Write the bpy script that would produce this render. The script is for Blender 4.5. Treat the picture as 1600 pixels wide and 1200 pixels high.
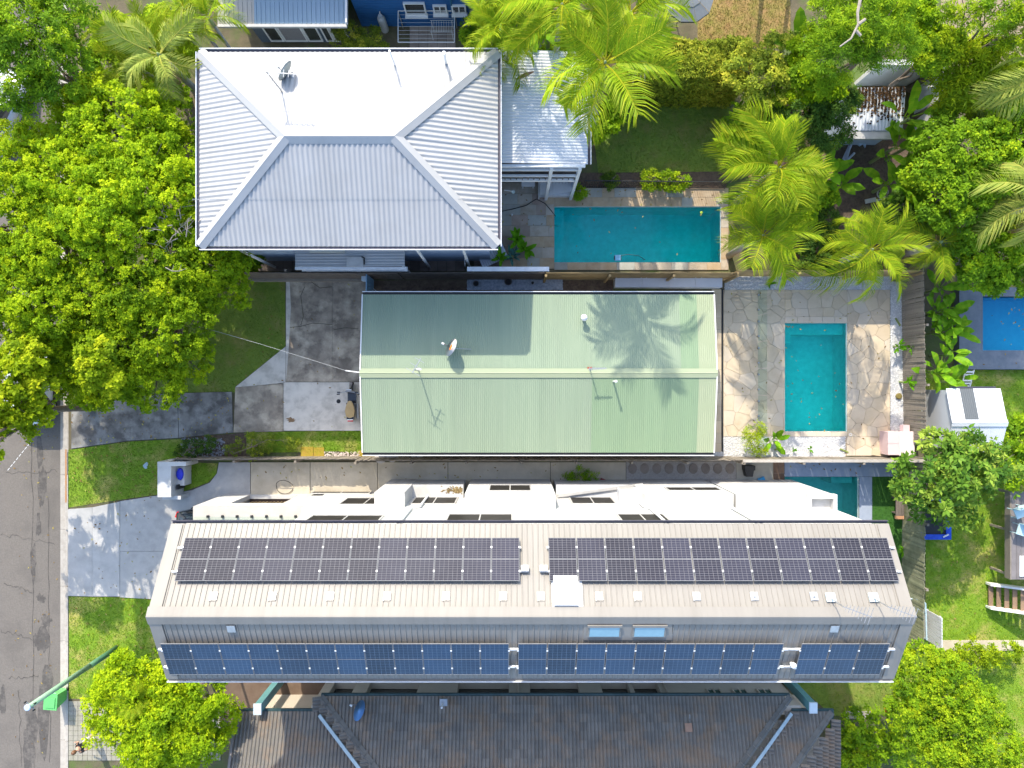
import bpy, math, random
import numpy as np
from mathutils import Vector, Matrix, Euler

for _o in list(bpy.data.objects):
    bpy.data.objects.remove(_o)
random.seed(7)
RNG = np.random.default_rng(7)
R = math.radians
SC = bpy.context.scene
COL = SC.collection

# ---------------------------------------------------------------- camera, sky, sun
# A drone hovering 33.6 m above the ground, looking straight down, north up.
H = 33.6
F = 1109.0                      # focal length in pixels of a 1600 px wide frame
cam_d = bpy.data.cameras.new('drone_camera')
cam_d.sensor_width = 36.0
cam_d.lens = 36.0 * F / 1600.0
cam_d.clip_end = 2000.0
cam = bpy.data.objects.new('drone_camera', cam_d)
cam.location = (0, 0, H)
COL.objects.link(cam)
SC.camera = cam

SUN_EL = R(37.0)
SUN_AZ = math.atan2(-0.288, 0.958)            # angle from +Y (north) towards +X; the sun stands NNW
w = bpy.data.worlds.new('World')
SC.world = w
w.use_nodes = True
nt = w.node_tree
for n in list(nt.nodes):
    nt.nodes.remove(n)
sky = nt.nodes.new('ShaderNodeTexSky')
sky.sky_type = 'NISHITA'
sky.sun_disc = False
sky.sun_elevation = SUN_EL
sky.sun_rotation = SUN_AZ
sky.air_density = 1.0
sky.dust_density = 1.5
sky.ozone_density = 1.0
bg = nt.nodes.new('ShaderNodeBackground')
bg.inputs['Strength'].default_value = 0.15
wo = nt.nodes.new('ShaderNodeOutputWorld')
nt.links.new(sky.outputs[0], bg.inputs[0])
nt.links.new(bg.outputs[0], wo.inputs[0])

sun_d = bpy.data.lights.new('sun', 'SUN')
sun_d.energy = 2.05
sun_d.angle = R(0.55)
sun_d.color = (1.0, 0.92, 0.77)
sun = bpy.data.objects.new('sun', sun_d)
sd = Vector((math.sin(SUN_AZ) * math.cos(SUN_EL), math.cos(SUN_AZ) * math.cos(SUN_EL), math.sin(SUN_EL)))
sun.rotation_euler = (-sd).to_track_quat('-Z', 'Y').to_euler()
sun.location = sd * 60
COL.objects.link(sun)

SC.view_settings.view_transform = 'Standard'
SC.view_settings.look = 'None'
SC.view_settings.gamma = 1.0
SC.view_settings.use_curve_mapping = False
SC.view_settings.exposure = 1.68
SC.render.engine = 'CYCLES'
SC.cycles.max_bounces = 8
SC.cycles.diffuse_bounces = 4
SC.cycles.transparent_max_bounces = 12
SC.cycles.caustics_reflective = False
SC.cycles.caustics_refractive = False


def at(u, v, z=0.0):
    """The point at height z that lies under the photograph's pixel (u, v): a survey of the site from the air."""
    s = (H - z) / F
    return Vector(((u - 800.0) * s, (600.0 - v) * s, z))


def ax(u, z=0.0):
    return (u - 800.0) * (H - z) / F


def ay(v, z=0.0):
    return (600.0 - v) * (H - z) / F


# ---------------------------------------------------------------- materials
MATS = {}


def _nodes(name):
    m = bpy.data.materials.new(name)
    m.use_nodes = True
    t = m.node_tree
    return m, t, t.nodes['Principled BSDF'], t.nodes['Material Output']


def rgb(c):
    return (c[0], c[1], c[2], 1.0)


def mat(name, c1, c2=None, rough=0.7, scale=3.0, bump=0.0, bscale=40.0, metal=0.0, c3=None, scale3=0.4, amt3=0.5,
        rnd=0.0, spec=0.4, detail=6.0, stretch=None, coat=0.0, thr=None):
    """Procedural surface: two colours mixed by noise, a third in broad patches, brightness that varies from object to object."""
    if name in MATS:
        return MATS[name]
    m, t, b, o = _nodes(name)
    L = t.links
    geo = t.nodes.new('ShaderNodeNewGeometry')
    vec = geo.outputs['Position']
    if stretch:
        mp = t.nodes.new('ShaderNodeMapping')
        mp.inputs['Scale'].default_value = stretch
        L.new(vec, mp.inputs[0])
        vec = mp.outputs[0]
    col = None
    if c2 is None:
        c2 = tuple(x * 0.82 for x in c1)
    nz = t.nodes.new('ShaderNodeTexNoise')
    nz.inputs['Scale'].default_value = scale
    nz.inputs['Detail'].default_value = detail
    nz.inputs['Roughness'].default_value = 0.62
    L.new(vec, nz.inputs['Vector'])
    mr = t.nodes.new('ShaderNodeMapRange')
    lo, hi = thr if thr else (0.34, 0.66)
    mr.inputs[1].default_value = lo
    mr.inputs[2].default_value = hi
    L.new(nz.outputs[0], mr.inputs[0])
    mx = t.nodes.new('ShaderNodeMix')
    mx.data_type = 'RGBA'
    mx.inputs[6].default_value = rgb(c1)
    mx.inputs[7].default_value = rgb(c2)
    L.new(mr.outputs[0], mx.inputs[0])
    col = mx.outputs[2]
    if c3 is not None:
        n3 = t.nodes.new('ShaderNodeTexNoise')
        n3.inputs['Scale'].default_value = scale3
        n3.inputs['Detail'].default_value = 7.0
        n3.inputs['Roughness'].default_value = 0.65
        L.new(vec, n3.inputs['Vector'])
        m3 = t.nodes.new('ShaderNodeMapRange')
        m3.inputs[1].default_value = 0.48
        m3.inputs[2].default_value = 0.64
        m3.inputs[4].default_value = amt3
        L.new(n3.outputs[0], m3.inputs[0])
        x3 = t.nodes.new('ShaderNodeMix')
        x3.data_type = 'RGBA'
        x3.inputs[7].default_value = rgb(c3)
        L.new(m3.outputs[0], x3.inputs[0])
        L.new(col, x3.inputs[6])
        col = x3.outputs[2]
    if rnd:
        oi = t.nodes.new('ShaderNodeObjectInfo')
        mr2 = t.nodes.new('ShaderNodeMapRange')
        mr2.inputs[3].default_value = 1.0 - rnd
        mr2.inputs[4].default_value = 1.0 + rnd
        L.new(oi.outputs['Random'], mr2.inputs[0])
        hs = t.nodes.new('ShaderNodeHueSaturation')
        L.new(mr2.outputs[0], hs.inputs['Value'])
        L.new(col, hs.inputs['Color'])
        col = hs.outputs[0]
    L.new(col, b.inputs['Base Color'])
    b.inputs['Roughness'].default_value = rough
    b.inputs['Metallic'].default_value = metal
    b.inputs['Specular IOR Level'].default_value = spec
    if coat:
        b.inputs['Coat Weight'].default_value = coat
        b.inputs['Coat Roughness'].default_value = 0.05
    if bump:
        nb = t.nodes.new('ShaderNodeTexNoise')
        nb.inputs['Scale'].default_value = bscale
        nb.inputs['Detail'].default_value = 5.0
        L.new(vec, nb.inputs['Vector'])
        bp = t.nodes.new('ShaderNodeBump')
        bp.inputs['Strength'].default_value = bump
        bp.inputs['Distance'].default_value = 0.02
        L.new(nb.outputs[0], bp.inputs['Height'])
        L.new(bp.outputs[0], b.inputs['Normal'])
    MATS[name] = m
    return m


def leaf_mat(name, dark, mid, bright, trans=0.35, rough=0.5, rnd=0.12):
    """Leaves: three colours picked by each leaf's own 'tint' value, light shining through the blade."""
    if name in MATS:
        return MATS[name]
    m, t, b, o = _nodes(name)
    L = t.links
    a = t.nodes.new('ShaderNodeAttribute')
    a.attribute_name = 'tint'
    cr = t.nodes.new('ShaderNodeValToRGB')
    e = cr.color_ramp.elements
    e[0].position = 0.0
    e[0].color = rgb(dark)
    e[1].position = 1.0
    e[1].color = rgb(bright)
    k = cr.color_ramp.elements.new(0.5)
    k.color = rgb(mid)
    L.new(a.outputs['Fac'], cr.inputs[0])
    oi = t.nodes.new('ShaderNodeObjectInfo')
    mr = t.nodes.new('ShaderNodeMapRange')
    mr.inputs[3].default_value = 1.0 - rnd
    mr.inputs[4].default_value = 1.0 + rnd
    L.new(oi.outputs['Random'], mr.inputs[0])
    hs = t.nodes.new('ShaderNodeHueSaturation')
    L.new(mr.outputs[0], hs.inputs['Value'])
    L.new(cr.outputs[0], hs.inputs['Color'])
    L.new(hs.outputs[0], b.inputs['Base Color'])
    b.inputs['Roughness'].default_value = rough
    b.inputs['Specular IOR Level'].default_value = 0.05
    tr = t.nodes.new('ShaderNodeBsdfTranslucent')
    L.new(hs.outputs[0], tr.inputs[0])
    mx = t.nodes.new('ShaderNodeMixShader')
    mx.inputs[0].default_value = trans
    L.new(b.outputs[0], mx.inputs[1])
    L.new(tr.outputs[0], mx.inputs[2])
    L.new(mx.outputs[0], o.inputs[0])
    MATS[name] = m
    return m


def clear_mat(name, tint, gloss_rough=0.02, ior=1.33, bump=0.0, bscale=6.0, solid=False):
    """Still water or window glass: light passes with a tint, the surface mirrors the sky by Fresnel."""
    if name in MATS:
        return MATS[name]
    m, t, b, o = _nodes(name)
    t.nodes.remove(b)
    L = t.links
    tp = t.nodes.new('ShaderNodeBsdfTransparent')
    tp.inputs[0].default_value = rgb(tint)
    gl = t.nodes.new('ShaderNodeBsdfGlossy')
    gl.inputs['Roughness'].default_value = gloss_rough
    mx = t.nodes.new('ShaderNodeMixShader')
    fr = None
    if solid:
        mx.inputs[0].default_value = 0.05
    else:
        fr = t.nodes.new('ShaderNodeFresnel')
        fr.inputs[0].default_value = ior
        L.new(fr.outputs[0], mx.inputs[0])
    L.new(tp.outputs[0], mx.inputs[1])
    L.new(gl.outputs[0], mx.inputs[2])
    L.new(mx.outputs[0], o.inputs[0])
    if bump:
        nb = t.nodes.new('ShaderNodeTexNoise')
        nb.inputs['Scale'].default_value = bscale
        nb.inputs['Detail'].default_value = 3.0
        geo = t.nodes.new('ShaderNodeNewGeometry')
        L.new(geo.outputs['Position'], nb.inputs['Vector'])
        bp = t.nodes.new('ShaderNodeBump')
        bp.inputs['Strength'].default_value = bump
        bp.inputs['Distance'].default_value = 0.05
        L.new(nb.outputs[0], bp.inputs['Height'])
        L.new(bp.outputs[0], gl.inputs['Normal'])
        if fr:
            L.new(bp.outputs[0], fr.inputs['Normal'])
    MATS[name] = m
    return m


# ---------------------------------------------------------------- mesh helpers
class MB:
    """Collects shapes and links them as ONE mesh object."""

    def __init__(self):
        self.v, self.f, self.mi = [], [], []

    def add(self, vs, fs, mi=0):
        k = len(self.v)
        self.v.extend([tuple(p) for p in vs])
        for q in fs:
            self.f.append(tuple(i + k for i in q))
            self.mi.append(mi)
        return self

    def box(self, x0, y0, z0, x1, y1, z1, mi=0, bottom=True):
        vs = [(x0, y0, z0), (x1, y0, z0), (x1, y1, z0), (x0, y1, z0), (x0, y0, z1), (x1, y0, z1), (x1, y1, z1), (x0, y1, z1)]
        fs = [(4, 5, 6, 7), (0, 1, 5, 4), (1, 2, 6, 5), (2, 3, 7, 6), (3, 0, 4, 7)]
        if bottom:
            fs.append((3, 2, 1, 0))
        return self.add(vs, fs, mi)

    def obox(self, c, size, rz=0.0, rx=0.0, ry=0.0, mi=0):
        m = Matrix.Translation(Vector(c)) @ Euler((rx, ry, rz)).to_matrix().to_4x4()
        a, b, d = size[0] / 2, size[1] / 2, size[2] / 2
        vs = [m @ Vector(p) for p in [(-a, -b, -d), (a, -b, -d), (a, b, -d), (-a, b, -d), (-a, -b, d), (a, -b, d), (a, b, d), (-a, b, d)]]
        return self.add(vs, [(4, 5, 6, 7), (0, 1, 5, 4), (1, 2, 6, 5), (2, 3, 7, 6), (3, 0, 4, 7), (3, 2, 1, 0)], mi)

    def bar(self, p, q, wd, ht=None, mi=0):
        """A square bar from p to q."""
        p, q = Vector(p), Vector(q)
        ht = ht or wd
        d = (q - p).normalized()
        up = Vector((0, 0, 1)) if abs(d.z) < 0.95 else Vector((0, 1, 0))
        s = d.cross(up).normalized() * wd / 2
        u = s.cross(d).normalized() * ht / 2
        vs = [p - s - u, p + s - u, p + s + u, p - s + u, q - s - u, q + s - u, q + s + u, q - s + u]
        return self.add(vs, [(0, 1, 5, 4), (1, 2, 6, 5), (2, 3, 7, 6), (3, 0, 4, 7), (3, 2, 1, 0), (4, 5, 6, 7)], mi)

    def tube(self, pts, rad, n=6, mi=0, cap=True):
        pts = [Vector(p) for p in pts]
        rs = rad if isinstance(rad, (list, tuple)) else [rad] * len(pts)
        vs, fs = [], []
        for i, p in enumerate(pts):
            d = (pts[min(i + 1, len(pts) - 1)] - pts[max(i - 1, 0)]).normalized()
            up = Vector((0, 0, 1)) if abs(d.z) < 0.9 else Vector((0, 1, 0))
            s = d.cross(up).normalized()
            u = s.cross(d)
            for k in range(n):
                a = 2 * math.pi * k / n
                vs.append(p + (s * math.cos(a) + u * math.sin(a)) * rs[i])
        for i in range(len(pts) - 1):
            for k in range(n):
                fs.append((i * n + k, i * n + (k + 1) % n, (i + 1) * n + (k + 1) % n, (i + 1) * n + k))
        if cap:
            fs.append(tuple(range(n - 1, -1, -1)))
            fs.append(tuple((len(pts) - 1) * n + k for k in range(n)))
        return self.add(vs, fs, mi)

    def prism(self, poly, z0, z1, mi=0, bottom=False):
        n = len(poly)
        a = sum(poly[i][0] * poly[(i + 1) % n][1] - poly[(i + 1) % n][0] * poly[i][1] for i in range(n))
        if a < 0:
            poly = poly[::-1]
        zz = z1 if isinstance(z1, (list, tuple)) else [z1] * n
        vs = [(p[0], p[1], z0) for p in poly] + [(p[0], p[1], zz[i]) for i, p in enumerate(poly)]
        fs = [tuple(range(n, 2 * n))] + [(i, (i + 1) % n, n + (i + 1) % n, n + i) for i in range(n)]
        if bottom:
            fs.append(tuple(range(n - 1, -1, -1)))
        return self.add(vs, fs, mi)

    def lathe(self, c, prof, n=16, mi=0, tilt=None):
        """prof: [(radius, z)...] turned about a vertical axis at c."""
        vs, fs = [], []
        M = tilt.to_matrix() if tilt is not None else Matrix.Identity(3)
        c = Vector(c)
        for r, z in prof:
            for k in range(n):
                a = 2 * math.pi * k / n
                vs.append(c + M @ Vector((r * math.cos(a), r * math.sin(a), z)))
        for i in range(len(prof) - 1):
            for k in range(n):
                fs.append((i * n + k, i * n + (k + 1) % n, (i + 1) * n + (k + 1) % n, (i + 1) * n + k))
        fs.append(tuple((len(prof) - 1) * n + k for k in range(n)))
        fs.append(tuple(range(n - 1, -1, -1)))
        return self.add(vs, fs, mi)

    def quad(self, a, b, c, d, mi=0):
        return self.add([a, b, c, d], [(0, 1, 2, 3)], mi)

    def mesh(self, name, mats, smooth=False):
        me = bpy.data.meshes.new(name)
        me.from_pydata(self.v, [], self.f)
        for m in (mats if isinstance(mats, (list, tuple)) else [mats]):
            me.materials.append(m)
        if any(self.mi):
            me.polygons.foreach_set('material_index', self.mi)
        if smooth:
            me.polygons.foreach_set('use_smooth', [True] * len(me.polygons))
        me.update()
        return me

    def build(self, name, mats, parent=None, smooth=False, **props):
        o = bpy.data.objects.new(name, self.mesh(name, mats, smooth))
        return put(o, parent, **props)


def put(o, parent=None, **props):
    COL.objects.link(o)
    if parent is not None:
        o.parent = parent
        o.matrix_parent_inverse = parent_inv(parent)
    for k, v in props.items():
        o[k] = v
    return o


def parent_inv(p):
    m = Matrix.LocRotScale(p.location, p.rotation_euler, p.scale)
    if p.parent is not None:
        q = p.parent
        m = Matrix.LocRotScale(q.location, q.rotation_euler, q.scale) @ p.matrix_parent_inverse @ m
    return m.inverted()


def thing(name, label, cat, loc=(0, 0, 0), rz=0.0, group=None):
    """An Empty at the thing's base that parents its parts."""
    o = bpy.data.objects.new(name, None)
    o.empty_display_size = 0.2
    o.location = loc
    o.rotation_euler = (0, 0, rz)
    COL.objects.link(o)
    o['label'] = label
    o['category'] = cat
    if group:
        o['group'] = group
    return o


def tag(o, label, cat, group=None):
    o['label'] = label
    o['category'] = cat
    if group:
        o['group'] = group
    return o


def struct(o):
    o['kind'] = 'structure'
    return o


def local(me_or_mb, name, mats, parent, loc=(0, 0, 0), rot=(0, 0, 0), scale=(1, 1, 1), smooth=False):
    """A part placed in its thing's own coordinates; the mesh may be shared."""
    me = me_or_mb.mesh(name, mats, smooth) if isinstance(me_or_mb, MB) else me_or_mb
    o = bpy.data.objects.new(name, me)
    o.location, o.rotation_euler, o.scale = loc, rot, scale
    COL.objects.link(o)
    o.parent = parent
    return o


def copy_tree(o, parent=None):
    c = o.copy()
    COL.objects.link(c)
    if parent is not None:
        c.parent = parent
    for ch in list(o.children):
        copy_tree(ch, c)
    return c


def rects_minus(outer, holes):
    """The rectangle OUTER less the rectangles HOLES, as rectangles (x0, y0, x1, y1)."""
    xs = sorted({outer[0], outer[2]} | {h[i] for h in holes for i in (0, 2) if outer[0] < h[i] < outer[2]})
    ys = sorted({outer[1], outer[3]} | {h[i] for h in holes for i in (1, 3) if outer[1] < h[i] < outer[3]})
    out = []
    for i in range(len(xs) - 1):
        for j in range(len(ys) - 1):
            cx, cy = (xs[i] + xs[i + 1]) / 2, (ys[j] + ys[j + 1]) / 2
            if not any(h[0] < cx < h[2] and h[1] < cy < h[3] for h in holes):
                out.append((xs[i], ys[j], xs[i + 1], ys[j + 1]))
    return out


def clip(poly, a, b, c):
    """Keep the part of POLY where a*x + b*y <= c."""
    out = []
    n = len(poly)
    for i in range(n):
        p, q = poly[i], poly[(i + 1) % n]
        dp, dq = a * p[0] + b * p[1] - c, a * q[0] + b * q[1] - c
        if dp <= 0:
            out.append(p)
        if dp * dq < 0:
            t = dp / (dp - dq)
            out.append((p[0] + (q[0] - p[0]) * t, p[1] + (q[1] - p[1]) * t))
    return out


def clip_rect(poly, r):
    for a, b, c in ((-1, 0, -r[0]), (1, 0, r[2]), (0, -1, -r[1]), (0, 1, r[3])):
        if len(poly) < 3:
            return []
        poly = clip(poly, a, b, c)
    return poly


def area(p):
    return abs(sum(p[i][0] * p[(i + 1) % len(p)][1] - p[(i + 1) % len(p)][0] * p[i][1] for i in range(len(p)))) / 2


def inset(poly, d):
    """Shrink a convex polygon by d."""
    n = len(poly)
    s = sum(poly[i][0] * poly[(i + 1) % n][1] - poly[(i + 1) % n][0] * poly[i][1] for i in range(n))
    if s < 0:
        poly = poly[::-1]
    out = list(poly)
    for i in range(n):
        p, q = poly[i], poly[(i + 1) % n]
        ex, ey = q[0] - p[0], q[1] - p[1]
        l = math.hypot(ex, ey)
        if l < 1e-6:
            continue
        nx, ny = ey / l, -ex / l
        if len(out) >= 3:
            out = clip(out, nx, ny, nx * p[0] + ny * p[1] - d)
    return out


def voronoi(r, spacing, jitter=0.42):
    """Irregular stones that fill the rectangle r."""
    x0, y0, x1, y1 = r
    pts = []
    ny = int((y1 - y0) / spacing) + 3
    nx = int((x1 - x0) / spacing) + 3
    for j in range(-1, ny):
        for i in range(-1, nx):
            pts.append((x0 + (i + 0.5 * (j % 2) + random.uniform(-jitter, jitter)) * spacing,
                        y0 + (j + random.uniform(-jitter, jitter)) * spacing))
    cells = []
    for i, p in enumerate(pts):
        c = [(p[0] - spacing * 1.6, p[1] - spacing * 1.6), (p[0] + spacing * 1.6, p[1] - spacing * 1.6),
             (p[0] + spacing * 1.6, p[1] + spacing * 1.6), (p[0] - spacing * 1.6, p[1] + spacing * 1.6)]
        for j, q in enumerate(pts):
            if i == j or abs(p[0] - q[0]) > spacing * 3.2 or abs(p[1] - q[1]) > spacing * 3.2:
                continue
            a, b = q[0] - p[0], q[1] - p[1]
            c = clip(c, a, b, (q[0] ** 2 + q[1] ** 2 - p[0] ** 2 - p[1] ** 2) / 2)
            if len(c) < 3:
                break
        if len(c) >= 3:
            c = clip_rect(c, r)
            if len(c) >= 3 and area(c) > 0.006:
                cells.append(c)
    return cells


def roof_slope(name, parent, mats, p0, length, along, up, z0, tan, lo, hi, pitch=0.18, amp=0.02, prof='corr', sheet=0.76, smooth=True, zoff=0.0):
    """Ribbed metal sheets on one roof slope. p0: eave corner (x, y); ALONG, UP: unit plan vectors along the eave and
    towards the ridge; lo(s), hi(s): plan distance from the eave line where the sheet starts and ends."""
    outs = []
    ax_, ay_ = along
    ux, uy = up
    n_sheets = max(1, round(length / sheet))
    per = max(1, round(length / n_sheets / pitch))
    pt = length / n_sheets / per
    if prof == 'corr':
        fr = [(k / 6.0, math.sin(2 * math.pi * k / 6.0)) for k in range(6)]
    elif prof == 'trim':
        fr = [(0.0, 0.0), (0.36, 0.0), (0.42, 2.0), (0.54, 2.0), (0.60, 0.0), (0.8, 0.12)]
    for k in range(n_sheets):
        mb = MB()
        s0 = k * length / n_sheets
        ss = []
        for i in range(per):
            ss += [(s0 + (i + f) * pt, h * amp) for f, h in fr]
        ss.append((s0 + per * pt + 0.008, fr[0][1] * amp))
        vs, fs = [], []
        for s, h in ss:
            sc_ = min(max(s, 1e-4), length - 1e-4)
            a, b = lo(sc_), hi(sc_)
            if b - a < 0.02:
                b = a + 0.02
            for d in (a, b):
                vs.append((p0[0] + ax_ * s + ux * d, p0[1] + ay_ * s + uy * d, z0 + tan * d + h + zoff + 0.0015 * (k % 2)))
        for i in range(len(ss) - 1):
            fs.append((2 * i, 2 * i + 2, 2 * i + 3, 2 * i + 1))
        if ax_ * uy - ay_ * ux < 0:
            fs = [q[::-1] for q in fs]
        mb.add(vs, fs)
        m = mats(k, n_sheets) if callable(mats) else mats
        outs.append(mb.build(name, m, parent, smooth=(smooth and prof == 'corr')))
    return outs


def cap_strip(mb, p, q, w, fall, mi=0):
    """A folded ridge or hip capping from p to q, w wide to each side."""
    p, q = Vector(p), Vector(q)
    d = (q - p)
    s = Vector((-d.y, d.x, 0)).normalized() * w
    dn = Vector((0, 0, -fall))
    r = Vector((0, 0, 0.022))
    c = s * 0.16
    mb.add([p - s + dn, p - c, p + r, p + c, p + s + dn, q - s + dn, q - c, q + r, q + c, q + s + dn],
           [(0, 5, 6, 1), (1, 6, 7, 2), (2, 7, 8, 3), (3, 8, 9, 4)][::-1], mi)
# ================================================================ materials of the ground
M_earth = mat('earth', (0.09, 0.078, 0.045), (0.14, 0.115, 0.07), rough=0.95, scale=2.0, bump=0.6, bscale=14, c3=(0.08, 0.13, 0.025), scale3=0.35, amt3=0.9)
M_mulch = mat('mulch', (0.075, 0.052, 0.038), (0.13, 0.092, 0.068), rough=0.95, scale=9.0, bump=0.8, bscale=30, c3=(0.18, 0.14, 0.09), scale3=3.0, amt3=0.5)
M_lawn = mat('lawn', (0.14, 0.215, 0.03), (0.20, 0.275, 0.04), rough=0.9, scale=3.0, bump=0.5, bscale=60, c3=(0.26, 0.23, 0.07), scale3=0.8, amt3=0.7)
M_lawn_lush = mat('lawn_lush', (0.13, 0.24, 0.012), (0.19, 0.30, 0.018), rough=0.9, scale=3.0, bump=0.5, bscale=60, c3=(0.40, 0.34, 0.10), scale3=0.8, amt3=0.8)
M_lawn_dry = mat('lawn_dry', (0.21, 0.19, 0.04), (0.30, 0.20, 0.075), rough=0.95, scale=2.5, bump=0.5, bscale=60, c3=(0.35, 0.19, 0.09), scale3=1.2, amt3=0.6)
M_turf = mat('synthetic_turf', (0.03, 0.10, 0.012), (0.045, 0.14, 0.016), rough=0.9, scale=6.0, bump=0.3, bscale=90)
M_asphalt = mat('asphalt', (0.135, 0.119, 0.102), (0.165, 0.147, 0.128), rough=0.9, scale=14.0, bump=0.35, bscale=60, c3=(0.105, 0.094, 0.083), scale3=0.7, amt3=0.5)
M_asphalt_patch = mat('asphalt_patch', (0.068, 0.061, 0.055), (0.092, 0.083, 0.074), rough=0.85, scale=12.0, bump=0.3, bscale=60, c3=(0.135, 0.12, 0.105), scale3=3.5, amt3=0.9)
M_kerb = mat('kerb_concrete', (0.33, 0.30, 0.26), (0.42, 0.385, 0.335), rough=0.85, scale=5.0, bump=0.25, bscale=50, rnd=0.08)
M_conc_light = mat('pale_concrete', (0.44, 0.425, 0.40), (0.37, 0.36, 0.34), rough=0.8, scale=2.0, bump=0.15, bscale=50, c3=(0.27, 0.26, 0.245), scale3=0.5, amt3=0.35, rnd=0.04)
M_conc_path = mat('path_concrete', (0.56, 0.49, 0.37), (0.47, 0.41, 0.31), rough=0.8, scale=2.0, bump=0.15, bscale=50, c3=(0.38, 0.32, 0.22), scale3=0.6, amt3=0.5, rnd=0.04)
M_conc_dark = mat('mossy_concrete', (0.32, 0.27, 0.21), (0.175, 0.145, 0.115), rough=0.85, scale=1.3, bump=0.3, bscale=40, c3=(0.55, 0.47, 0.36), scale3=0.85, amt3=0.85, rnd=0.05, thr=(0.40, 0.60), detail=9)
M_conc_blotch = mat('blotchy_concrete', (0.20, 0.195, 0.185), (0.095, 0.09, 0.085), rough=0.85, scale=1.5, bump=0.3, bscale=40, c3=(0.34, 0.33, 0.31), scale3=1.1, amt3=0.7, rnd=0.05, thr=(0.40, 0.60), detail=9)  # darker, greyer blotched concrete for the street-end slabs
M_conc_mid = mat('worn_concrete', (0.66, 0.61, 0.53), (0.52, 0.48, 0.42), rough=0.85, scale=1.6, bump=0.25, bscale=40, c3=(0.36, 0.33, 0.27), scale3=1.6, amt3=0.5, rnd=0.03)
M_stone = mat('crazy_stone', (0.53, 0.43, 0.305), (0.59, 0.49, 0.36), rough=0.75, scale=1.6, bump=0.2, bscale=25, c3=(0.42, 0.32, 0.21), scale3=0.9, amt3=0.6, rnd=0.06)
M_stone_grey = mat('crazy_stone_grey', (0.53, 0.445, 0.335), (0.58, 0.495, 0.385), rough=0.75, scale=1.6, bump=0.2, bscale=25, rnd=0.05)
M_stone_buff = mat('crazy_stone_buff', (0.55, 0.44, 0.295), (0.60, 0.49, 0.345), rough=0.75, scale=1.6, bump=0.2, bscale=25, rnd=0.10)
M_grout = mat('grout', (0.38, 0.305, 0.21), (0.45, 0.37, 0.265), rough=0.9, scale=6)
M_coping = mat('pale_coping', (0.56, 0.47, 0.35), (0.60, 0.51, 0.40), rough=0.7, scale=3, rnd=0.05)
SAND = [mat('sandstone_a', (0.375, 0.325, 0.256), (0.450, 0.388, 0.312), rough=0.8, scale=2.5, bump=0.2, bscale=30, c3=(0.25, 0.17, 0.09), scale3=1.0, amt3=0.5, rnd=0.1),
        mat('sandstone_b', (0.450, 0.350, 0.237), (0.375, 0.269, 0.163), rough=0.8, scale=2.5, bump=0.2, bscale=30, rnd=0.1),
        mat('sandstone_c', (0.319, 0.312, 0.269), (0.375, 0.369, 0.325), rough=0.8, scale=2.5, bump=0.2, bscale=30, rnd=0.1),
        mat('sandstone_d', (0.294, 0.219, 0.169), (0.375, 0.294, 0.237), rough=0.8, scale=2.5, bump=0.2, bscale=30, rnd=0.1)]
M_pebble = mat('pale_pebble', (0.58, 0.57, 0.56), (0.74, 0.73, 0.71), rough=0.8, scale=9.0, rnd=0.0, c3=(0.36, 0.37, 0.40), scale3=6.0, amt3=0.6)
M_pebble_blue = mat('grey_pebble', (0.24, 0.29, 0.36), (0.44, 0.49, 0.56), rough=0.8, scale=9.0)
M_wood_grey = mat('weathered_wood', (0.20, 0.17, 0.135), (0.30, 0.265, 0.215), rough=0.9, scale=2.0, bump=0.3, bscale=30, stretch=(1, 1, 5), c3=(0.12, 0.10, 0.075), scale3=2.0, amt3=0.5, rnd=0.16)
M_wood_dark = mat('dark_wood', (0.11, 0.088, 0.072), (0.17, 0.14, 0.115), rough=0.9, scale=3.0, bump=0.3, bscale=30, rnd=0.15)
M_wood_tan = mat('tan_wood', (0.30, 0.215, 0.10), (0.38, 0.28, 0.14), rough=0.85, scale=2.5, bump=0.3, bscale=30, rnd=0.12)
M_white = mat('white_paint', (0.72, 0.72, 0.71), (0.67, 0.67, 0.65), rough=0.5, scale=0.8)
M_white_metal = mat('white_metal', (0.74, 0.75, 0.76), (0.68, 0.69, 0.70), rough=0.4, scale=1.0, spec=0.5)
M_black = mat('black_plastic', (0.012, 0.012, 0.013), (0.02, 0.02, 0.02), rough=0.5)
M_dark = mat('dark_void', (0.02, 0.02, 0.022), (0.03, 0.03, 0.032), rough=0.8)
M_steel = mat('galvanised_steel', (0.42, 0.43, 0.44), (0.34, 0.35, 0.36), rough=0.4, metal=0.6, scale=4)
M_water_teal = clear_mat('pool_water_teal', (0.13, 0.95, 0.86), bump=0.10, bscale=3.5)
M_water_deep = clear_mat('pool_water_deep', (0.08, 0.83, 0.82), bump=0.10, bscale=3.0)
M_water_green = clear_mat('pool_water_green', (0.25, 0.76, 0.70), bump=0.25, bscale=7.0)
M_water_blue = clear_mat('pool_water_blue', (0.25, 0.86, 0.96), bump=0.12, bscale=4.0)
M_basin = mat('pool_plaster', (0.66, 0.78, 0.76), (0.88, 0.93, 0.92), rough=0.7, scale=3.5, bump=0.2, bscale=8, detail=8)  # mottled tone stands in for rippled sunlight on the pool floor
M_basin_blue = mat('pool_liner', (0.36, 0.62, 0.80), (0.42, 0.70, 0.86), rough=0.7, scale=3.0, bump=0.2, bscale=8)
M_glass = clear_mat('clear_glass', (0.90, 0.96, 0.94), solid=True)

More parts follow.
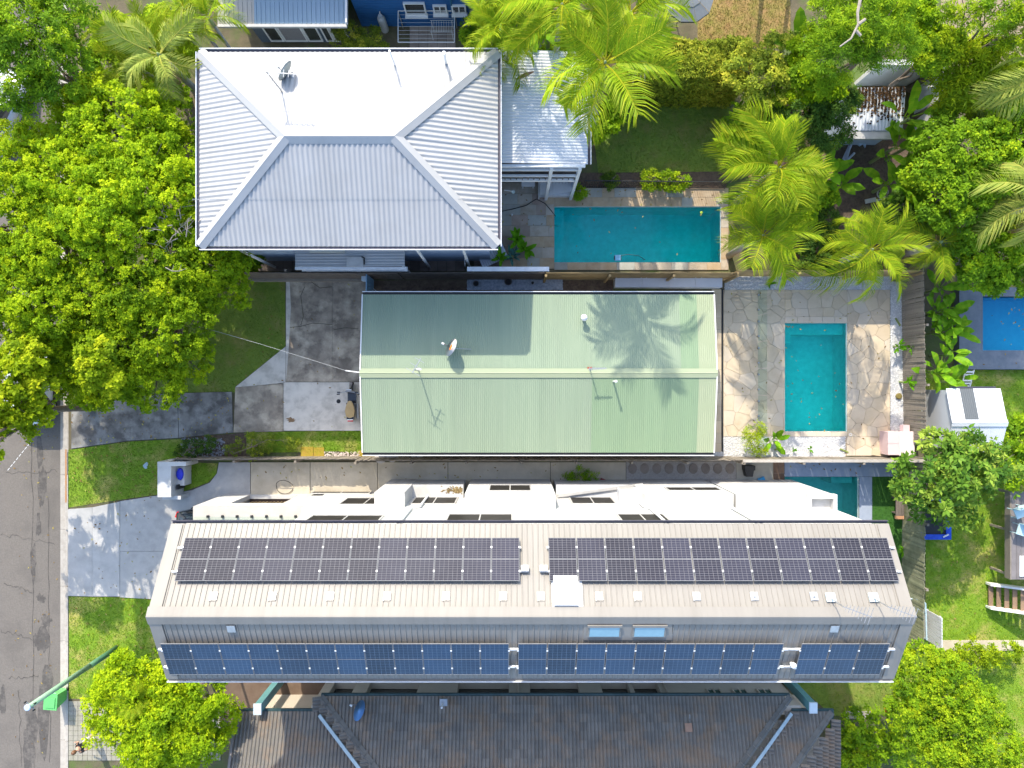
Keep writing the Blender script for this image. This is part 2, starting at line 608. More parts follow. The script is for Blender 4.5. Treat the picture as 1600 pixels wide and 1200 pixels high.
# ================================================================ the ground
K = 1.0 / 33.006
POOL_N = (ax(866), ay(410), ax(1126), ay(323))
POOL_S = (ax(1226), ay(674), ax(1323), ay(505))
POOL_T = (ax(1226), ay(828), ax(1341), ay(745))
POOL_E = (ax(1527), ay(548), ax(1700), ay(465))
KX = ax(107)                      # back of the kerb
holes = [POOL_N, POOL_S, POOL_T, POOL_E]
g = MB()
for r in rects_minus((KX, -24, 45, 24), holes):
    g.quad((r[0], r[1], 0), (r[2], r[1], 0), (r[2], r[3], 0), (r[0], r[3], 0))
for r in rects_minus((KX, -320, 320, 320), [(KX, -24, 45, 24)]):
    g.quad((r[0], r[1], 0), (r[2], r[1], 0), (r[2], r[3], 0), (r[0], r[3], 0))
g.quad((-320, -320, 0), (-30.5, -320, 0), (-30.5, 320, 0), (-320, 320, 0))
struct(g.build('ground', M_earth))

rd = MB()
rx1 = ax(92)
rd.quad((-30.5, -320, -0.13), (rx1, -320, -0.13), (rx1, 320, -0.13), (-30.5, 320, -0.13))
road = struct(rd.build('road', M_asphalt))


def blob(cx, cy, rx, ry, n=22, rough=0.28, ph=0):
    out = []
    rr = random.Random(int((cx * 13.7 + cy * 7.1 + ph) * 100))
    k = [rr.uniform(-1, 1) for _ in range(12)]
    for i in range(n):
        a = 2 * math.pi * i / n
        m = 1 + rough * (0.5 * math.sin(2 * a + k[0] * 3) * k[1] + 0.5 * math.sin(3 * a + k[2] * 3) * k[3] + 0.6 * math.sin(7 * a + k[4] * 3) * k[5] + rr.uniform(-.35, .35))
        out.append((cx + rx * m * math.cos(a), cy + ry * m * math.sin(a)))
    return out


def flat(poly, z, mb=None):
    mb = mb or MB()
    n = len(poly)
    a = sum(poly[i][0] * poly[(i + 1) % n][1] - poly[(i + 1) % n][0] * poly[i][1] for i in range(n))
    if a < 0:
        poly = poly[::-1]
    mb.add([(p[0], p[1], z) for p in poly], [tuple(range(n))])
    return mb


# dark repairs and cracks in the asphalt
pm = MB()
for (u, v, a, b) in [(67, 1000, 11, 20), (66, 760, 7, 30), (62, 705, 5, 28), (52, 880, 4, 34), (68, 1120, 9, 60), (50, 1130, 9, 38), (64, 935, 6, 8),
                     (4, 1095, 5, 22), (72, 970, 8, 10), (56, 1000, 4, 10), (74, 1060, 8, 20), (45, 1170, 9, 40), (60, 820, 4, 16)]:
    flat(blob(ax(u, -.13), ay(v, -.13), a * K, b * K, rough=0.42), -0.1275 + 0.0004 * len(pm.f), pm)
p_ = pm.build('asphalt_repair', M_asphalt_patch, road)
p_['kind'] = 'stuff'
cr = MB()
rr = random.Random(4)
for (u0, v0, u1, v1) in [(50, 690, 52, 1200), (10, 740, 90, 735), (0, 690, 45, 660), (0, 835, 88, 850), (0, 985, 60, 1000), (15, 1060, 60, 1055), (30, 1080, 33, 1200), (5, 910, 50, 925), (75, 780, 78, 1190)]:
    n = 18
    pts = []
    for i in range(n + 1):
        t = i / n
        pts.append((ax(u0 + (u1 - u0) * t + rr.uniform(-2, 2), -.13), ay(v0 + (v1 - v0) * t + rr.uniform(-3, 3), -.13)))
    for i in range(n):
        p, q = Vector((*pts[i], -0.122)), Vector((*pts[i + 1], -0.122))
        s = Vector((-(q - p).y, (q - p).x, 0)).normalized() * rr.uniform(0.008, 0.018)
        cr.quad(p - s, q - s, q + s, p + s)
p_ = cr.build('asphalt_crack', M_asphalt_patch, road)
p_['kind'] = 'stuff'
ln = MB()
p, q = Vector((ax(12, -.13), ay(735, -.13), -0.123)), Vector((ax(52, -.13), ay(686, -.13), -0.123))
for t in range(9):
    a, b = p.lerp(q, t / 9), p.lerp(q, (t + 0.7) / 9)
    s = Vector((-(b - a).y, (b - a).x, 0)).normalized() * 0.012
    ln.quad(a - s, b - s, b + s, a + s)
p_ = ln.build('scuffed_paint_line', M_white, road)

# kerb and channel, cast in lengths
kerb = MB()
kerb.box(rx1, -60, -0.3, KX, 60, -0.14)
kerb = struct(kerb.build('kerb', M_kerb))
segs = [-24, -21.6, -19.2, -16.9, -14.6, -12.2, -9.6, -6.9, -4.3, -1.2, 2.2, 5.0, 8.0, 11.0, 14.0, 17.0, 20.0, 24.0]
drive = [(ay(935), ay(790)), (ay(705), ay(628))]
for i in range(len(segs) - 1):
    y0, y1 = segs[i] + 0.008, segs[i + 1] - 0.008
    ym = (y0 + y1) / 2
    top = 0.035 if not any(a < ym < b for a, b in drive) else -0.06
    m = MB()
    xk = KX - 0.15
    m.add([(rx1, y0, -0.14), (rx1, y0, -0.11), (xk - .05, y0, -0.085), (xk, y0, top - 0.02), (xk + .03, y0, top), (KX, y0, top), (KX, y0, -0.14),
           (rx1, y1, -0.14), (rx1, y1, -0.11), (xk - .05, y1, -0.085), (xk, y1, top - 0.02), (xk + .03, y1, top), (KX, y1, top), (KX, y1, -0.14)],
          [(k, k + 7, k + 8, k + 1)[::-1] for k in range(6)] + [tuple(range(7)), tuple(range(13, 6, -1))])
    m.build('kerb_stone', M_kerb, kerb)
rs = MB()
rs.box(ax(102.6), ay(785), 0.0361, ax(105), ay(702), 0.04)
rs.build('rust_streak', mat('rust', (0.40, 0.17, 0.05), (0.33, 0.20, 0.11), rough=0.9, scale=6), kerb)
dg = MB()
dg.box(ax(98), ay(612), -0.1, ax(107), ay(606), 0.05)
dg.box(ax(104), ay(612), 0.05, ax(107), ay(603), 0.07)
tag(dg.build('letter_box_lid', M_white_metal), 'small white metal drain cover on the kerb under the street trees', 'drain cover').name = 'drain_cover'


def pxpoly(pts, z=0.0):
    return [(ax(u, z), ay(v, z)) for u, v in pts]


def blades(name, poly, dens, h, m, z=0.012, parent=None, wid=0.014, seed=1):
    """Grass blades over a polygon, one mesh."""
    xs = [p[0] for p in poly]
    ys = [p[1] for p in poly]
    rg = np.random.default_rng(seed)
    A = (max(xs) - min(xs)) * (max(ys) - min(ys))
    n = int(A * dens)
    px = rg.uniform(min(xs), max(xs), n)
    py = rg.uniform(min(ys), max(ys), n)
    ins = np.zeros(n, bool)
    j = len(poly) - 1
    for i in range(len(poly)):
        xi, yi = poly[i]
        xj, yj = poly[j]
        c = ((yi > py) != (yj > py)) & (px < (xj - xi) * (py - yi) / ((yj - yi) or 1e-9) + xi)
        ins ^= c
        j = i
    px, py = px[ins], py[ins]
    n = len(px)
    a = rg.uniform(0, 2 * np.pi, n)
    hh = h * rg.uniform(0.5, 1.3, n)
    ln_ = rg.uniform(0.2, 1.0, n) * hh
    b = rg.uniform(0, 2 * np.pi, n)
    V = np.zeros((n, 3, 3))
    V[:, 0, 0] = px - wid * np.cos(a)
    V[:, 0, 1] = py - wid * np.sin(a)
    V[:, 1, 0] = px + wid * np.cos(a)
    V[:, 1, 1] = py + wid * np.sin(a)
    V[:, :2, 2] = z
    V[:, 2, 0] = px + ln_ * np.cos(b)
    V[:, 2, 1] = py + ln_ * np.sin(b)
    V[:, 2, 2] = z + hh
    pat = np.sin(px * 1.7 + 1.3 * np.sin(py * 1.1)) * np.sin(py * 1.5 + seed) + .6 * np.sin(px * 4.1 + py * 2.7) * np.sin(py * 3.7 - px)
    tint = np.clip(rg.normal(0.45, 0.22, n) + .24 * pat, 0, 1)
    o = np_mesh(name, V.reshape(-1, 3), 3, tint, m, parent)
    o['kind'] = 'stuff'
    return o


def np_mesh(name, verts, per, tint, m, parent=None, faces=None):
    me = bpy.data.meshes.new(name)
    nv = len(verts)
    if faces is None:
        nf = nv // per
        loops = np.arange(nf * per, dtype=np.int32)
        k = per
    else:
        nf, k = faces.shape
        loops = faces.astype(np.int32).ravel()
    me.vertices.add(nv)
    me.vertices.foreach_set('co', np.asarray(verts, np.float32).ravel())
    me.loops.add(nf * k)
    me.loops.foreach_set('vertex_index', loops)
    me.polygons.add(nf)
    me.polygons.foreach_set('loop_start', np.arange(0, nf * k, k, dtype=np.int32))
    me.polygons.foreach_set('loop_total', np.full(nf, k, np.int32))
    me.update(calc_edges=True)
    if tint is not None:
        at_ = me.attributes.new('tint', 'FLOAT', 'FACE')
        at_.data.foreach_set('value', np.asarray(tint, np.float32))
    me.materials.append(m)
    o = bpy.data.objects.new(name, me)
    COL.objects.link(o)
    if parent is not None:
        o.parent = parent
        o.matrix_parent_inverse = parent_inv(parent)
    return o


LF_grass = leaf_mat('grass_blade', (0.11, 0.19, 0.02), (0.18, 0.27, 0.03), (0.31, 0.34, 0.06), trans=0.25)
LF_lush = leaf_mat('grass_blade_lush', (0.11, 0.23, 0.010), (0.20, 0.33, 0.014), (0.38, 0.40, 0.04), trans=0.25)
LF_dry = leaf_mat('grass_blade_dry', (0.14, 0.13, 0.02), (0.26, 0.22, 0.05), (0.36, 0.24, 0.09), trans=0.2)

lawns = [
    ('front_lawn', [(107, 450), (446, 438), (446, 541), (368, 604), (368, 613), (250, 615), (180, 640), (107, 640)], M_lawn, LF_grass, 500),
    ('verge_lawn', [(107, 703), (200, 690), (285, 686), (287, 722), (340, 724), (338, 740), (325, 754), (290, 767), (200, 779), (107, 793)], M_lawn_lush, LF_grass, 500),
    ('lower_verge_lawn', [(108, 932), (240, 934), (300, 960), (300, 1060), (200, 1090), (108, 1092)], M_lawn_lush, LF_lush, 500),
    ('strip_lawn', [(385, 675), (575, 673), (575, 712), (530, 705), (385, 708)], M_lawn_lush, LF_lush, 700),
    ('pool_side_lawn', [(922, 165), (1140, 165), (1130, 268), (935, 272)], M_lawn, LF_grass, 500),
    ('east_lawn', [(1446, 578), (1640, 578), (1640, 1004), (1446, 1004)], M_lawn_lush, LF_lush, 420),
    ('lower_east_lawn', [(1395, 1014), (1660, 1014), (1660, 1230), (1395, 1230)], M_lawn_lush, LF_lush, 420),
    ('shaded_side_lawn', [(1235, 1000), (1394, 1000), (1394, 1118), (1300, 1118), (1235, 1060)], M_lawn, LF_grass, 400),
    ('dry_lawn', [(1090, -40), (1235, -40), (1235, 75), (1090, 75)], M_lawn_dry, LF_dry, 450),
]
for i, (nm, pl, mm, lf, d) in enumerate(lawns):
    pw = pxpoly(pl)
    o = struct(flat(pw, 0.006 + 0.0 * i).build(nm, mm))
    blades('grass', pw, d, 0.055, lf, parent=o, seed=i + 3)
tf = struct(flat(pxpoly([(1362, 742), (1410, 742), (1410, 1000), (1362, 900)]), 0.008).build('synthetic_turf_strip', M_turf))
blades('grass', pxpoly([(1362, 742), (1410, 742), (1410, 1000), (1362, 900)]), 400, 0.03, leaf_mat('turf_blade', (0.03, 0.10, 0.01), (0.05, 0.15, 0.012), (0.09, 0.22, 0.02)), parent=tf, seed=44)
# yellowed turf squares on the strip lawn
for k, (a, b, c, d) in enumerate([(470, 698, 490, 716), (490, 699, 507, 716), (560, 704, 590, 717)]):
    m = MB()
    m.box(ax(a) + .01, ay(d), 0.0, ax(b + (c - b) if False else c) - .01, ay(b), 0.04)
    o = tag(m.build('turf_roll', mat('yellow_turf', (0.30, 0.26, 0.02), (0.38, 0.24, 0.04), rough=0.95, scale=6, bump=0.6, bscale=60)),
            ['square of yellowed turf furthest from the green roofed house', 'square of yellowed turf second along beside the timber fence', 'square of yellowed turf tucked by the green roof corner'][k], 'turf', 'squares of yellowed turf')
beds = [
    ('mulch_bed', [(1200, 200), (1445, 200), (1445, 425), (1200, 425)], M_mulch),
    ('side_yard', [(570, 438), (958, 438), (958, 462), (570, 462)], M_mulch),
    ('garden_bed', [(285, 684), (385, 676), (385, 716), (287, 720)], M_mulch),
    ('narrow_side_yard', [(575, 705), (1130, 705), (1130, 716), (575, 716)], M_mulch),
    ('planting_bed', [(905, 270), (1135, 268), (1135, 294), (905, 294)], M_mulch),
    ('bare_yard', [(1470, -40), (1640, -40), (1640, 110), (1470, 110)], mat('tan_soil', (0.33, 0.26, 0.17), (0.26, 0.20, 0.13), rough=0.95, scale=2, bump=0.5, bscale=30)),
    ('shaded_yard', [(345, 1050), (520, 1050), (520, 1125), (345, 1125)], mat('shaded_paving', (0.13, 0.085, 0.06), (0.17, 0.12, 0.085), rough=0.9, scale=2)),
]
for nm, pl, mm in beds:
    struct(flat(pxpoly(pl), 0.010).build(nm, mm))

# ---------------------------------------------------------------- driveways and paths, slab by slab
def slabs(root_name, m_bed, items, z=0.05, gap=0.011):
    bed = MB()
    allp = []
    for pl, m in items:
        flat(pxpoly(pl), 0.014, bed)
    root = struct(bed.build(root_name, m_bed))
    for k, (pl, m) in enumerate(items):
        pw = pxpoly(pl)
        cx = sum(p[0] for p in pw) / len(pw)
        cy = sum(p[1] for p in pw) / len(pw)
        q = []
        for x, y in pw:
            d = math.hypot(x - cx, y - cy)
            q.append((x - (x - cx) / d * gap * 1.4, y - (y - cy) / d * gap * 1.4))
        MB().prism(q, 0.013, z).build('slab', m, root)
    return root


M_joint = mat('joint_soil', (0.05, 0.05, 0.03), (0.08, 0.075, 0.05), rough=0.95, scale=8)
slabs('driveway', M_joint, [
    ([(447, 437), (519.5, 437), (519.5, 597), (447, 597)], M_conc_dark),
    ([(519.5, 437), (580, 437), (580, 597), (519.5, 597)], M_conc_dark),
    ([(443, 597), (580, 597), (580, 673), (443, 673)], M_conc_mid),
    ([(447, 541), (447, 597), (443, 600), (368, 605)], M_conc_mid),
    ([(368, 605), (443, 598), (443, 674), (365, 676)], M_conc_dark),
    ([(278, 614), (363, 612), (365, 676), (280, 684)], M_conc_blotch),
    ([(112, 635), (278, 612), (280, 684), (200, 689), (112, 701)], M_conc_blotch),
])
dw = bpy.data.objects['driveway']
for pts in ([(447, 512), (470, 510), (488, 505), (505, 506), (519, 507)], [(470, 508), (474, 495), (472, 478), (470, 462), (476, 448)], [(522, 515), (540, 512), (560, 514)], [(480, 436), (500, 450), (519, 448)]):
    m = MB()
    for a, b in zip(pts, pts[1:]):
        p, q = at(*a, .0515), at(*b, .0515)
        t = Vector((-(q - p).y, (q - p).x, 0)).normalized() * .012
        m.quad(p - t, q - t, q + t, p + t)
    m.build('crack', M_joint, dw)
flat(pxpoly([(447.5, 438), (453, 438), (455, 480), (452, 540), (447.5, 595)]), .0518).build('pale_edge', M_conc_mid, dw)
slabs('shared_driveway', M_joint, [
    ([(107, 795), (145, 792), (145, 932), (107, 931)], M_conc_light),
    ([(145, 792), (188, 783), (188, 932), (145, 932)], M_conc_light),
    ([(188, 783), (300, 765.5), (329, 753.5), (340, 739), (343, 722), (392, 722), (392, 861), (188, 861)], M_conc_light),
    ([(188, 861), (400, 861), (400, 945), (188, 933)], M_conc_light),
    ([(392, 722), (485, 722), (485, 775), (392, 775)], M_conc_path),
    ([(485, 722), (590, 722), (590, 775), (485, 775)], M_conc_path),
    ([(590, 722), (700, 722), (700, 775), (590, 775)], M_conc_path),
    ([(700, 722), (860, 722), (860, 775), (700, 775)], M_conc_path),
    ([(860, 722), (978, 722), (978, 775), (860, 775)], M_conc_path),
])
# stepping stones beside the townhouse
st = struct(MB().prism(pxpoly([(978.5, 721), (1150, 721), (1150, 775), (978.5, 775)]), 0.005, 0.03).build('pebble_path', mat('pebble_concrete', (0.43, 0.40, 0.36), (0.30, 0.27, 0.24), rough=0.9, scale=16, bump=0.5, bscale=50)))
for k in range(9):
    poly = [(ax(988 + 19 * k) + 0.205 * math.cos(a), ay(732) + 0.25 * math.sin(a)) for a in [2 * math.pi * i / 18 for i in range(18)]]
    MB().prism(poly, 0.03, 0.065).build('stepping_stone', mat('stepping_stone', (0.20, 0.165, 0.135), (0.27, 0.235, 0.20), rough=0.85, scale=3, bump=0.2, bscale=30, rnd=0.12), st)
struct(MB().prism(pxpoly([(1150.5, 721), (1207, 721), (1207, 775), (1150.5, 775)]), 0.0, 0.05).build('cream_path', mat('cream_concrete', (0.50, 0.47, 0.39), (0.44, 0.41, 0.33), rough=0.8)))
td = struct(MB().prism(pxpoly([(1207.5, 721), (1225, 721), (1225, 775), (1207.5, 775)]), 0.0, 0.03).build('tile_step', M_grout))
for i in range(2):
    for j in range(3):
        x0, y0 = ax(1208) + i * 0.26, ay(722) - (j + 1) * 0.52
        MB().box(x0 + .01, y0 + .01, 0.03, x0 + 0.25, y0 + 0.51, 0.05, bottom=False).build('tile', mat('brown_tile', (0.17, 0.10, 0.06), (0.22, 0.13, 0.08), rough=0.6, rnd=0.2), td)

# ---------------------------------------------------------------- crazy paving round the plunge pool
X0, X1 = ax(1130), ax(1390)
bedp = MB()
for r in rects_minus((X0, ay(712), X1, ay(453)), [POOL_S, (ax(1120), ay(713), ax(1320), ay(682))]):
    bedp.quad((r[0], r[1], 0.02), (r[2], r[1], 0.02), (r[2], r[3], 0.02), (r[0], r[3], 0.02))
patio = struct(bedp.build('patio', M_grout))
cells = voronoi((X0, ay(712), X1, ay(453)), 0.60, 0.48)
ring = [(X0, ay(682), ax(1226), ay(453)), (ax(1226), ay(495), ax(1323), ay(453)), (ax(1323), ay(682), X1, ay(453)), (ax(1322), ay(712), ax(1384), ay(682))]
for c in cells:
    for r in ring:
        q = clip_rect(c, r)
        if len(q) < 3 or area(q) < 0.012:
            continue
        q = inset(q, 0.0065)
        if len(q) < 3 or area(q) < 0.01:
            continue
        z = 0.045 + random.uniform(-.004, .004)
        m = random.choice([M_stone, M_stone, M_stone, M_stone_grey, M_stone_grey, M_stone_buff])
        MB().prism(q, 0.02, [z + random.uniform(-.002, .002) for _ in q]).build('paving_stone', m, patio)
for (u0, v0, u1, v1, n) in [(1226, 495, 1323, 505, 5), (1226, 674, 1323, 682, 4)]:
    for i in range(n):
        a = ax(u0) + (ax(u1) - ax(u0)) * i / n
        b = ax(u0) + (ax(u1) - ax(u0)) * (i + 1) / n
        MB().box(a + .006, ay(v1) + .006, 0.0, b - .006, ay(v0) - .004, 0.05, bottom=False).build('coping_stone', M_coping, patio)
side = struct(MB().box(ax(1112), ay(706), 0.0, ax(1127), ay(452), 0.02).build('side_paving', M_grout))
yy = ay(706)
while yy < ay(453):
    d = random.uniform(0.35, 0.75)
    MB().box(ax(1112), yy + .008, 0.02, ax(1127) - .01, min(yy + d, ay(452)) - .008, 0.045, bottom=False).build('paving_stone', random.choice([M_stone, M_stone_buff]), side)
    yy += d
tag(MB().box(ax(1127.2), ay(706), 0.0, ax(1129.6), ay(452), 0.035).build('strip_drain', M_dark), 'long narrow dark strip drain between the house paving and the crazy paving', 'drain')


def pebbles(name, rects, dens, m, r0=0.03, seed=5):
    rg = np.random.default_rng(seed)
    V, Fc = [], []
    base = np.array([(1, 0, 0), (0, 1, 0), (-1, 0, 0), (0, -1, 0), (0, 0, 1)], float)
    fa = np.array([(0, 1, 4), (1, 2, 4), (2, 3, 4), (3, 0, 4)])
    allv, allf, k = [], [], 0
    for r in rects:
        n = int((r[2] - r[0]) * (r[3] - r[1]) * dens)
        for _ in range(n):
            a = rg.uniform(0, 6.28)
            s = r0 * rg.uniform(0.6, 1.5)
            e = rg.uniform(0.6, 1.0)
            c, d = math.cos(a), math.sin(a)
            x, y = rg.uniform(r[0], r[2]), rg.uniform(r[1], r[3])
            p = base * (s, s * e, s * rg.uniform(.5, 1.0))
            tx, ty = rg.uniform(-.4, .4), rg.uniform(-.4, .4)
            q = np.stack([p[:, 0] * c - p[:, 1] * d + x, p[:, 0] * d + p[:, 1] * c + y, p[:, 2] + 0.02 + tx * p[:, 0] + ty * p[:, 1]], 1)
            allv.append(q)
            allf.append(fa + k)
            k += 5
    o = np_mesh(name, np.concatenate(allv), 3, None, m, None, np.concatenate(allf))
    o['kind'] = 'stuff'
    return o


def grect(u0, v0, u1, v1):
    return (ax(u0), ay(v1), ax(u1), ay(v0))


pb = MB()
prs = [grect(1132, 432, 1392, 453), grect(1391, 440, 1413, 690), grect(1130, 682, 1321, 715), grect(1070, 706, 1130, 715)]
for r in prs:
    pb.quad((r[0], r[1], 0.016), (r[2], r[1], 0.016), (r[2], r[3], 0.016), (r[0], r[3], 0.016))
struct(pb.build('pebble_bed', mat('pebble_base', (0.42, 0.42, 0.42), (0.58, 0.57, 0.56), rough=0.9, scale=14)))
pebbles('pebbles', prs, 420, M_pebble)
rb = grect(730, 437, 879, 453)
struct(MB().quad((rb[0], rb[1], 0.018), (rb[2], rb[1], 0.018), (rb[2], rb[3], 0.018), (rb[0], rb[3], 0.018)).build('grey_pebble_bed', M_pebble_blue))
pebbles('grey_pebbles', [rb], 600, M_pebble_blue, seed=8)
pebbles('garden_gravel', [grect(283, 684, 352, 716)], 170, mat('garden_gravel', (0.16, 0.17, 0.19), (0.34, 0.35, 0.38), rough=0.85, scale=8), r0=0.05, seed=9)
pebbles('pale_gravel', [grect(507, 706, 562, 716)], 300, mat('pink_gravel', (0.48, 0.40, 0.34), (0.58, 0.50, 0.44), rough=0.85, scale=8), r0=0.04, seed=10)

# ---------------------------------------------------------------- sandstone deck of the long pool
dk = MB()
dr = [grect(783, 286, 866, 420), grect(866, 294, 1138, 323), grect(1126, 323, 1138, 422), grect(866, 410, 1126, 422)]
for r in dr:
    dk.quad((r[0], r[1], 0.02), (r[2], r[1], 0.02), (r[2], r[3], 0.02), (r[0], r[3], 0.02))
deck = struct(dk.build('sandstone_deck', M_grout))
for r, rows in zip(dr, [(8), 2, 6, 1]):
    hh = (r[3] - r[1]) / rows
    for j in range(rows):
        x = r[0]
        while x < r[2] - 0.02:
            wdt = random.uniform(0.45, 0.95)
            x2 = min(x + wdt, r[2])
            if r[2] - x2 < 0.2:
                x2 = r[2]
            mm = random.choice(SAND if r[0] < 3 and r is dr[0] else [SAND[0], SAND[1], SAND[2], SAND[1]])
            MB().box(x + .007, r[1] + j * hh + .007, 0.02, x2 - .007, r[1] + (j + 1) * hh - .007, 0.045 + random.uniform(-.003, .003), bottom=False).build('paver', mm, deck)
            x = x2


def paver_field(root_name, r, sx, sy, m, skip=0.0, group=True, z=0.03):
    root = struct(MB().quad((r[0], r[1], 0.013), (r[2], r[1], 0.013), (r[2], r[3], 0.013), (r[0], r[3], 0.013)).build(root_name, M_joint))
    nx, ny = max(1, int((r[2] - r[0]) / sx)), max(1, int((r[3] - r[1]) / sy))
    sx, sy = (r[2] - r[0]) / nx, (r[3] - r[1]) / ny
    one = MB()
    for i in range(nx):
        for j in range(ny):
            if random.random() < skip:
                continue
            b = MB() if group else one
            b.box(r[0] + i * sx + .008, r[1] + j * sy + .008, 0.013, r[0] + (i + 1) * sx - .008, r[1] + (j + 1) * sy - .008, z + random.uniform(-.003, .003), bottom=False)
            if group:
                b.build('paver', m, root)
    if not group:
        o = one.build('paver', m, root)
        o['kind'] = 'stuff'
    return root


paver_field('back_step_paving', grect(640, 38, 712, 90), 0.365, 0.365, mat('old_paver', (0.25, 0.20, 0.165), (0.31, 0.255, 0.21), rough=0.9, scale=3, rnd=0.15), 0.05)
paver_field('side_passage_paving', grect(400, 388, 783, 424), 0.42, 0.42, mat('dark_paver', (0.16, 0.125, 0.105), (0.21, 0.17, 0.145), rough=0.9, scale=3, rnd=0.2), 0.03)
paver_field('footpath', grect(107.5, 1095, 345, 1188), 0.22, 0.22, mat('footpath_paver', (0.28, 0.26, 0.205), (0.33, 0.305, 0.25), rough=0.9, scale=3, c3=(0.22, 0.215, 0.14), scale3=0.8, amt3=0.6), 0.0, group=False)

# ---------------------------------------------------------------- pools: basin, steps, water
def pool(r, depth, basin_m, water_m, name, label, zt=0.03, zw=-0.1, steps=None, ledges=()):
    root = thing(name, label, 'pool', ((r[0] + r[2]) / 2, (r[1] + r[3]) / 2, 0))
    b = MB()
    x0, y0, x1, y1 = r
    b.quad((x0, y0, -depth), (x1, y0, -depth), (x1, y1, -depth), (x0, y1, -depth))
    b.quad((x0, y0, -depth), (x0, y0, zt), (x1, y0, zt), (x1, y0, -depth))
    b.quad((x1, y1, -depth), (x1, y1, zt), (x0, y1, zt), (x0, y1, -depth))
    b.quad((x0, y1, -depth), (x0, y1, zt), (x0, y0, zt), (x0, y0, -depth))
    b.quad((x1, y0, -depth), (x1, y0, zt), (x1, y1, zt), (x1, y1, -depth))
    b.build('basin', basin_m, root)
    for (a, c, d, e, top) in ledges:
        MB().box(a, c, -depth + .002, d, e, top).build('step', basin_m, root)
    n = 1
    MB().quad((x0, y0, zw), (x1, y0, zw), (x1, y1, zw), (x0, y1, zw)).build('water', water_m, root)
    return root


x0, y0, x1, y1 = POOL_S
pool(POOL_S, 1.5, M_basin, M_water_teal, 'plunge_pool', 'small turquoise plunge pool set in pale crazy paving',
     ledges=[(x0 + .002, y1 - 0.52, x1 - .002, y1 - .002, -0.4), (x0 + .002, y1 - 0.95, x0 + 0.45, y1 - .522, -0.42), (x0 + 0.001, y1 - 1.1, x0 + 0.25, y1 - 0.952, -0.8)])
x0, y0, x1, y1 = POOL_N
pool(POOL_N, 1.7, M_basin, M_water_deep, 'lap_pool', 'long teal pool with a sandstone deck beside the white hip roofed house',
     ledges=[(x0 + .002, y0 + .002, x0 + 0.5, y1 - .002, -0.75), (x0 + .003, y1 - 0.75, x0 + 0.3, y1 - .003, -0.45)])
x0, y0, x1, y1 = POOL_T
pool(POOL_T, 1.6, M_basin, M_water_green, 'townhouse_pool', 'green tinted pool half hidden behind the tall white townhouse block',
     ledges=[(x1 - 1.1, y1 - 0.35, x1 - 0.1, y1 - .002, -0.4)])
x0, y0, x1, y1 = POOL_E
pool(POOL_E, 1.4, M_basin_blue, M_water_blue, 'neighbour_pool', 'bright blue pool in the slate grey raised deck by the white shed', zt=0.38, zw=0.26)
ed = MB()
M_slate = mat('slate_deck', (0.115, 0.135, 0.16), (0.145, 0.165, 0.19), rough=0.7, scale=4, c3=(0.20, 0.21, 0.23), scale3=1.2, amt3=0.5)
for r in rects_minus((ax(1499, .4), ay(577, .4), ax(1700, .4), ay(449, .4)), [POOL_E]):
    ed.box(r[0], r[1], 0.0, r[2], r[3], 0.4, bottom=False)
struct(ed.build('raised_pool_deck', M_slate))
tdk = MB()
M_bluedeck = mat('blue_grey_deck', (0.29, 0.33, 0.40), (0.33, 0.37, 0.44), rough=0.7, scale=3)
for r in [grect(1225.5, 721, 1410, 744.5), grect(1342, 745, 1362, 850)]:
    tdk.box(r[0], r[1], 0.0, r[2], r[3], 0.04, bottom=False)
struct(tdk.build('townhouse_pool_surround', M_bluedeck))
struct(MB().box(ax(1462), ay(1016), 0.0, ax(1660), ay(1000), 0.05).build('garden_path', M_conc_path))
# ================================================================ buildings
def metal(name, c, c2=None, rough=0.42, rnd=0.03, m=0.0, spec=0.5, c3=None, amt3=0.3, scale3=0.5, stretch=None):
    return mat(name, c, c2 or tuple(x * 0.93 for x in c), rough=rough, scale=0.7, metal=m, spec=spec, rnd=rnd, c3=c3, amt3=amt3, scale3=scale3, stretch=stretch)


M_green = metal('green_roof_metal', (0.245, 0.305, 0.212), (0.222, 0.283, 0.196), rough=0.6, spec=.3, c3=(0.21, 0.26, 0.19), amt3=.25, scale3=.5, stretch=(5, .35, 1))
M_green_new = metal('green_roof_metal_newer', (0.21, 0.29, 0.178), (0.195, 0.275, 0.168), rough=0.6, spec=.3, c3=(0.18, 0.245, 0.16), amt3=.25, scale3=.5, stretch=(5, .35, 1))
M_green_pale = metal('green_roof_metal_faded', (0.305, 0.345, 0.225), (0.285, 0.33, 0.21), rough=0.6, spec=.3)
M_whiteroof = metal('white_roof_metal', (0.385, 0.383, 0.378), (0.36, 0.358, 0.353), rough=0.5, spec=.3, c3=(0.315, 0.31, 0.30), amt3=0.4, scale3=0.6)
M_beige = metal('beige_roof_metal', (0.238, 0.222, 0.198), (0.222, 0.206, 0.184), rough=0.5, spec=0.35, rnd=0.02, c3=(0.175, 0.16, 0.14), amt3=0.35, scale3=0.6, stretch=(4, .5, 1))
M_render = mat('white_render', (0.56, 0.555, 0.54), (0.51, 0.505, 0.49), rough=0.8, scale=0.6, bump=0.08, bscale=60, c3=(0.38, 0.365, 0.32), scale3=0.7, amt3=0.4, stretch=(2.5, 2.5, .6))
M_cream = mat('cream_render', (0.52, 0.46, 0.38), (0.47, 0.41, 0.335), rough=0.85, scale=1.0, bump=0.15, bscale=60)
M_bluewall = mat('blue_weatherboard', (0.012, 0.085, 0.24), (0.016, 0.10, 0.27), rough=0.6, scale=1.0)
M_paleblue = mat('pale_blue_weatherboard', (0.36, 0.45, 0.58), (0.33, 0.42, 0.54), rough=0.6, scale=1.0)
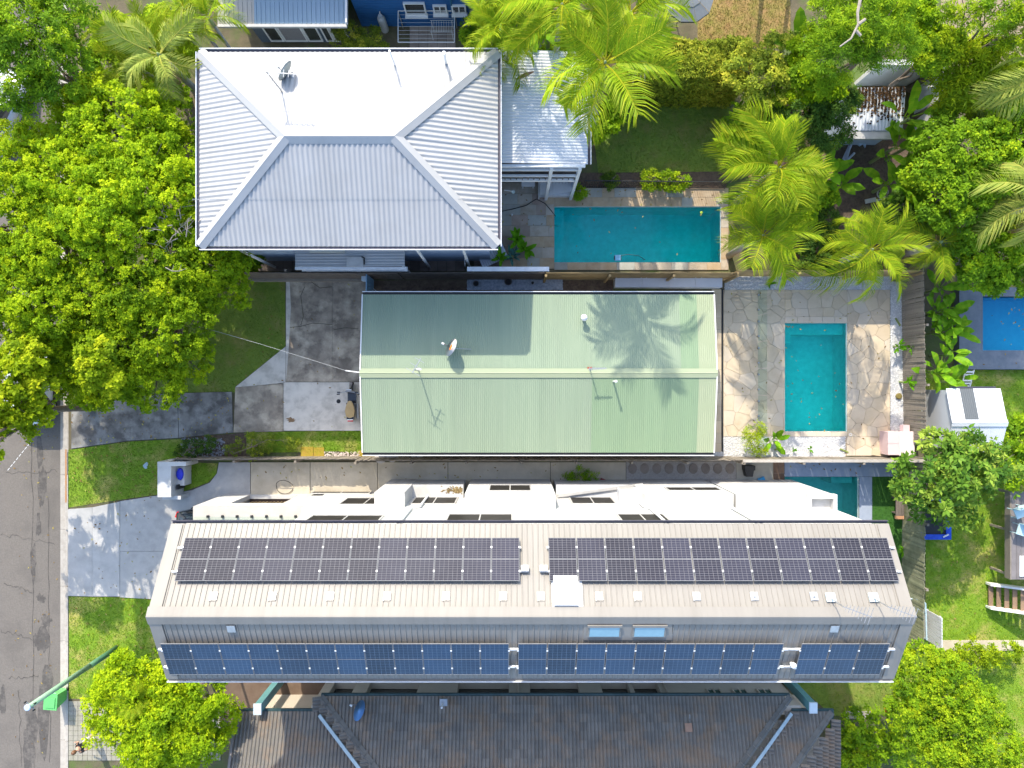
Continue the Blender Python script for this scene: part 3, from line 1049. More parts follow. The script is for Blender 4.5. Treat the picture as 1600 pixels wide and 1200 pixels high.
M_window = mat('dark_window_glass', (0.03, 0.032, 0.03), (0.045, 0.047, 0.045), rough=0.08, spec=0.7, scale=0.5)
M_frame = mat('grey_window_frame', (0.45, 0.44, 0.42), rough=0.5)
M_gutter_dark = mat('dark_gutter', (0.06, 0.055, 0.075), (0.08, 0.075, 0.09), rough=0.4)
M_gutter_w = mat('white_gutter', (0.72, 0.73, 0.74), rough=0.4)
M_teal = mat('teal_paint', (0.10, 0.24, 0.25), (0.12, 0.28, 0.28), rough=0.6)


def gutter(parent, p, q, z, m_in, m_lip, out, wd=0.11, lipw=0.03):
    """A gutter trough along p-q (plan), OUT: unit plan vector away from the wall."""
    a, b = Vector((*p, z)), Vector((*q, z))
    o = Vector((*out, 0))
    mb = MB()
    mb.add([a, b, b + o * wd, a + o * wd], [(0, 1, 2, 3)] if (b - a).cross(o).z > 0 else [(3, 2, 1, 0)], 0)
    c = o * wd
    up = Vector((0, 0, 0.09))
    for s, t, mi in ((c, c + o * lipw, 1),):
        vs = [a + s - up * .2, b + s - up * .2, b + t - up * .2, a + t - up * .2, a + s + up, b + s + up, b + t + up, a + t + up]
        mb.add(vs, [(4, 5, 6, 7), (0, 1, 5, 4), (1, 2, 6, 5), (2, 3, 7, 6), (3, 0, 4, 7), (3, 2, 1, 0)], mi)
    g_ = mb.build('gutter', [m_in, m_lip], parent)
    br = MB()
    n = max(2, int((b - a).length / 1.4))
    for i in range(n + 1):
        c0 = a.lerp(b, i / n)
        d = (b - a).normalized() * 0.015
        br.add([c0 - d + up, c0 + d + up, c0 + d + c + up, c0 - d + c + up], [(0, 1, 2, 3)], 0)
    return g_


def window(parent, x0, x1, z0, z1, y, facing=1, frame_m=None, glass_m=None, mull=1, depth=0.06, sill=False, name='window'):
    """A window in a wall parallel to the X axis at y; FACING +1 looks north, -1 south. > glass panes, sill."""
    fm, gm = frame_m or M_white, glass_m or M_window
    f = MB()
    t = 0.06
    ya, yb = sorted((y, y + facing * depth))
    f.box(x0 - t, ya, z0 - t, x1 + t, yb, z0)
    f.box(x0 - t, ya, z1, x1 + t, yb, z1 + t)
    f.box(x0 - t, ya, z0, x0, yb, z1)
    f.box(x1, ya, z0, x1 + t, yb, z1)
    for k in range(1, mull + 1):
        xm = x0 + (x1 - x0) * k / (mull + 1)
        f.box(xm - .025, ya + .004, z0, xm + .025, yb - .004, z1)
    o = f.build(name, fm, parent)
    for k in range(mull + 1):
        a = x0 + (x1 - x0) * k / (mull + 1) + (.025 if k else 0)
        b = x0 + (x1 - x0) * (k + 1) / (mull + 1) - (.025 if k < mull else 0)
        yy_ = y + facing * 0.02
        MB().box(a, yy_ - .008, z0, b, yy_ + .008, z1).build('pane', gm, o)
    if sill:
        s = MB()
        y2 = y + facing * 0.22
        ya, yb = sorted((y, y2))
        s.box(x0 - .1, ya, z0 - t - .05, x1 + .1, yb, z0 - t)
        s.build('sill', fm, o)
    return o


# ---------------------------------------------------------------- the green roofed house
gx0, gx1 = -6.50, 8.78
gy0, gy1, gyr = -2.98, 3.89, 0.466
gze, gzr = 2.75, 3.22
gh = thing('green_roofed_house', 'long low house under a pale green corrugated gable roof', 'house', ((gx0 + gx1) / 2, gyr, 0))
tn, ts = (gzr - gze) / (gy1 - gyr), (gzr - gze) / (gyr - gy0)


def gmat_n(k, n):
    return M_green_pale if k == n - 1 else (M_green_new if k > n * 0.86 else M_green)


def gmat_s(k, n):
    return M_green_pale if k == n - 1 else (M_green_new if k >= 13 else M_green)


roof_slope('roof_sheet', gh, gmat_n, (gx0, gy1), gx1 - gx0, (1, 0), (0, -1), gze, tn, lambda s: 0, lambda s: gy1 - gyr, 0.083, 0.009)
roof_slope('roof_sheet', gh, gmat_s, (gx0, gy0), gx1 - gx0, (1, 0), (0, 1), gze, ts, lambda s: 0, lambda s: gyr - gy0, 0.083, 0.009)
c = MB()
cap_strip(c, (gx0 - .02, gyr, gzr + .045), (gx1 + .02, gyr, gzr + .045), 0.20, 0.035)
c.build('ridge_cap', M_green_pale, gh)
c = MB()
for x in (gx0, gx1):
    for (ya, yb, za, zb) in ((gy0 + .002, gyr - .002, gze, gzr), (gyr + .002, gy1 - .002, gzr, gze)):
        c.bar((x, ya, za - .04), (x, yb, zb - .04), 0.05, 0.16)
c.build('barge_board', M_white, gh)
wm = mat('white_weatherboard', (0.70, 0.70, 0.68), (0.64, 0.64, 0.62), rough=0.6)
wl = MB()
wl.prism([(gx0 + .12, gy0 + .35), (gx1 - .35, gy0 + .35), (gx1 - .35, gy1 - .35), (gx0 + .12, gy1 - .35)], 0.0, gze - 0.02)
for xx in (gx0 + .12, gx1 - .35):
    wl.add([(xx, gy0 + .35, gze - .02), (xx, gy1 - .35, gze - .02), (xx, gyr, gzr - .06)], [(0, 1, 2)])
wl.build('wall', wm, gh)
gutter(gh, (gx0, gy1), (gx1, gy1), gze - .05, M_black, M_gutter_w, (0, 1))
gutter(gh, (gx0, gy0), (gx1, gy0), gze - .05, M_black, M_gutter_w, (0, -1))
MB().box(gx0 + .06, gyr - 0.55, 0.05, gx0 + .115, gyr - 3.0, 2.1).build('roller_door', M_white, gh)
MB().box(gx0 - 0.1, gyr - 2.9, 2.05, gx0 + .12, gyr - 0.9, 2.14).build('door_hood', M_white, gh)
for xx in (-4.0, 0.5, 5.0):
    window(gh, xx, xx + 1.6, 0.9, 2.1, gy1 - .35, 1)

# ---------------------------------------------------------------- the white hip roofed house
nx0, nx1 = -12.07, -0.544
ny0, ny1 = 5.316, 12.83
nze = 6.18
ND = (ny1 - ny0) / 2
nyr = (ny0 + ny1) / 2
NT = math.tan(R(20.0))
nh = thing('white_hip_roofed_house', 'raised house under a white ribbed metal hip roof', 'house', ((nx0 + nx1) / 2, nyr, 0))
LX, LY = nx1 - nx0, ny1 - ny0


def hipx(s):
    return max(0.02, min(s, LX - s, ND))


def hipy(s):
    return max(0.02, min(s, LY - s))


roof_slope('roof_sheet', nh, M_whiteroof, (nx0, ny1), LX, (1, 0), (0, -1), nze, NT, lambda s: 0, hipx, 0.178, 0.02)
half = LY * 0.42
roof_slope('roof_sheet', nh, M_whiteroof, (nx0, ny0), LX, (1, 0), (0, 1), nze, NT, lambda s: 0, lambda s: min(hipx(s), half * .56), 0.178, 0.02)
roof_slope('roof_sheet', nh, M_whiteroof, (nx0, ny0), LX, (1, 0), (0, 1), nze + .012, NT, lambda s: half * .56 - .12, lambda s: max(hipx(s), half * .56 - .11) if hipx(s) > half * .56 - .1 else half * .56 - .115, 0.178, 0.02)
roof_slope('roof_sheet', nh, M_whiteroof, (nx0, ny0), LY, (0, 1), (1, 0), nze, NT, lambda s: 0, hipy, 0.178, 0.02)
roof_slope('roof_sheet', nh, M_whiteroof, (nx1, ny0), LY, (0, 1), (-1, 0), nze, NT, lambda s: 0, hipy, 0.178, 0.02)
zr = nze + ND * NT
rl, rr_ = (nx0 + ND, nyr, zr + .05), (nx1 - ND, nyr, zr + .05)
rl, rr_ = Vector(rl) + Vector((0, 0, .06)), Vector(rr_) + Vector((0, 0, .06))
c = MB()
cap_strip(c, rl, rr_, 0.24, 0.16)
c.build('ridge_cap', M_whiteroof, nh)
for p, q in (((nx0, ny1, nze + .05), rl), ((nx0, ny0, nze + .05), rl), ((nx1, ny1, nze + .05), rr_), ((nx1, ny0, nze + .05), rr_)):
    c = MB()
    cap_strip(c, Vector(p) + Vector((0, 0, .04)), q, 0.23, 0.10)
    c.build('hip_cap', M_whiteroof, nh)
gutter(nh, (nx0, ny1), (nx1, ny1), nze - .05, M_gutter_dark, M_gutter_w, (0, 1))
gutter(nh, (nx0, ny0), (nx1, ny0), nze - .05, M_gutter_dark, M_gutter_w, (0, -1))
gutter(nh, (nx0, ny0), (nx0, ny1), nze - .05, M_gutter_dark, M_gutter_w, (-1, 0))
gutter(nh, (nx1, ny0), (nx1, ny1), nze - .05, M_gutter_dark, M_gutter_w, (1, 0))
w_ = MB()
w_.box(nx0 + .5, ny0 + .5, 0, nx1 - .45, ny1 - .5, nze - .03)
w_.build('wall', M_paleblue, nh)
for xx in (-11.0, -8.4, -3.0):
    window(nh, xx, xx + 1.3, 3.6, 4.9, ny0 + .5, -1)
# posts under the south eave
for xx in (-11.2, -3.9, -2.0):
    MB().bar((xx, ny0 + .2, 0), (xx, ny0 + .2, nze - .1), 0.09).build('post', M_white, nh)
# lean-to awning on the south side
az0 = 2.75
aw0, aw1 = ax(459, 3.0), ax(632, 3.0)
ayt, ayb = ay(386, 3.0), ay(417, 2.75)
roof_slope('awning_sheet', nh, M_whiteroof, (aw0, ayb), ayt + .45 - ayb, (0, 1), (1, 0), az0 + .05, 0.03, lambda s: 0, lambda s: aw1 - aw0, 0.125, 0.013)
MB().box(aw0 - .02, ayb - .12, az0 - .1, aw1 + .05, ayb - .005, az0 + .02).build('awning_gutter', M_gutter_w, nh)
MB().box(ax(483, 3), ay(394, 3), az0 + .09, ax(538, 3), ay(389, 3), az0 + .2).build('awning_skylight', mat('cream_sheet', (0.50, 0.48, 0.40), rough=0.6), nh)
MB().box(ax(541, 3), ay(416, 3), az0 + .12, ax(567, 3), ay(401, 3), az0 + .2).build('awning_patch', M_frame, nh)
MB().tube([(ax(565, 3), ay(401, 3), az0 + .24), (ax(569, 3), ay(403, 3), az0 + .24), (ax(569, 3), ay(413, 3), az0 + .22)], 0.03).build('waste_pipe', M_black, nh)
for xx in (aw0 + .1, (aw0 + aw1) / 2, aw1 - .1):
    MB().bar((xx, ayb + .05, 0), (xx, ayb + .05, az0), 0.08).build('post', M_white, nh)

# annex: a skillion roof over the rear deck
bx0, bx1 = nx1 - .25, ax(919, 5.1)
by0, by1 = ay(256, 5.0), ay(80, 5.0)
anx = thing('deck_annex', 'rear deck annex with ribbed skillion roof and white posts facing the long pool', 'annex', ((bx0 + bx1) / 2, (by0 + by1) / 2, 0))
roof_slope('roof_sheet', anx, metal('weathered_white_roof', (0.56, 0.585, 0.62), (0.52, 0.545, 0.58), rough=0.4, c3=(0.45, 0.44, 0.43), amt3=0.3),
           (bx1, by0), by1 - by0, (0, 1), (-1, 0), 4.95, 0.05, lambda s: 0, lambda s: bx1 - bx0, 0.125, 0.013)
gutter(anx, (bx1, by0), (bx1, by1), 4.92, M_gutter_dark, M_gutter_w, (1, 0))
MB().box(bx0, by0 - .12, 4.85, bx1 - .1, by0 - .01, 5.0).build('fascia', M_gutter_w, anx)
yf = by0 - .02
fr = MB()
fx0, fx1 = bx0 + .15, bx1 - .3
for xx in (fx0, fx0 + (fx1 - fx0) * .66, fx1):
    fr.bar((xx, yf - .1, 0), (xx, yf - .1, 4.85), 0.13)
fr.build('post', M_white, anx)
for z in (4.55, 3.72, 3.02):
    MB().box(fx0 + .07, yf - .145, z, fx1 - .07, yf - .055, z + (.2 if z < 3.5 else .1)).build('rail', M_white, anx)
MB().box(fx0, yf + .002, 2.95, fx1, by1 - .2, 3.1).build('deck_floor', M_wood_dark, anx)
for k in range(14):
    xx = fx0 + .1 + k * (fx1 - fx0 - .2) / 13
    MB().bar((xx, yf - .1, 3.22), (xx, yf - .1, 3.72), 0.03).build('baluster', M_wood_dark, anx)
MB().box(fx0, by1 - .3, 0, fx1, by1 - .2, 4.8).build('wall', M_paleblue, anx)
MB().box(fx1 + .01, yf + .3, 0, fx1 + .1, by1 - .2, 4.8).build('wall', M_paleblue, anx)
MB().box(fx0, yf + 1.6, 0.02, fx1, yf + 1.7, 2.94).build('wall', M_dark, anx)
MB().box(fx0 - .02, yf - 1.5, 0.05, fx0 + .06, yf - .2, 2.2).build('side_screen', M_gutter_w, anx)

# ---------------------------------------------------------------- the tall white townhouse
tx0, tx1 = -12.15, 13.43
tyn, tyr, tys = -4.98, -7.74, -10.37
tzn, tzr, tzs = 8.25, 9.95, 8.60
TN = (tzr - tzn) / (tyn - tyr)
TS = (tzr - tzs) / (tyr - tys)
th = thing('white_townhouse', 'tall white rendered townhouse under a beige ribbed metal gable roof', 'townhouse', ((tx0 + tx1) / 2, tyr, 0))
roof_slope('roof_sheet', th, M_beige, (tx0, tyn), tx1 - tx0, (1, 0), (0, -1), tzn, TN, lambda s: 0, lambda s: tyn - tyr, 0.19, 0.014, 'trim', 0.76)
roof_slope('roof_sheet', th, M_beige, (tx0, tys), tx1 - tx0, (1, 0), (0, 1), tzs, TS, lambda s: 0, lambda s: tyr - tys, 0.19, 0.014, 'trim', 0.76)
c = MB()
cap_strip(c, (tx0 - .02, tyr, tzr + .06), (tx1 + .02, tyr, tzr + .06), 0.30, 0.14)
c.build('ridge_cap', M_beige, th)
for x, s in ((tx0, 1), (tx1, -1)):
    for (ya, yb, za, zb) in ((tyn, tyr - .0, tzn, tzr), (tys, tyr, tzs, tzr)):
        c = MB()
        a, b = Vector((x, ya, za + .05)), Vector((x, yb, zb + .05))
        o_ = Vector((s * 0.42, 0, 0))
        dn = Vector((0, 0, -.3))
        c.add([a, b, b + o_, a + o_, a + dn, b + dn], [(0, 1, 2, 3), (0, 4, 5, 1)])
        c.build('barge_flashing', M_beige, th)
gutter(th, (tx0, tyn), (tx1, tyn), tzn - .06, M_gutter_dark, M_gutter_dark, (0, 1), 0.08)
gutter(th, (tx0, tys), (tx1, tys), tzs - .06, M_beige, M_gutter_w, (0, -1), 0.1)
wy = -5.12                                        # north wall of the upper floors
wx0, wx1 = -11.3, 13.2
w_ = MB()
w_.box(wx0 + 3.1, tys + .3, 4.3, wx1, wy, tzn - .12)
w_.box(wx0, tys + .3, 3.46, wx0 + 3.099, wy - 1.4, tzn - .12)
w_.box(wx0 + 2.6, tys + .3, -0.02, 12.2, wy, 4.299)
w_.box(wx0 + .3, tys + .3, 0.0, wx0 + 2.599, tys + .6, 3.3)
w_.box(12.201, tys + .3, 2.6, 13.19, wy - .004, 4.298)
for x in (wx0, wx1 - .2):
    w_.add([(x, tyn - .2, tzn - .12), (x, tys + .3, tzn - .12), (x, tys + .3, tzs - .1), (x, tyr, tzr - .15)], [(0, 1, 2, 3)])
w_.build('wall', M_render, th)
# forward blocks, flat on top
YB = -4.5


def block(u0, u1, y0_, z, par=0.0):
    x0_, x1_ = ax(u0, z), ax(u1, z)
    m = MB()
    m.box(x0_, wy + .001, 0.0, x1_, y0_, z)
    if par:
        m.box(x0_ - .03, y0_ - .14, z + .001, x1_ + .03, y0_ + .03, z + par)
        m.box(x0_ - .03, wy + .002, z + .001, x0_ + .11, y0_ - .141, z + par)
        m.box(x1_ - .11, wy + .002, z + .001, x1_ + .03, y0_ - .141, z + par)
    return m.build('front_block', M_render, th)


for b_ in [(585, 632, YB, 4.1), (726, 868, YB, 4.6), (1008, 1146, YB, 4.6), (1150, 1258, YB - .02, 4.5), (1259, 1302, YB - .02, 4.5, .3)]:
    block(*b_)
for b_ in [(633, 724, YB - .02, 1.75), (869, 1006, YB - .02, 1.75)]:
    block(*b_)
MB().bar(at(871, 775, 1.8), at(1004, 757, 1.8), .12, .1).build('roof_upstand', M_frame, th)
rg = np.random.default_rng(9)
V = []
for _ in range(160):
    p = at(722 - abs(rg.normal(0, 12)), 766 + rg.normal(0, 2.2), 1.76)
    a_ = rg.uniform(0, 6.28)
    d_, e_ = Vector((math.cos(a_), math.sin(a_), .1)) * .05, Vector((-math.sin(a_), math.cos(a_), .1)) * .03
    V += [p - d_, p + e_, p + d_, p - e_]
o = np_mesh('leaf_litter', np.array([tuple(p) for p in V]), 4, rg.uniform(0, 1, len(V) // 4), leaf_mat('dry_litter', (0.12, .08, .04), (0.25, .18, .08), (0.4, .3, .15), trans=.1), th)
o['kind'] = 'stuff'
# upper windows and lower windows (screened, grey)
M_screen = mat('window_screen', (0.022, 0.02, 0.018), (0.03, 0.028, 0.025), rough=0.5, spec=0.08)
for (u0, u1, v, yw, hh) in [(493, 580, 768.5, wy, 0.45), (700, 799, 811, wy, 0.58), (481, 592, 813, wy, 0.58), (970, 1041, 811, wy, 0.58),
                            (647, 712, 783, wy, 0.58), (538, 610, 784, wy, 0.58), (893, 957, 783, wy, 0.58),
                            (766, 828, 763.3, YB, 0.58), (1043, 1122, 765, YB, 0.32)]:
    d = -yw * F / (v - 600)
    zc = H - d
    s = d / F
    z0_, z1_ = (zc - hh * 1.4, zc + hh * 1.4)
    window(th, (u0 - 800) * s, (u1 - 800) * s, z0_, z1_, yw, 1, M_frame, M_screen, 1, 0.05)
# downpipes that dog-leg from the eave over the block to the ground
for xx, sx in ((-4.1, 0.9), (5.6, -0.5), (8.95, 0.0)):
    MB().tube([(xx, wy + .09, tzn - .1), (xx, wy + .09, 4.75), (xx + sx * .35, wy + .09, 4.4), (xx + sx * .35, wy + .09, 0.3)], 0.055, 8).build('downpipe', M_white, th)
# the western bay: carport with a balcony on its flat roof and an open porch in its north wall
gbx0, gbx1, gby = -13.55, -8.6, -5.20
MB().box(gbx0, gby - .2, 0, -12.3, gby, 3.3).build('carport_wall', M_render, th)
MB().box(-10.0, gby - .2, 0, gbx1, gby, 3.3).build('carport_wall', M_render, th)
MB().box(-12.3, gby - .2, 2.6, -10.0, gby, 3.3).build('porch_lintel', M_render, th)
MB().box(-12.3, gby - .2, 0.0, -10.0, gby - .02, 0.25).build('porch_step', M_render, th)
MB().box(-12.6, gby - 1.6, 0, -12.4, gby - .21, 2.6).box(-12.39, gby - 1.6, 0, -9.9, gby - 1.45, 2.6).build('porch_wall', M_cream, th)
MB().box(-12.38, gby - 1.44, .0, -10.0, gby - .21, .06).build('balcony_tiles', mat('balcony_tile', (0.15, 0.10, 0.085), (0.19, 0.13, 0.11), rough=0.7), th)
for k in range(13):
    xx = -12.2 + k * 0.17
    MB().bar((xx, gby - .35, .1), (xx, gby - .35, 1.1), 0.04).build('picket', M_wood_tan, th)
MB().box(gbx0, gby - 3.2, 3.301, gbx1, gby, 3.45).build('carport_roof', mat('balcony_render', (0.46, 0.43, 0.385), (0.42, 0.395, 0.35), rough=0.8), th)
for k in range(7):
    xx = -12.9 + k * 0.62
    MB().obox((xx, gby - .42, 3.5), (0.09, 0.10, 0.10)).build('glass_clamp', M_dark, th)
MB().box(-13.4, gby - .43, 3.56, -8.9, gby - .41, 4.3).build('glass_panel', M_glass, th)
MB().box(gbx0, gby - 1.2, 3.451, gbx0 + .5, gby - .6, 4.4).build('parapet', M_render, th)
# a pale metal hood and the service box hung on the wall
hood = thing('air_conditioner', 'white air conditioner box bracketed to the white wall by the sloping pipe', 'air conditioner', (5.05, wy + .3, 2.6))
local(MB().box(-0.45, -0.3, 0, 0.42, 0.3, 0.62), 'casing', M_white_metal, hood)
local(MB().box(-0.4, 0.301, .05, 0.2, 0.32, 0.57), 'grille', M_frame, hood)
local(MB().box(-0.4, -.28, -.06, -0.34, 0.28, -.001), 'bracket', M_steel, hood)
local(MB().box(0.3, -.28, -.06, 0.36, 0.28, -.001), 'bracket', M_steel, hood)

def on_slope_n(u, v):
    """The point of the townhouse's north roof slope under pixel (u, v)."""
    t = 0.0
    lo_, hi_ = 0.0, 1.0
    for _ in range(40):
        t = (lo_ + hi_) / 2
        y, z = tyn + (tyr - tyn) * t, tzn + (tzr - tzn) * t
        if 600 - y * F / (H - z) < v:
            lo_ = t
        else:
            hi_ = t
    return Vector((ax(u, z), y, z))


def on_slope_s(u, v):
    lo_, hi_ = 0.0, 1.0
    for _ in range(40):
        t = (lo_ + hi_) / 2
        y, z = tyr + (tys - tyr) * t, tzr + (tzs - tzr) * t
        if 600 - y * F / (H - z) < v:
            lo_ = t
        else:
            hi_ = t
    return Vector((ax(u, z), y, z))


PN, PS = math.atan(TN), math.atan(TS)
# fixing plates of the roof safety line
for k, u in enumerate([334, 426, 516, 605, 697, 786, 845, 936, 996, 1088, 1178, 1271]):
    p = on_slope_n(u, 932)
    m = MB()
    m.box(-.13, -.14, 0.03, .13, .14, 0.05)
    m.box(-.03, -.03, 0.05, .03, .03, 0.10)
    m.box(-.12, -.17, 0.03, -.1, -.14, .06)
    o = local(m, 'anchor_plate', mat('anchor_plate', (0.66, 0.63, 0.56), (0.58, 0.53, 0.45), rough=0.5, scale=8) if k < 9 else M_steel, th)
    o.parent = th
    o.matrix_parent_inverse = parent_inv(th)
    o.location, o.rotation_euler = p, (-PN, 0, 0)
for u in (362, 1303):
    p = on_slope_s(u, 981)
    o = MB().box(-.14, -.15, 0.03, .14, .15, 0.06).build('anchor_plate', M_steel, th)
    o.location, o.rotation_euler = p, (PS, 0, 0)
# roof hatch with a white upstand
p = on_slope_n(887, 929)
hatch = MB()
hatch.box(-.54, -.68, 0.03, .50, .62, 0.07)
hatch.box(-.48, -.40, 0.071, .33, .60, 0.19)
o = hatch.build('roof_hatch', M_white, th)
o.location, o.rotation_euler = p, (-PN, 0, 0)
for u in (944, 1014):
    p = on_slope_s(u, 984)
    f = MB()
    f.box(-.56, -.27, 0.02, .56, .27, 0.08)
    f.box(-.58, .21, 0.081, .58, .30, 0.12, mi=0)
    o = f.build('skylight', M_beige, th)
    o.location, o.rotation_euler = p, (PS, 0, 0)
    g2 = local(MB().box(-.50, -.22, 0.081, .50, .19, 0.095), 'pane', mat('sky_glass', (0.16, 0.30, 0.36), (0.19, 0.34, 0.40), rough=0.05, spec=1.0), o)
fl = MB()
a = on_slope_s(912, 966)
b = on_slope_s(1050, 966)
cpt = on_slope_s(1050, 999)
dpt = on_slope_s(912, 999)
n_ = Vector((0, -math.sin(PS), math.cos(PS))) * 0.035
fl.quad(a + n_, dpt + n_, cpt + n_, b + n_)
fl.build('skylight_flashing', M_beige, th)
# a whirling cowl beside the eastern panels
o = MB().lathe((0, 0, 0), [(0.06, 0), (0.06, 0.15), (0.10, 0.16), (0.10, 0.26), (0.03, 0.30)], 10).build('vent_cowl', M_white, th)
o.location = on_slope_s(1236, 1036)

# ---------------------------------------------------------------- solar arrays
M_cell = mat('solar_cell', (0.018, 0.018, 0.032), (0.026, 0.027, 0.044), rough=0.5, spec=0.12, rnd=0.30, scale=0.6)
M_cell2 = mat('solar_cell_sky_tint', (0.009, 0.027, 0.06), (0.014, 0.04, 0.085), rough=0.2, spec=0.25, rnd=0.45, scale=0.6)  # reflected sky blue put into the cells of the shaded slope
M_backsheet = mat('panel_backsheet', (0.17, 0.17, 0.185), rough=0.6, spec=0.1)
M_backsheet2 = mat('panel_backsheet_sky_tint', (0.13, 0.19, 0.28), rough=0.2, spec=0.16)  # the same sky blue painted into the backsheet
M_alu = mat('panel_frame_aluminium', (0.20, 0.205, 0.215), rough=0.6, spec=.1)


def panel_meshes(wd, ln_, cols, rows, cell_m, back_m):
    f = MB()
    t = 0.013
    f.box(-wd / 2, -ln_ / 2, 0, wd / 2, -ln_ / 2 + t, .035)
    f.box(-wd / 2, ln_ / 2 - t, 0, wd / 2, ln_ / 2, .035)
    f.box(-wd / 2, -ln_ / 2 + t, 0, -wd / 2 + t, ln_ / 2 - t, .035)
    f.box(wd / 2 - t, -ln_ / 2 + t, 0, wd / 2, ln_ / 2 - t, .035)
    f.box(-wd / 2 + t, -ln_ / 2 + t, .005, wd / 2 - t, ln_ / 2 - t, .025, mi=1)
    f.box(-wd / 2 + t, -.014, .0251, wd / 2 - t, .014, .0275)
    c_ = MB()
    gw = (wd - 2 * t - .012) / cols
    for i in range(cols):
        for h_ in (0, 1):
            l0 = -ln_ / 2 + t + .006 + h_ * (ln_ / 2 - t + .010)
            gl = (ln_ / 2 - t - .022) / (rows // 2)
            for j in range(rows // 2):
                xa = -wd / 2 + t + .006 + i * gw
                ya = l0 + j * gl
                e = .0048
                c_.quad((xa + e, ya + e, .0265), (xa + gw - e, ya + e, .0265), (xa + gw - e, ya + gl - e, .0265), (xa + e, ya + gl - e, .0265))
    return f.mesh('solar_panel', [M_alu, back_m]), c_.mesh('cell_sheet', [cell_m])


fN, cN = panel_meshes(0.965, 1.52, 6, 18, M_cell, M_backsheet)
fS, cS = panel_meshes(0.97, 1.48, 6, 18, M_cell2, M_backsheet2)


def array(label, p, n, step, tilt, fm, cm_, sheet_n, ends):
    root = thing('solar_array', label, 'solar array', p, group='solar arrays on the townhouse roof')
    L_ = n * step
    for i in range(n):
        x = -L_ / 2 + step * (i + .5)
        q = local(fm, 'solar_panel', None, root, (x, 0, 0), (0, 0, 0))
        c__ = local(cm_, 'cell_sheet', None, q)
    rails = MB()
    for yy_ in (-.42, .42):
        rails.box(-L_ / 2 - ends[0], yy_ - .025, -.07, L_ / 2 + ends[1], yy_ + .025, -.003)
    local(rails, 'mounting_rail', M_white_metal, root)
    cl = MB()
    for i in range(n + 1):
        x = -L_ / 2 + step * i
        for yy_ in (-.42, .42):
            cl.box(x - .03, yy_ - .03, .0352, x + .03, yy_ + .03, .047)
    local(cl, 'clamp', M_white, root)
    root.rotation_euler = (tilt, 0, 0)
    root.location = Vector(p) + Vector((0, math.sin(-tilt), math.cos(tilt))) * 0.15
    return root


pa = on_slope_n(550, 876)
pa.x = -5.6
array('longer run of dark solar panels on the sunny beige slope nearest the street', pa, 12, .977, -PN, fN, cN, 0, (.2, .05))
pa = on_slope_n(1125, 876)
pa.x = 7.21
array('run of dark solar panels on the sunny beige slope above the white roof hatch', pa, 12, .992, -PN, fN, cN, 0, (.05, .18))
pa = on_slope_s(525, 1024)
pa.x = -6.0
array('longest run of solar panels tinted sky blue on the shaded slope nearest the street', pa, 12, .983, PS, fS, cS, 0, (.15, .25))
pa = on_slope_s(1010, 1024)
pa.x = 4.70
array('run of nine solar panels tinted sky blue below the two skylights', pa, 9, 1.0, PS, fS, cS, 0, (.1, .45))
pa = on_slope_s(1316, 1024)
pa.x = 11.29
array('short run of three solar panels tinted sky blue at the end of the shaded slope', pa, 3, 1.0, PS, fS, cS, 0, (.4, .25))
for u, lab in ((820, 'white isolator box at the end of the streetward dark solar panels'), (849, 'white isolator box at the start of the dark solar panels by the hatch')):
    p = on_slope_n(u, 891)
    o = tag(MB().box(-.13, -.1, 0, .13, .1, .18).build('isolator_box', M_white), lab, 'isolator box', 'isolator boxes on the townhouse roof')
    o.location, o.rotation_euler = p + Vector((0, 0.03, .03)), (-PN, 0, 0)

# ---------------------------------------------------------------- the dark tiled house
M_tile = mat('roof_tile', (0.15, 0.14, 0.125), (0.20, 0.18, 0.155), rough=0.85, scale=1.6, bump=0.3, bscale=30, c3=(0.27, 0.18, 0.11), scale3=1.0, amt3=0.6, rnd=0.13)
M_tilecap = mat('ridge_tile', (0.10, 0.098, 0.09), (0.135, 0.125, 0.11), rough=0.85, scale=2, rnd=0.15)
tl = thing('tiled_house', 'house under a dark weathered roman tile roof in the townhouse shade', 'house', (0.6, -17, 0))
ez, tp = 2.7, 0.40
mY, wY = -13.58, -14.25
mx0, mx1 = ax(502, ez), ax(1234, ez)
lx0, rx_1 = ax(372, ez), ax(1299, ez)
yS = -23.0


def zmain(x, y):
    return ez + tp * min(mY - y, x - mx0, mx1 - x)


def zwing(x, y):
    return ez + tp * min(wY - y, rx_1 - x)


tmb = MB()
tw, tlg = 0.32, 0.345


def tile_mesh():
    m = MB()
    prof_ = [(0, 0.0), (0.035, 0.055), (0.085, 0.07), (0.13, 0.02), (0.16, 0.0), (0.195, 0.055), (0.245, 0.07), (0.29, 0.02), (0.32, 0.0)]
    vs = []
    for x, z in prof_:
        vs += [(x, 0.0, z + .022), (x, tlg + .03, z), (x, 0.0, z - .012)]
    fs = []
    for i in range(len(prof_) - 1):
        a_ = i * 3
        fs += [(a_, a_ + 3, a_ + 4, a_ + 1), (a_ + 2, a_ + 5, a_ + 3, a_)]
    m.add(vs, fs)
    return m


tm0 = tile_mesh()
tile_me = tm0.mesh('tile', M_tile)
places = []
# faces: (origin, along, up, predicate)
ang = math.atan(tp)


def lay(x0_, x1_, y_e, zf, other, rows, flip=None):
    n = int(math.ceil((x1_ - x0_) / tw))
    for j in range(rows):
        for i in range(n):
            x = x0_ + i * tw
            d = j * tlg * math.cos(ang)
            cx, cy = x + tw / 2, y_e - d - tlg * .5
            if other(cx, cy):
                places.append((Vector((x, y_e - d, ez + tp * d)), 0))


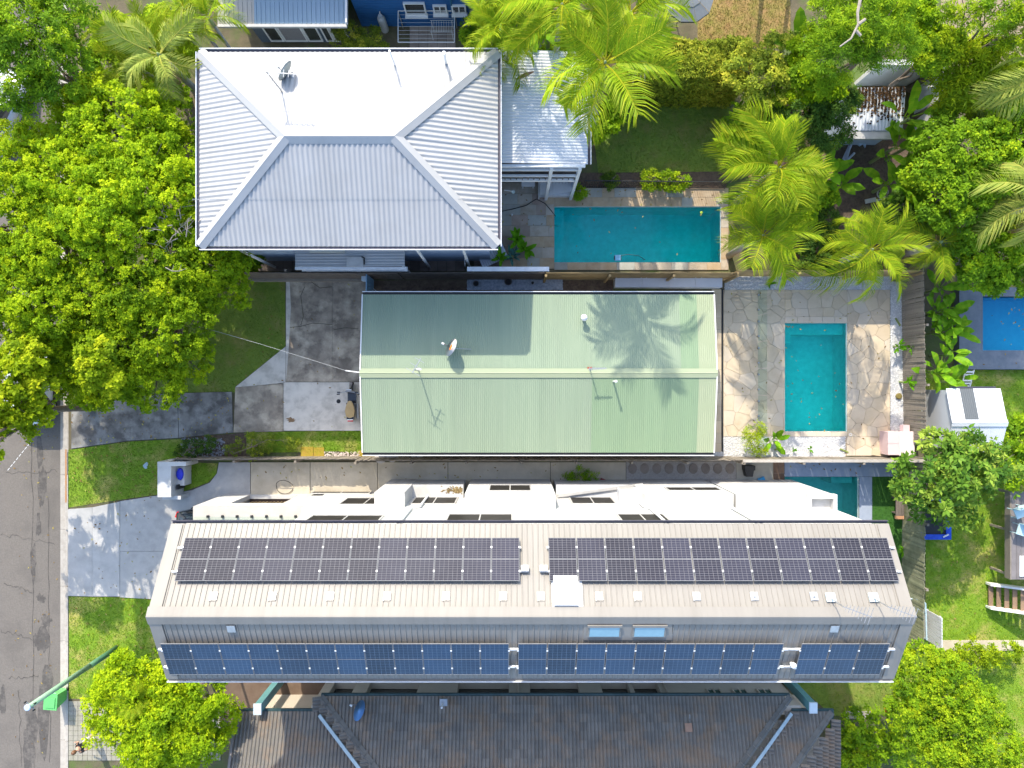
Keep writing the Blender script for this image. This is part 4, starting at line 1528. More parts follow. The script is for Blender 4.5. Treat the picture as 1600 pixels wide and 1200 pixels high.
def lay_side(xe, sgn, y0_, y1_, ok):
    n = int((y1_ - y0_) / tw)
    for j in range(26):
        for i in range(n):
            d = j * tlg * math.cos(ang)
            x = xe + sgn * d
            y = y1_ - (i + 1) * tw
            if ok(x + sgn * tlg * .5, y + tw / 2):
                places.append((Vector((x, y if sgn < 0 else y + tw, ez + tp * d)), -math.pi / 2 if sgn > 0 else math.pi / 2))


lay(mx0, mx1, mY, None, lambda x, y: (mY - y) <= min(x - mx0, mx1 - x) + .05, 14)
lay(lx0, mx0 + 6, wY, None, lambda x, y: zwing(x, y) >= ez + tp * (x - mx0) - .02 if x > mx0 else True, 14)
lay(mx1 - 6, rx_1, wY, None, lambda x, y: (wY - y) <= rx_1 - x + .05 and ((wY - y) >= (mx1 - x) - .05), 14)
lay_side(mx0, 1, -22, mY, lambda x, y: (x - mx0) <= (mY - y) and (x - mx0) >= (wY - y))
lay_side(mx1, -1, -22, mY, lambda x, y: (mx1 - x) <= (mY - y) and (mx1 - x) >= (wY - y))
lay_side(rx_1, -1, -22, wY, lambda x, y: (rx_1 - x) <= (wY - y) + .22)


def tile_rot(rz):
    # tile mesh: x along the eave, y up the slope; turn so +y points up-slope
    return Matrix.Rotation(math.pi + rz, 4, 'Z') @ Matrix.Rotation(ang, 4, 'X')


fix = []
for p, rz in places:
    if rz == 0:
        p = Vector((p.x + tw, p.y, p.z))
    fix.append((p, rz))
places = fix
inv = [(abs(p.y + 14.5) + 0.15 * abs(p.x), p, rz) for p, rz in places if p.y > -17.5]
inv.sort(key=lambda q: q[0])
for k, (s, p, rz) in enumerate(inv):
    M4 = Matrix.Translation(p + Vector((0, 0, random.uniform(-.004, .006)))) @ tile_rot(rz)
    if k < 300:
        o = bpy.data.objects.new('tile', tile_me)
        COL.objects.link(o)
        o.parent = tl
        o.matrix_parent_inverse = parent_inv(tl)
        o.matrix_basis = M4
    else:
        tmb.add([M4 @ Vector(v) for v in tm0.v], tm0.f)
rest = [(p, rz) for p, rz in places if p.y <= -17.5]
for p, rz in rest:
    M4 = Matrix.Translation(p) @ tile_rot(rz)
    tmb.add([M4 @ Vector(v) for v in tm0.v], tm0.f)
o = tmb.build('tile', M_tile, tl)
o['kind'] = 'stuff'


def ridge_tiles(p, q, nm='ridge_tile'):
    p, q = Vector(p), Vector(q)
    n = max(1, int((q - p).length / 0.42))
    for i in range(n):
        a_, b_ = p.lerp(q, i / n), p.lerp(q, (i + .97) / n)
        c_ = MB()
        cap_strip(c_, a_ + Vector((0, 0, .13)), b_ + Vector((0, 0, .115)), 0.15, 0.06)
        c_.build(nm, M_tilecap, tl)


dd = 4.2
ridge_tiles((mx0, mY, ez), (mx0 + dd, mY - dd, ez + tp * dd), 'hip_tile')
ridge_tiles((mx1, mY, ez), (mx1 - dd, mY - dd, ez + tp * dd), 'hip_tile')
ridge_tiles((rx_1, wY, ez), (rx_1 - dd, wY - dd, ez + tp * dd), 'hip_tile')
for xs, sg in ((mx0, 1), (mx1, -1)):
    up_ = .15 if sg > 0 else 0
    p, q = Vector((xs, wY, ez + .07)), Vector((xs + sg * dd, wY - dd, ez + tp * dd + .07))
    MB().bar(p + Vector((0, 0, .13 + up_)), q + Vector((0, 0, .13 + up_)), 0.14, 0.05).build('valley_gutter', mat('valley_metal', (0.38, 0.47, 0.50), (0.30, 0.38, 0.41), rough=0.4, scale=5), tl)
g3 = MB()
for (a_, b_, c_, d_) in [(mx0, mY, mx1, mY + .1), (lx0, wY, mx0 - .1, wY + .1), (mx1 + .1, wY, rx_1, wY + .1)]:
    g3.box(a_, b_, ez - .1, c_, d_, ez + .01)
g3.box(rx_1 + .002, -24, ez - .1, rx_1 + .1, wY + .1, ez + .01)
g3.build('gutter', mat('teal_gutter', (0.03, 0.06, 0.065), (0.05, 0.09, 0.095), rough=0.4), tl)
w_ = MB()
w_.box(mx0 + .5, yS, 0.0, mx1 - .5, mY - 1.1, ez - .05)
w_.box(lx0 + .5, yS + .1, 0.0, mx0 + .48, wY - .45, ez - .06)
w_.box(mx1 - .48, yS + .1, 0.0, rx_1 - .5, wY - .45, ez - .06)
w_.build('wall', M_cream, tl)
v_ = MB()
v_.bar((lx0 - .06, wY + .1, ez - .02), (lx0 - .06, yS, ez + 3.4), 0.1, 0.2)
v_.build('barge_board', mat('grey_barge', (0.28, 0.24, 0.22), rough=0.7), tl)
# vents and a patched tile
MB().box(ax(687, 3), ay(1103, 3), 2.95, ax(699, 3), ay(1092, 3), 3.02).build('flashing', M_steel, tl)
MB().tube([(ax(691, 3.1), ay(1102, 3.1), 2.95), (ax(691, 3.1), ay(1102, 3.1), 3.35)], 0.045, 8).build('vent_pipe', M_white, tl)
MB().obox((ax(1075, 3.2), ay(1135, 3.2), 3.30), (0.30, 0.34, 0.05), rx=-ang).build('tile', mat('new_tile', (0.36, 0.22, 0.15), (0.32, 0.19, 0.13), rough=0.8), tl)['label'] = 'pale terracotta replacement tile'
MB().bar((ax(1079, 3.3), ay(1117, 3.2), 3.15), (ax(1078, 3.3), ay(1121, 3.2), 3.28), 0.04).build('vent_pipe', M_steel, tl)
# its cream north wall with deep recessed openings, seen under the townhouse's eave
lo = tl
Yw = mY - 0.45
zt = 2.62
# bays measured along the wall: (u0, u1) dark openings
bays = [(518, 553), (575, 653), (715, 795), (828, 905), (940, 983), (990, 1030)]


def uw(u, z=0.9):
    return ax(u, z)


edges = [uw(503)]
for a_, b_ in bays:
    edges += [uw(a_), uw(b_)]
edges.append(uw(1228))
m = MB()
for i in range(0, len(edges) - 1, 2):
    m.box(edges[i], Yw - .35, 0, edges[i + 1], Yw, zt)
for a_, b_ in bays:
    m.box(uw(a_) + .002, Yw - .34, 0, uw(b_) - .002, Yw - .02, 0.16)
m.box(edges[0] + .01, Yw - .349, zt + .002, edges[-1] - .01, Yw - .30, zt + .1)
m.build('wall', M_cream, lo)
for a_, b_ in bays:
    MB().box(uw(a_), Yw - .45, 0.161, uw(b_), Yw - .36, zt).build('window', M_window, lo)
    MB().box(uw(a_), Yw - .05, zt - .28, uw(b_), Yw + .12, zt - .16).build('window_head', M_cream, lo)
for u in (1112, 1152, 1190):
    o = window(lo, uw(u - 9), uw(u + 9), 1.1, 1.9, Yw + .002, 1, M_cream, mat('green_glass', (0.06, 0.12, 0.10), rough=0.1, spec=0.7), 1, 0.08)
for u in (810, 1040):
    MB().tube([(uw(u), Yw + .06, 0), (uw(u), Yw + .06, zt)], 0.05, 8).build('downpipe', M_cream, lo)

# ---------------------------------------------------------------- the blue house beyond the hip roof
bh = thing('blue_house', 'deep blue house with a ribbed metal verandah roof at the edge of view', 'house', (-4, 20, 0))
bzr = 2.9
q0, q1 = ax(340, bzr), ax(540, bzr)
yb = ay(37, bzr)
M_roof_shade = metal('roof_shade_blue', (0.20, 0.30, 0.38), (0.185, 0.28, 0.36), rough=0.45)  # blue of the shade on the verandah roof put into the sheet colour
roof_slope('roof_sheet', bh, lambda k, n: metal('roof_sunlit_cream', (0.36, .34, .30)) if k < 2 else M_roof_shade, (q0, yb), q1 - q0, (1, 0), (0, 1), bzr, 0.05, lambda s: 0, lambda s: 3.4, 0.22, 0.014, 'trim')  # first sheets cream, painting the strip that lies in sun
MB().box(q0, yb - .14, bzr - .12, q1 + .05, yb - .02, bzr + .02).build('gutter', M_frame, bh)
MB().box(q1 + .01, yb, bzr - .1, q1 + .08, yb + 3.4, bzr + .12).build('fascia', M_white, bh)
wyb = ay(66, 0)
MB().box(q0 + .9, wyb - .0, 0, q1 - .2, wyb + .2, bzr - .1).build('wall', mat('slate_wall', (0.09, 0.12, 0.16), rough=0.6), bh)
for (a_, b_) in [(0.0, 0.17), (0.18, 0.47), (0.48, 0.66), (0.70, 0.8), (0.81, 1.0)]:
    X = q0 + 1.4
    Wd = q1 - .4 - X
    window(bh, X + a_ * Wd + .06, X + b_ * Wd - .06, 0.25, 2.45, wyb - .002, -1, M_white, mat('louvre_glass', (0.20, 0.19, 0.20), (0.26, 0.25, 0.26), rough=0.25, spec=0.5, scale=30) if (b_ - a_) > .2 and a_ > 0 else M_window, 0, 0.07, name='glazed_door')
by_ = ay(41, 0)
MB().box(ax(372, 0) - .3, yb + 3.45, 0, q1 + .05, yb + 8, 5.6).build('rear_wall', M_bluewall, bh)  # unseen house body, added to shade the verandah roof in front
MB().box(q1 + .1, by_, 0, ax(775, 0) + 1.2, by_ + 6, 5.6).build('wall', M_bluewall, bh)
for k in range(26):
    z = 0.15 + k * 0.21
    MB().box(q1 + .1, by_ - .018, z, ax(775) + 1.2, by_ - .001, z + .19).build('weatherboard', M_bluewall, bh)
for (u0, u1, v0, v1, ml) in [(634, 663, 3, 19, 0), (679, 696, 7, 17, 1), (708, 726, 7, 17, 1)]:
    dz1, dz0 = by_ * F / (600 - v0), by_ * F / (600 - v1)
    s = (dz0 + dz1) / 2 / F
    window(bh, (u0 - 800) * s, (u1 - 800) * s, H - dz0, H - dz1, by_ - .02, -1, M_white, M_window, ml, 0.1, sill=True)
for u in (705, 742):
    MB().tube([(ax(u, 2), by_ - .06, 0), (ax(u, 2), by_ - .06, 5.5)], 0.045, 8).build('downpipe', mat('teal_blue_pipe', (0.02, 0.12, 0.22), rough=0.5), bh)

# ---------------------------------------------------------------- garden shed with ridged white roof
sh = thing('garden_shed', 'white metal garden shed with a grey ribbed skylight strip in its roof', 'shed', (ax(1524), ay(655), 0))
s0, s1 = ax(1478, 2.1), ax(1563, 2.1)
sy1, sy0, syr = ay(607, 2.1), ay(706, 2.1), ay(661, 2.5)
stn, sts = 0.45 / (sy1 - syr), 0.45 / (syr - sy0)
M_shedroof = metal('shed_roof', (0.62, 0.64, 0.67), rough=0.5)
roof_slope('roof_sheet', sh, lambda k, n: metal('shed_skylight', (0.10, 0.11, 0.115), rough=0.3) if k == 1 else M_shedroof, (s0, sy1), s1 - s0, (1, 0), (0, -1), 2.1, stn, lambda s: 0, lambda s: sy1 - syr, 0.085, 0.008, sheet=0.66)
roof_slope('roof_sheet', sh, M_shedroof, (s0, sy0), s1 - s0, (1, 0), (0, 1), 2.1, sts, lambda s: 0, lambda s: syr - sy0, 0.085, 0.008, sheet=0.66)
c = MB()
cap_strip(c, (s0 - .02, syr, 2.58), (s1 + .02, syr, 2.58), 0.15, .04)
c.build('ridge_cap', M_shedroof, sh)
m = MB().box(s0 + .1, sy0 + .1, 0, s1 - .1, sy1 - .08, 2.08)
m.add([(s0 + .1, sy0 + .1, 2.08), (s0 + .1, sy1 - .08, 2.08), (s0 + .1, syr, 2.5)], [(2, 1, 0)])
m.add([(s1 - .1, sy0 + .1, 2.08), (s1 - .1, sy1 - .08, 2.08), (s1 - .1, syr, 2.5)], [(0, 1, 2)])
m.build('wall', metal('shed_wall', (0.55, 0.57, 0.60), rough=0.5), sh)
MB().box(s0 + .2, sy1 + .01, 2.02, s1 - .2, sy1 + .09, 2.11).build('gutter', M_gutter_dark, sh)

# ---------------------------------------------------------------- the littered carport with white boundary walls
cp = thing('leaf_littered_shed', 'white ribbed shed roof half covered in dark leaf litter under the trees', 'shed', (ax(1370), ay(170), 0))
c0, c1 = ax(1322, 2.4), ax(1414, 2.4)
cy0, cy1 = ay(204, 2.2), ay(136, 2.5)
roof_slope('roof_sheet', cp, metal('littered_roof', (0.60, 0.62, 0.64), (0.50, 0.52, 0.55), rough=0.5), (c0, cy0), c1 - c0, (1, 0), (0, 1), 2.2, 0.14, lambda s: 0, lambda s: cy1 - cy0, 0.15, 0.014)
MB().box(c0 + .1, cy0 + .1, 0, c1 - .1, cy1 - .1, 2.15).build('wall', M_paleblue, cp)
MB().box(c0, cy0 - .35, 2.0, c1 - .3, cy0 - .02, 2.17).build('verandah_sheet', M_frame, cp)
rg = np.random.default_rng(3)
V = []
for _ in range(900):
    t = abs(rg.normal(0, 0.35))
    if t > 0.95:
        continue
    x = rg.uniform(c0 + .05, c1 - .05)
    x = c0 + round((x - c0) / 0.15) * 0.15 - .037 + rg.uniform(-.03, .03)
    y = cy1 - t * (cy1 - cy0) * .9
    z = 2.2 + 0.14 * (y - cy0) + .018
    a_ = rg.uniform(0, 6.28)
    s_ = rg.uniform(.04, .1)
    d_ = Vector((math.cos(a_), math.sin(a_), 0)) * s_
    e_ = Vector((-d_.y, d_.x, 0)) * .6
    pz = Vector((x, y, z))
    V += [pz - d_, pz + e_, pz + d_, pz - e_ + Vector((0, 0, .02))]
o = np_mesh('leaf_litter', np.array([tuple(p) for p in V]), 4, rg.uniform(0, 1, len(V) // 4), leaf_mat('dead_leaf', (0.03, 0.02, 0.013), (0.06, 0.035, 0.02), (0.2, 0.12, 0.05), trans=.1), cp)
o['kind'] = 'stuff'
bw = thing('white_boundary_wall', 'white painted boundary wall wrapping the corner behind the littered shed', 'wall', (ax(1440), ay(130), 0))
wx_, wz = ax(1428, 0), 2.2
m = MB()
m.box(ax(1335), ay(134), 0, wx_ + .18, ay(134) + .18, wz)
m.box(wx_, ay(219), 0, wx_ + .18, ay(134) - .002, wz)
m.build('wall', M_white, bw)
m = MB()
m.box(ax(1335) - .03, ay(134) - .03, wz + .001, wx_ + .21, ay(134) + .21, wz + .06)
m.build('coping', M_gutter_w, bw)
MB().box(wx_ - .35, ay(160) , 1.6, wx_ - .02, ay(158), 1.75).build('brace', M_white, bw)
# ================================================================ fences, walls, street furniture, small things
def paling_fence(label, p, q, h, side, m_pal, m_rail, pal_w=0.10, single=True, gap=0.006, cap=None, posts=2.4, horizontal=False):
    """Palings on rails between posts; SIDE: +1 puts the rails to the left of p->q."""
    p, q = Vector((*p, 0)), Vector((*q, 0))
    d = (q - p).normalized()
    s = Vector((-d.y, d.x, 0)) * side
    L_ = (q - p).length
    root = thing('timber_fence', label, 'fence', (p + q) / 2)
    inv = parent_inv(root)
    if horizontal:
        n = int(h / pal_w)
        for i in range(n):
            z = 0.05 + i * h / n
            o = MB().bar(p + Vector((0, 0, z + pal_w / 2 - gap)), q + Vector((0, 0, z + pal_w / 2 - gap)), 0.02, pal_w - 2 * gap).build('plank', m_pal, root)
    else:
        n = int(L_ / pal_w)
        jn = MB()
        me = MB().box(-pal_w / 2 + gap / 2, -.009, 0.0, pal_w / 2 - gap / 2, .009, 1.0, bottom=False).mesh('paling', m_pal)
        rz = math.atan2(d.y, d.x)
        for i in range(n):
            c = p + d * (i + .5) * L_ / n
            hh = h + random.uniform(-.03, .03)
            if single and n <= 300:
                o = bpy.data.objects.new('paling', me)
                o.location = c - s * random.uniform(0, .008)
                o.rotation_euler = (random.uniform(-.012, .012), random.uniform(-.012, .012), rz + random.uniform(-.03, .03))
                o.scale = (1, 1, hh)
                COL.objects.link(o)
                o.parent = root
                o.matrix_parent_inverse = inv
            else:
                jn.obox(c + Vector((0, 0, hh / 2)) - s * random.uniform(0, .01), (pal_w - gap, .018, hh), rz + random.uniform(-.03, .03))
        if jn.v:
            jn.build('paling', m_pal, root)['kind'] = 'stuff'
    for z in ((0.35, h * .55, h - .25) if not horizontal else ()):
        MB().bar(p + s * .045 + Vector((0, 0, z)), q + s * .045 + Vector((0, 0, z)), 0.045, 0.075).build('rail', m_rail, root)
    if posts:
        k = max(1, int(L_ / posts))
        for i in range(k + 1):
            c = p.lerp(q, i / k) + s * .12
            MB().bar(c, c + Vector((0, 0, h + .03)), 0.1).build('post', m_rail, root)
    if cap:
        MB().box(min(p.x, q.x) - .06, min(p.y, q.y) - .06, h + .001, max(p.x, q.x) + .06, max(p.y, q.y) + .06, h + .05).build('capping', cap, root)
    return root


M_wood_green = mat('greenish_wood', (0.20, 0.205, 0.115), (0.30, 0.30, 0.19), rough=0.9, scale=2.0, bump=0.3, bscale=30, rnd=0.22)  # palings like the weathered ones, in a greener tone
YF = ay(713)
paling_fence('weathered paling fence between the crazy paved pool yard and the leafy planting', (ax(1412), ay(690)), (ax(1408), ay(424)), 1.85, -1, M_wood_grey, M_wood_grey, 0.10)
paling_fence('greenish paling fence running down past the end of the townhouse roof', (ax(1408), ay(1000)), (ax(1411), ay(712)), 1.85, -1, M_wood_green, M_wood_grey, 0.10)
paling_fence('low weathered fence along the shared driveway in front of the green roofed house', (ax(287), YF - .02), (ax(566), YF), 1.15, -1, M_wood_grey, M_wood_grey, 0.10, posts=2.6)
paling_fence('long paling fence between the green roof eave and the townhouse path', (ax(568), YF), (ax(1142), YF), 1.75, -1, M_wood_grey, M_wood_grey, 0.105)
paling_fence('grey capped fence between the crazy paved yard and the townhouse pool', (ax(1144), YF - .02), (ax(1410), YF - .03), 1.75, -1, M_wood_grey, M_wood_grey, 0.10, cap=M_kerb)
YN = ay(440)
paling_fence('dark open rail fence above the pale sleeper beside the driveway', (ax(384), YN + .1), (ax(632), YN + .1), 2.0, 1, M_wood_dark, M_wood_grey, 0.10, single=False, posts=2.2)
paling_fence('dark board fence behind the grey pebble bed', (ax(634), YN + .1), (ax(848), YN + .1), 2.0, 1, M_wood_dark, M_wood_grey, 0.14, horizontal=True, posts=2.2)
paling_fence('honey coloured board fence along the long pool', (ax(850), YN + .1), (ax(1132), YN + .1), 2.0, -1, M_wood_tan, M_wood_tan, 0.14, horizontal=True, posts=2.2)
paling_fence('honey coloured board fence behind the white pebbles under the palms', (ax(1134), ay(432)), (ax(1408), ay(432)), 1.8, -1, M_wood_tan, M_wood_tan, 0.14, horizontal=True, posts=2.4)
sl = MB().box(ax(390), ay(440) - .02, 0, ax(575), ay(436) - .0, 0.35)
tag(sl.build('sleeper', M_wood_grey), 'long pale timber sleeper at the foot of the dark open rail fence', 'sleeper')
for z_u0, z_u1, lab in ((472, 637, 'white gutter sheet along the fence top below the striped awning'), (730, 858, 'white gutter sheet along the fence top by the leafy potted plants')):
    tag(MB().box(ax(z_u0, 2.0), ay(424, 2.0), 1.96, ax(z_u1, 2.0), ay(417, 2.0) , 2.04).build('white_ledge', M_gutter_w), lab, 'ledge')
    MB

# glass pool fence
gf = thing('glass_pool_fence', 'frameless clear glass pool fence across the crazy paving beside the plunge pool', 'fence', (ax(1184), ay(570), 0))
ys = [ay(700) + (ay(452) - ay(700)) * i / 6 for i in range(7)]
for i in range(6):
    MB().box(ax(1184) - .006, ys[i] + .03, 0.06, ax(1184) + .006, ys[i + 1] - .03, 1.22).build('glass_panel', M_glass, gf)
    for t in (.22, .78):
        yy_ = ys[i] + (ys[i + 1] - ys[i]) * t
        MB().box(ax(1184) - .035, yy_ - .035, 0.035, ax(1184) + .035, yy_ + .035, 0.17).build('spigot', M_steel, gf)

# the low metal fence of the long pool and its rails
pf = thing('pool_fence', 'low black metal rail fence between the long pool deck and the lawn', 'fence', (ax(1010), ay(294), 0))
for z in (0.1, 1.15):
    MB().bar((ax(910), ay(293), z), (ax(1132), ay(295), z), 0.04).build('rail', M_black, pf)
pk = MB()
for k in range(62):
    x = ax(912) + k * 0.108
    pk.bar((x, ay(294), 0.1), (x, ay(294), 1.15), 0.018)
pk.build('picket', M_black, pf)['kind'] = 'stuff'

# power pole
pb_, pt_ = at(183, 1012), at(40, 1102, 6.25)
pp = thing('power_pole', 'tall green painted steel power pole with a pale blue cap on the verge', 'pole', pb_)
MB().tube([pb_, Vector((pb_.x, pb_.y, 2.2))], [0.13, 0.12], 14).build('pole_base', mat('pole_green_dark', (0.06, 0.16, 0.09), (0.08, 0.2, 0.11), rough=0.5), pp, smooth=True)
MB().tube([Vector((pb_.x, pb_.y, 2.2)), Vector((pb_.x, pb_.y, 6.2))], [0.115, 0.095], 14).build('pole_shaft', mat('pole_green', (0.22, 0.37, 0.24), (0.26, 0.42, 0.28), rough=0.5), pp, smooth=True)
MB().lathe((pb_.x, pb_.y, 6.2), [(0.125, 0), (0.125, 0.04), (0.1, 0.06)], 16).build('cap', mat('cap_blue', (0.42, 0.52, 0.72), rough=0.4), pp)
for dx, dy in ((.2, .1), (-.18, .14), (.16, -.16)):
    MB().bar((pb_.x, pb_.y, 6.0), (pb_.x + dx, pb_.y + dy, 6.05), 0.03).build('bracket', M_steel, pp)
    MB().lathe((pb_.x + dx, pb_.y + dy, 6.03), [(0.03, 0), (0.03, 0.1)], 8).build('insulator', M_black, pp)
lp = thing('street_light', 'grey street light arm poking out above the tree at the townhouse corner', 'street light', (ax(268), ay(1030), 0))
a_ = at(262, 1040, 4.6)
MB().tube([(a_.x + .35, a_.y + .45, 0), (a_.x + .35, a_.y + .45, 4.3), (a_.x + .2, a_.y + .3, 4.55), (a_.x, a_.y, 4.6)], 0.06, 8).build('arm', M_steel, lp)
MB().obox((a_.x - .15, a_.y - .08, 4.6), (0.5, 0.2, 0.1), R(28)).build('lamp_head', M_steel, lp)

# wheelie bin at the kerb
bn = thing('wheelie_bin', 'light green wheelie bin standing in the gutter under the power pole', 'bin', at(100, 1082, -.1), R(-4))
GB = mat('bin_green', (0.11, 0.42, 0.12), (0.13, 0.48, 0.14), rough=0.45)
m = MB()
m.add([(-.22, -.24, .05), (.22, -.24, .05), (.22, .24, .05), (-.22, .24, .05), (-.29, -.34, .95), (.29, -.34, .95), (.29, .34, .95), (-.29, .34, .95)],
      [(0, 1, 5, 4), (1, 2, 6, 5), (2, 3, 7, 6), (3, 0, 4, 7), (3, 2, 1, 0)])
local(m, 'body', GB, bn)
m = MB()
m.box(-.31, -.38, .951, .31, .36, 1.0)
m.box(-.22, -.27, 1.0, .22, .2, 1.035)
lid = local(m, 'lid', GB, bn)
local(MB().bar((-.24, .40, .98), (.24, .40, .98), .03), 'handle', mat('bin_handle', (0.35, 0.62, 0.38), rough=.5), lid)
for sx in (-1, 1):
    local(MB().tube([(sx * .2, .26, .1), (sx * .27, .26, .1)], .1, 12), 'wheel', M_black, bn)


# white letter box walls
lb = thing('letter_box_wall', 'white rendered letter box wall with an L shaped end and a blue bag inside', 'letter box', at(268, 752))
zt_ = 1.25
o0, o1, o2, o3 = ax(252, .9), ax(286, .9), ay(775, .9), ay(727, .9)
m = MB()
m.box(o0, o2, 0, o0 + .62, o3, zt_)
m.build('wall', M_render, lb)
m = MB()
m.box(o0 + .621, o2 + .45, 0, o1 - .02, o3 - .1, 0.72)
m.build('lower_wall', M_render, lb)
m = MB()
m.box(o0 + .003, o3 + .001, 0, o1 + .3, o3 + .2, zt_ + .02)
m.box(o0 + .35, o3 + .2, 0, o1 - .05, o3 + .27, .85)
m.build('rear_wall', M_render, lb)
m = MB()
m.box(o0 + .05, o2 - .16, 0, o1 - .1, o2 - .001, .9)
m.build('front_wall', M_render, lb)
MB().box(o0 + .70, o2 + .3, .2, o0 + .78, o2 + .52, .92).build('parcel_slot', M_dark, lb)
bag = MB()
bag.lathe((o0 + .80, o3 - .42, .722), [(0.12, 0), (0.17, .04), (0.15, .10), (.05, .14)], 9)
o = bag.build('blue_bag', mat('blue_plastic', (0.02, 0.03, 0.50), (0.03, 0.05, 0.6), rough=.35))
o.scale = (1, 1.75, 1)
o.location.y = (o3 - .42) * (1 - 1.75)
tag(o, 'blue plastic bag lying inside the white letter box wall', 'bag')


# ---------------------------------------------------------------- dishes, aerials, flues
def dish(label, p, r, tilt, az, m, arm_az, logo=False, group=None, back=False):
    root = thing('satellite_dish', label, 'satellite dish', p, 0, group)
    prof_ = [(0.0, 0.0), (r * .4, r * .03), (r * .75, r * .10), (r, r * .18)]
    e = Euler((tilt, 0, az))
    b = MB()
    b.lathe((0, 0, 0.55), prof_[1:], 28, tilt=e)
    o = local(b, 'reflector', m, root, smooth=True)
    n = e.to_matrix() @ Vector((0, 0, 1))
    local(MB().tube([(0, 0, 0), (0, 0, .3), Vector((0, 0, .53)) - n * .05], .025, 8), 'mast', M_steel, root)
    low = e.to_matrix() @ Vector((0, -1, 0))
    c0 = Vector((0, 0, 0.55)) + low * r * .9 + n * .06
    c1 = Vector((0, 0, 0.55)) + low * r * .55 + n * r * 1.15
    local(MB().bar(c0, c1, .03), 'feed_arm', M_steel, root)
    local(MB().tube([c1, c1 - n * .1 - low * .05], .045, 8), 'feed_horn', M_white, root)
    local(MB().bar((0.02, 0, .3), (arm_az[0], arm_az[1], .02), .02), 'stay', M_steel, root)
    if logo:
        lg = MB()
        M3 = e.to_matrix()
        c_ = Vector((0, 0, 0.55))

        def on(x, y, dz=.035):
            rr2 = math.hypot(x, y) / r
            return c_ + M3 @ Vector((x, y, r * .18 + .006))
        # an orange oval mark with a small roof-like stroke above
        ring_ = [on(.13 * math.cos(a), -.03 + .085 * math.sin(a)) for a in [2 * math.pi * i / 14 for i in range(14)]]
        lg.add(ring_, [tuple(range(14))])
        lg.add([on(-.10, .09), on(-.06, .09), on(0, .17), on(0.0, .21)], [(0, 1, 2, 3)])
        lg.add([on(.06, .09), on(.10, .09), on(0, .212), on(0.0, .17)], [(0, 1, 2, 3)])
        local(lg, 'orange_mark', mat('orange_print', (0.80, 0.20, 0.03), (0.85, 0.25, 0.04), rough=.5), root)
    return root


zg = lambda y: gze + (gy1 - y) * tn if y > gyr else gze + (y - gy0) * ts
p = at(709, 545, 3.05)
p.z = zg(p.y)
dish('white satellite dish with an orange mark on the green roof', p, 0.40, R(60), R(245), M_white, (.75, -.02), True)
p = at(455, 122, 6.4)
dish('tilted grey satellite dish near the street end of the white hip roof', p + Vector((0, 0, -.02)), 0.42, R(80), R(237), mat('dish_grey', (0.36, 0.37, 0.33), rough=.6), (.5, -.25))
p = at(566, 1100, 3.0)
p.z = 2.72
dish('satellite dish painted the blue of its shade on the edge of the dark tiled roof', p + Vector((0, -.15, .05)), 0.42, R(60), R(238), mat('dish_shade_blue', (0.14, 0.32, 0.62), rough=.5), (.3, -.2))  # the blue of the shadow it stands in is put into the dish colour


def yagi(label, p, h, az, boom, n, cat_='aerial', group=None, base=None, cross=0.28):
    root = thing('television_aerial', label, cat_, p, 0, group)
    local(MB().tube([(0, 0, 0), (0, 0, h)], .026, 6), 'mast', M_steel, root)
    d = Vector((math.cos(az), math.sin(az), 0))
    s = Vector((-d.y, d.x, 0))
    t = Vector((0, 0, h - .05))
    local(MB().bar(t - d * .15, t + d * boom, .032), 'boom', M_steel, root)
    e = MB()
    for i in range(n):
        c = t + d * (-.1 + (boom) * i / max(1, n - 1))
        w_ = cross * (1.15 - .5 * i / n)
        e.bar(c - s * w_, c + s * w_, .018)
    local(e, 'element', M_steel, root)['kind'] = 'stuff'
    if base:
        local(MB().box(-.1, -.1, -.01, .1, .1, .04), 'base', base, root)
    return root


def on_green(u, v):
    p = at(u, v, 3.1)
    p.z = zg(p.y)
    return p


yagi('bare forked aerial mast near the street end of the green roof ridge', on_green(655, 579), 1.55, R(60), 0.55, 3, base=M_white)
yagi('comb aerial on a brick red bracket along the green roof ridge', on_green(921, 577), 0.9, R(2), 0.62, 11, base=mat('brick_red', (0.35, 0.10, 0.05), rough=.7), cross=.07)
vp = thing('vent_pipe', 'white vent pipe with a cap on the green roof near the comb aerial', 'vent pipe', on_green(958, 596))
local(MB().tube([(0, 0, 0), (0, 0, 0.75)], .04, 10), 'pipe', M_white, vp)
local(MB().lathe((0, 0, .75), [(.06, 0), (.06, .06), (.03, .08)], 10), 'cap', M_white, vp)
wb = thing('roof_ventilator', 'white round capped flue on the green roof near the palm shadow', 'roof ventilator', on_green(912, 497))
local(MB().lathe((0, 0, -.05), [(.07, 0), (.07, .42)], 12), 'pipe', M_steel, wb)
local(MB().lathe((0, 0, .34), [(.12, 0), (.15, .06), (.13, .14), (.05, .19)], 14), 'cowl', M_white, wb, smooth=True)


def on_white_n(u, v):
    p = at(u, v, 6.3)
    p.z = nze + (ny1 - p.y) * NT
    return at(u, v, p.z)


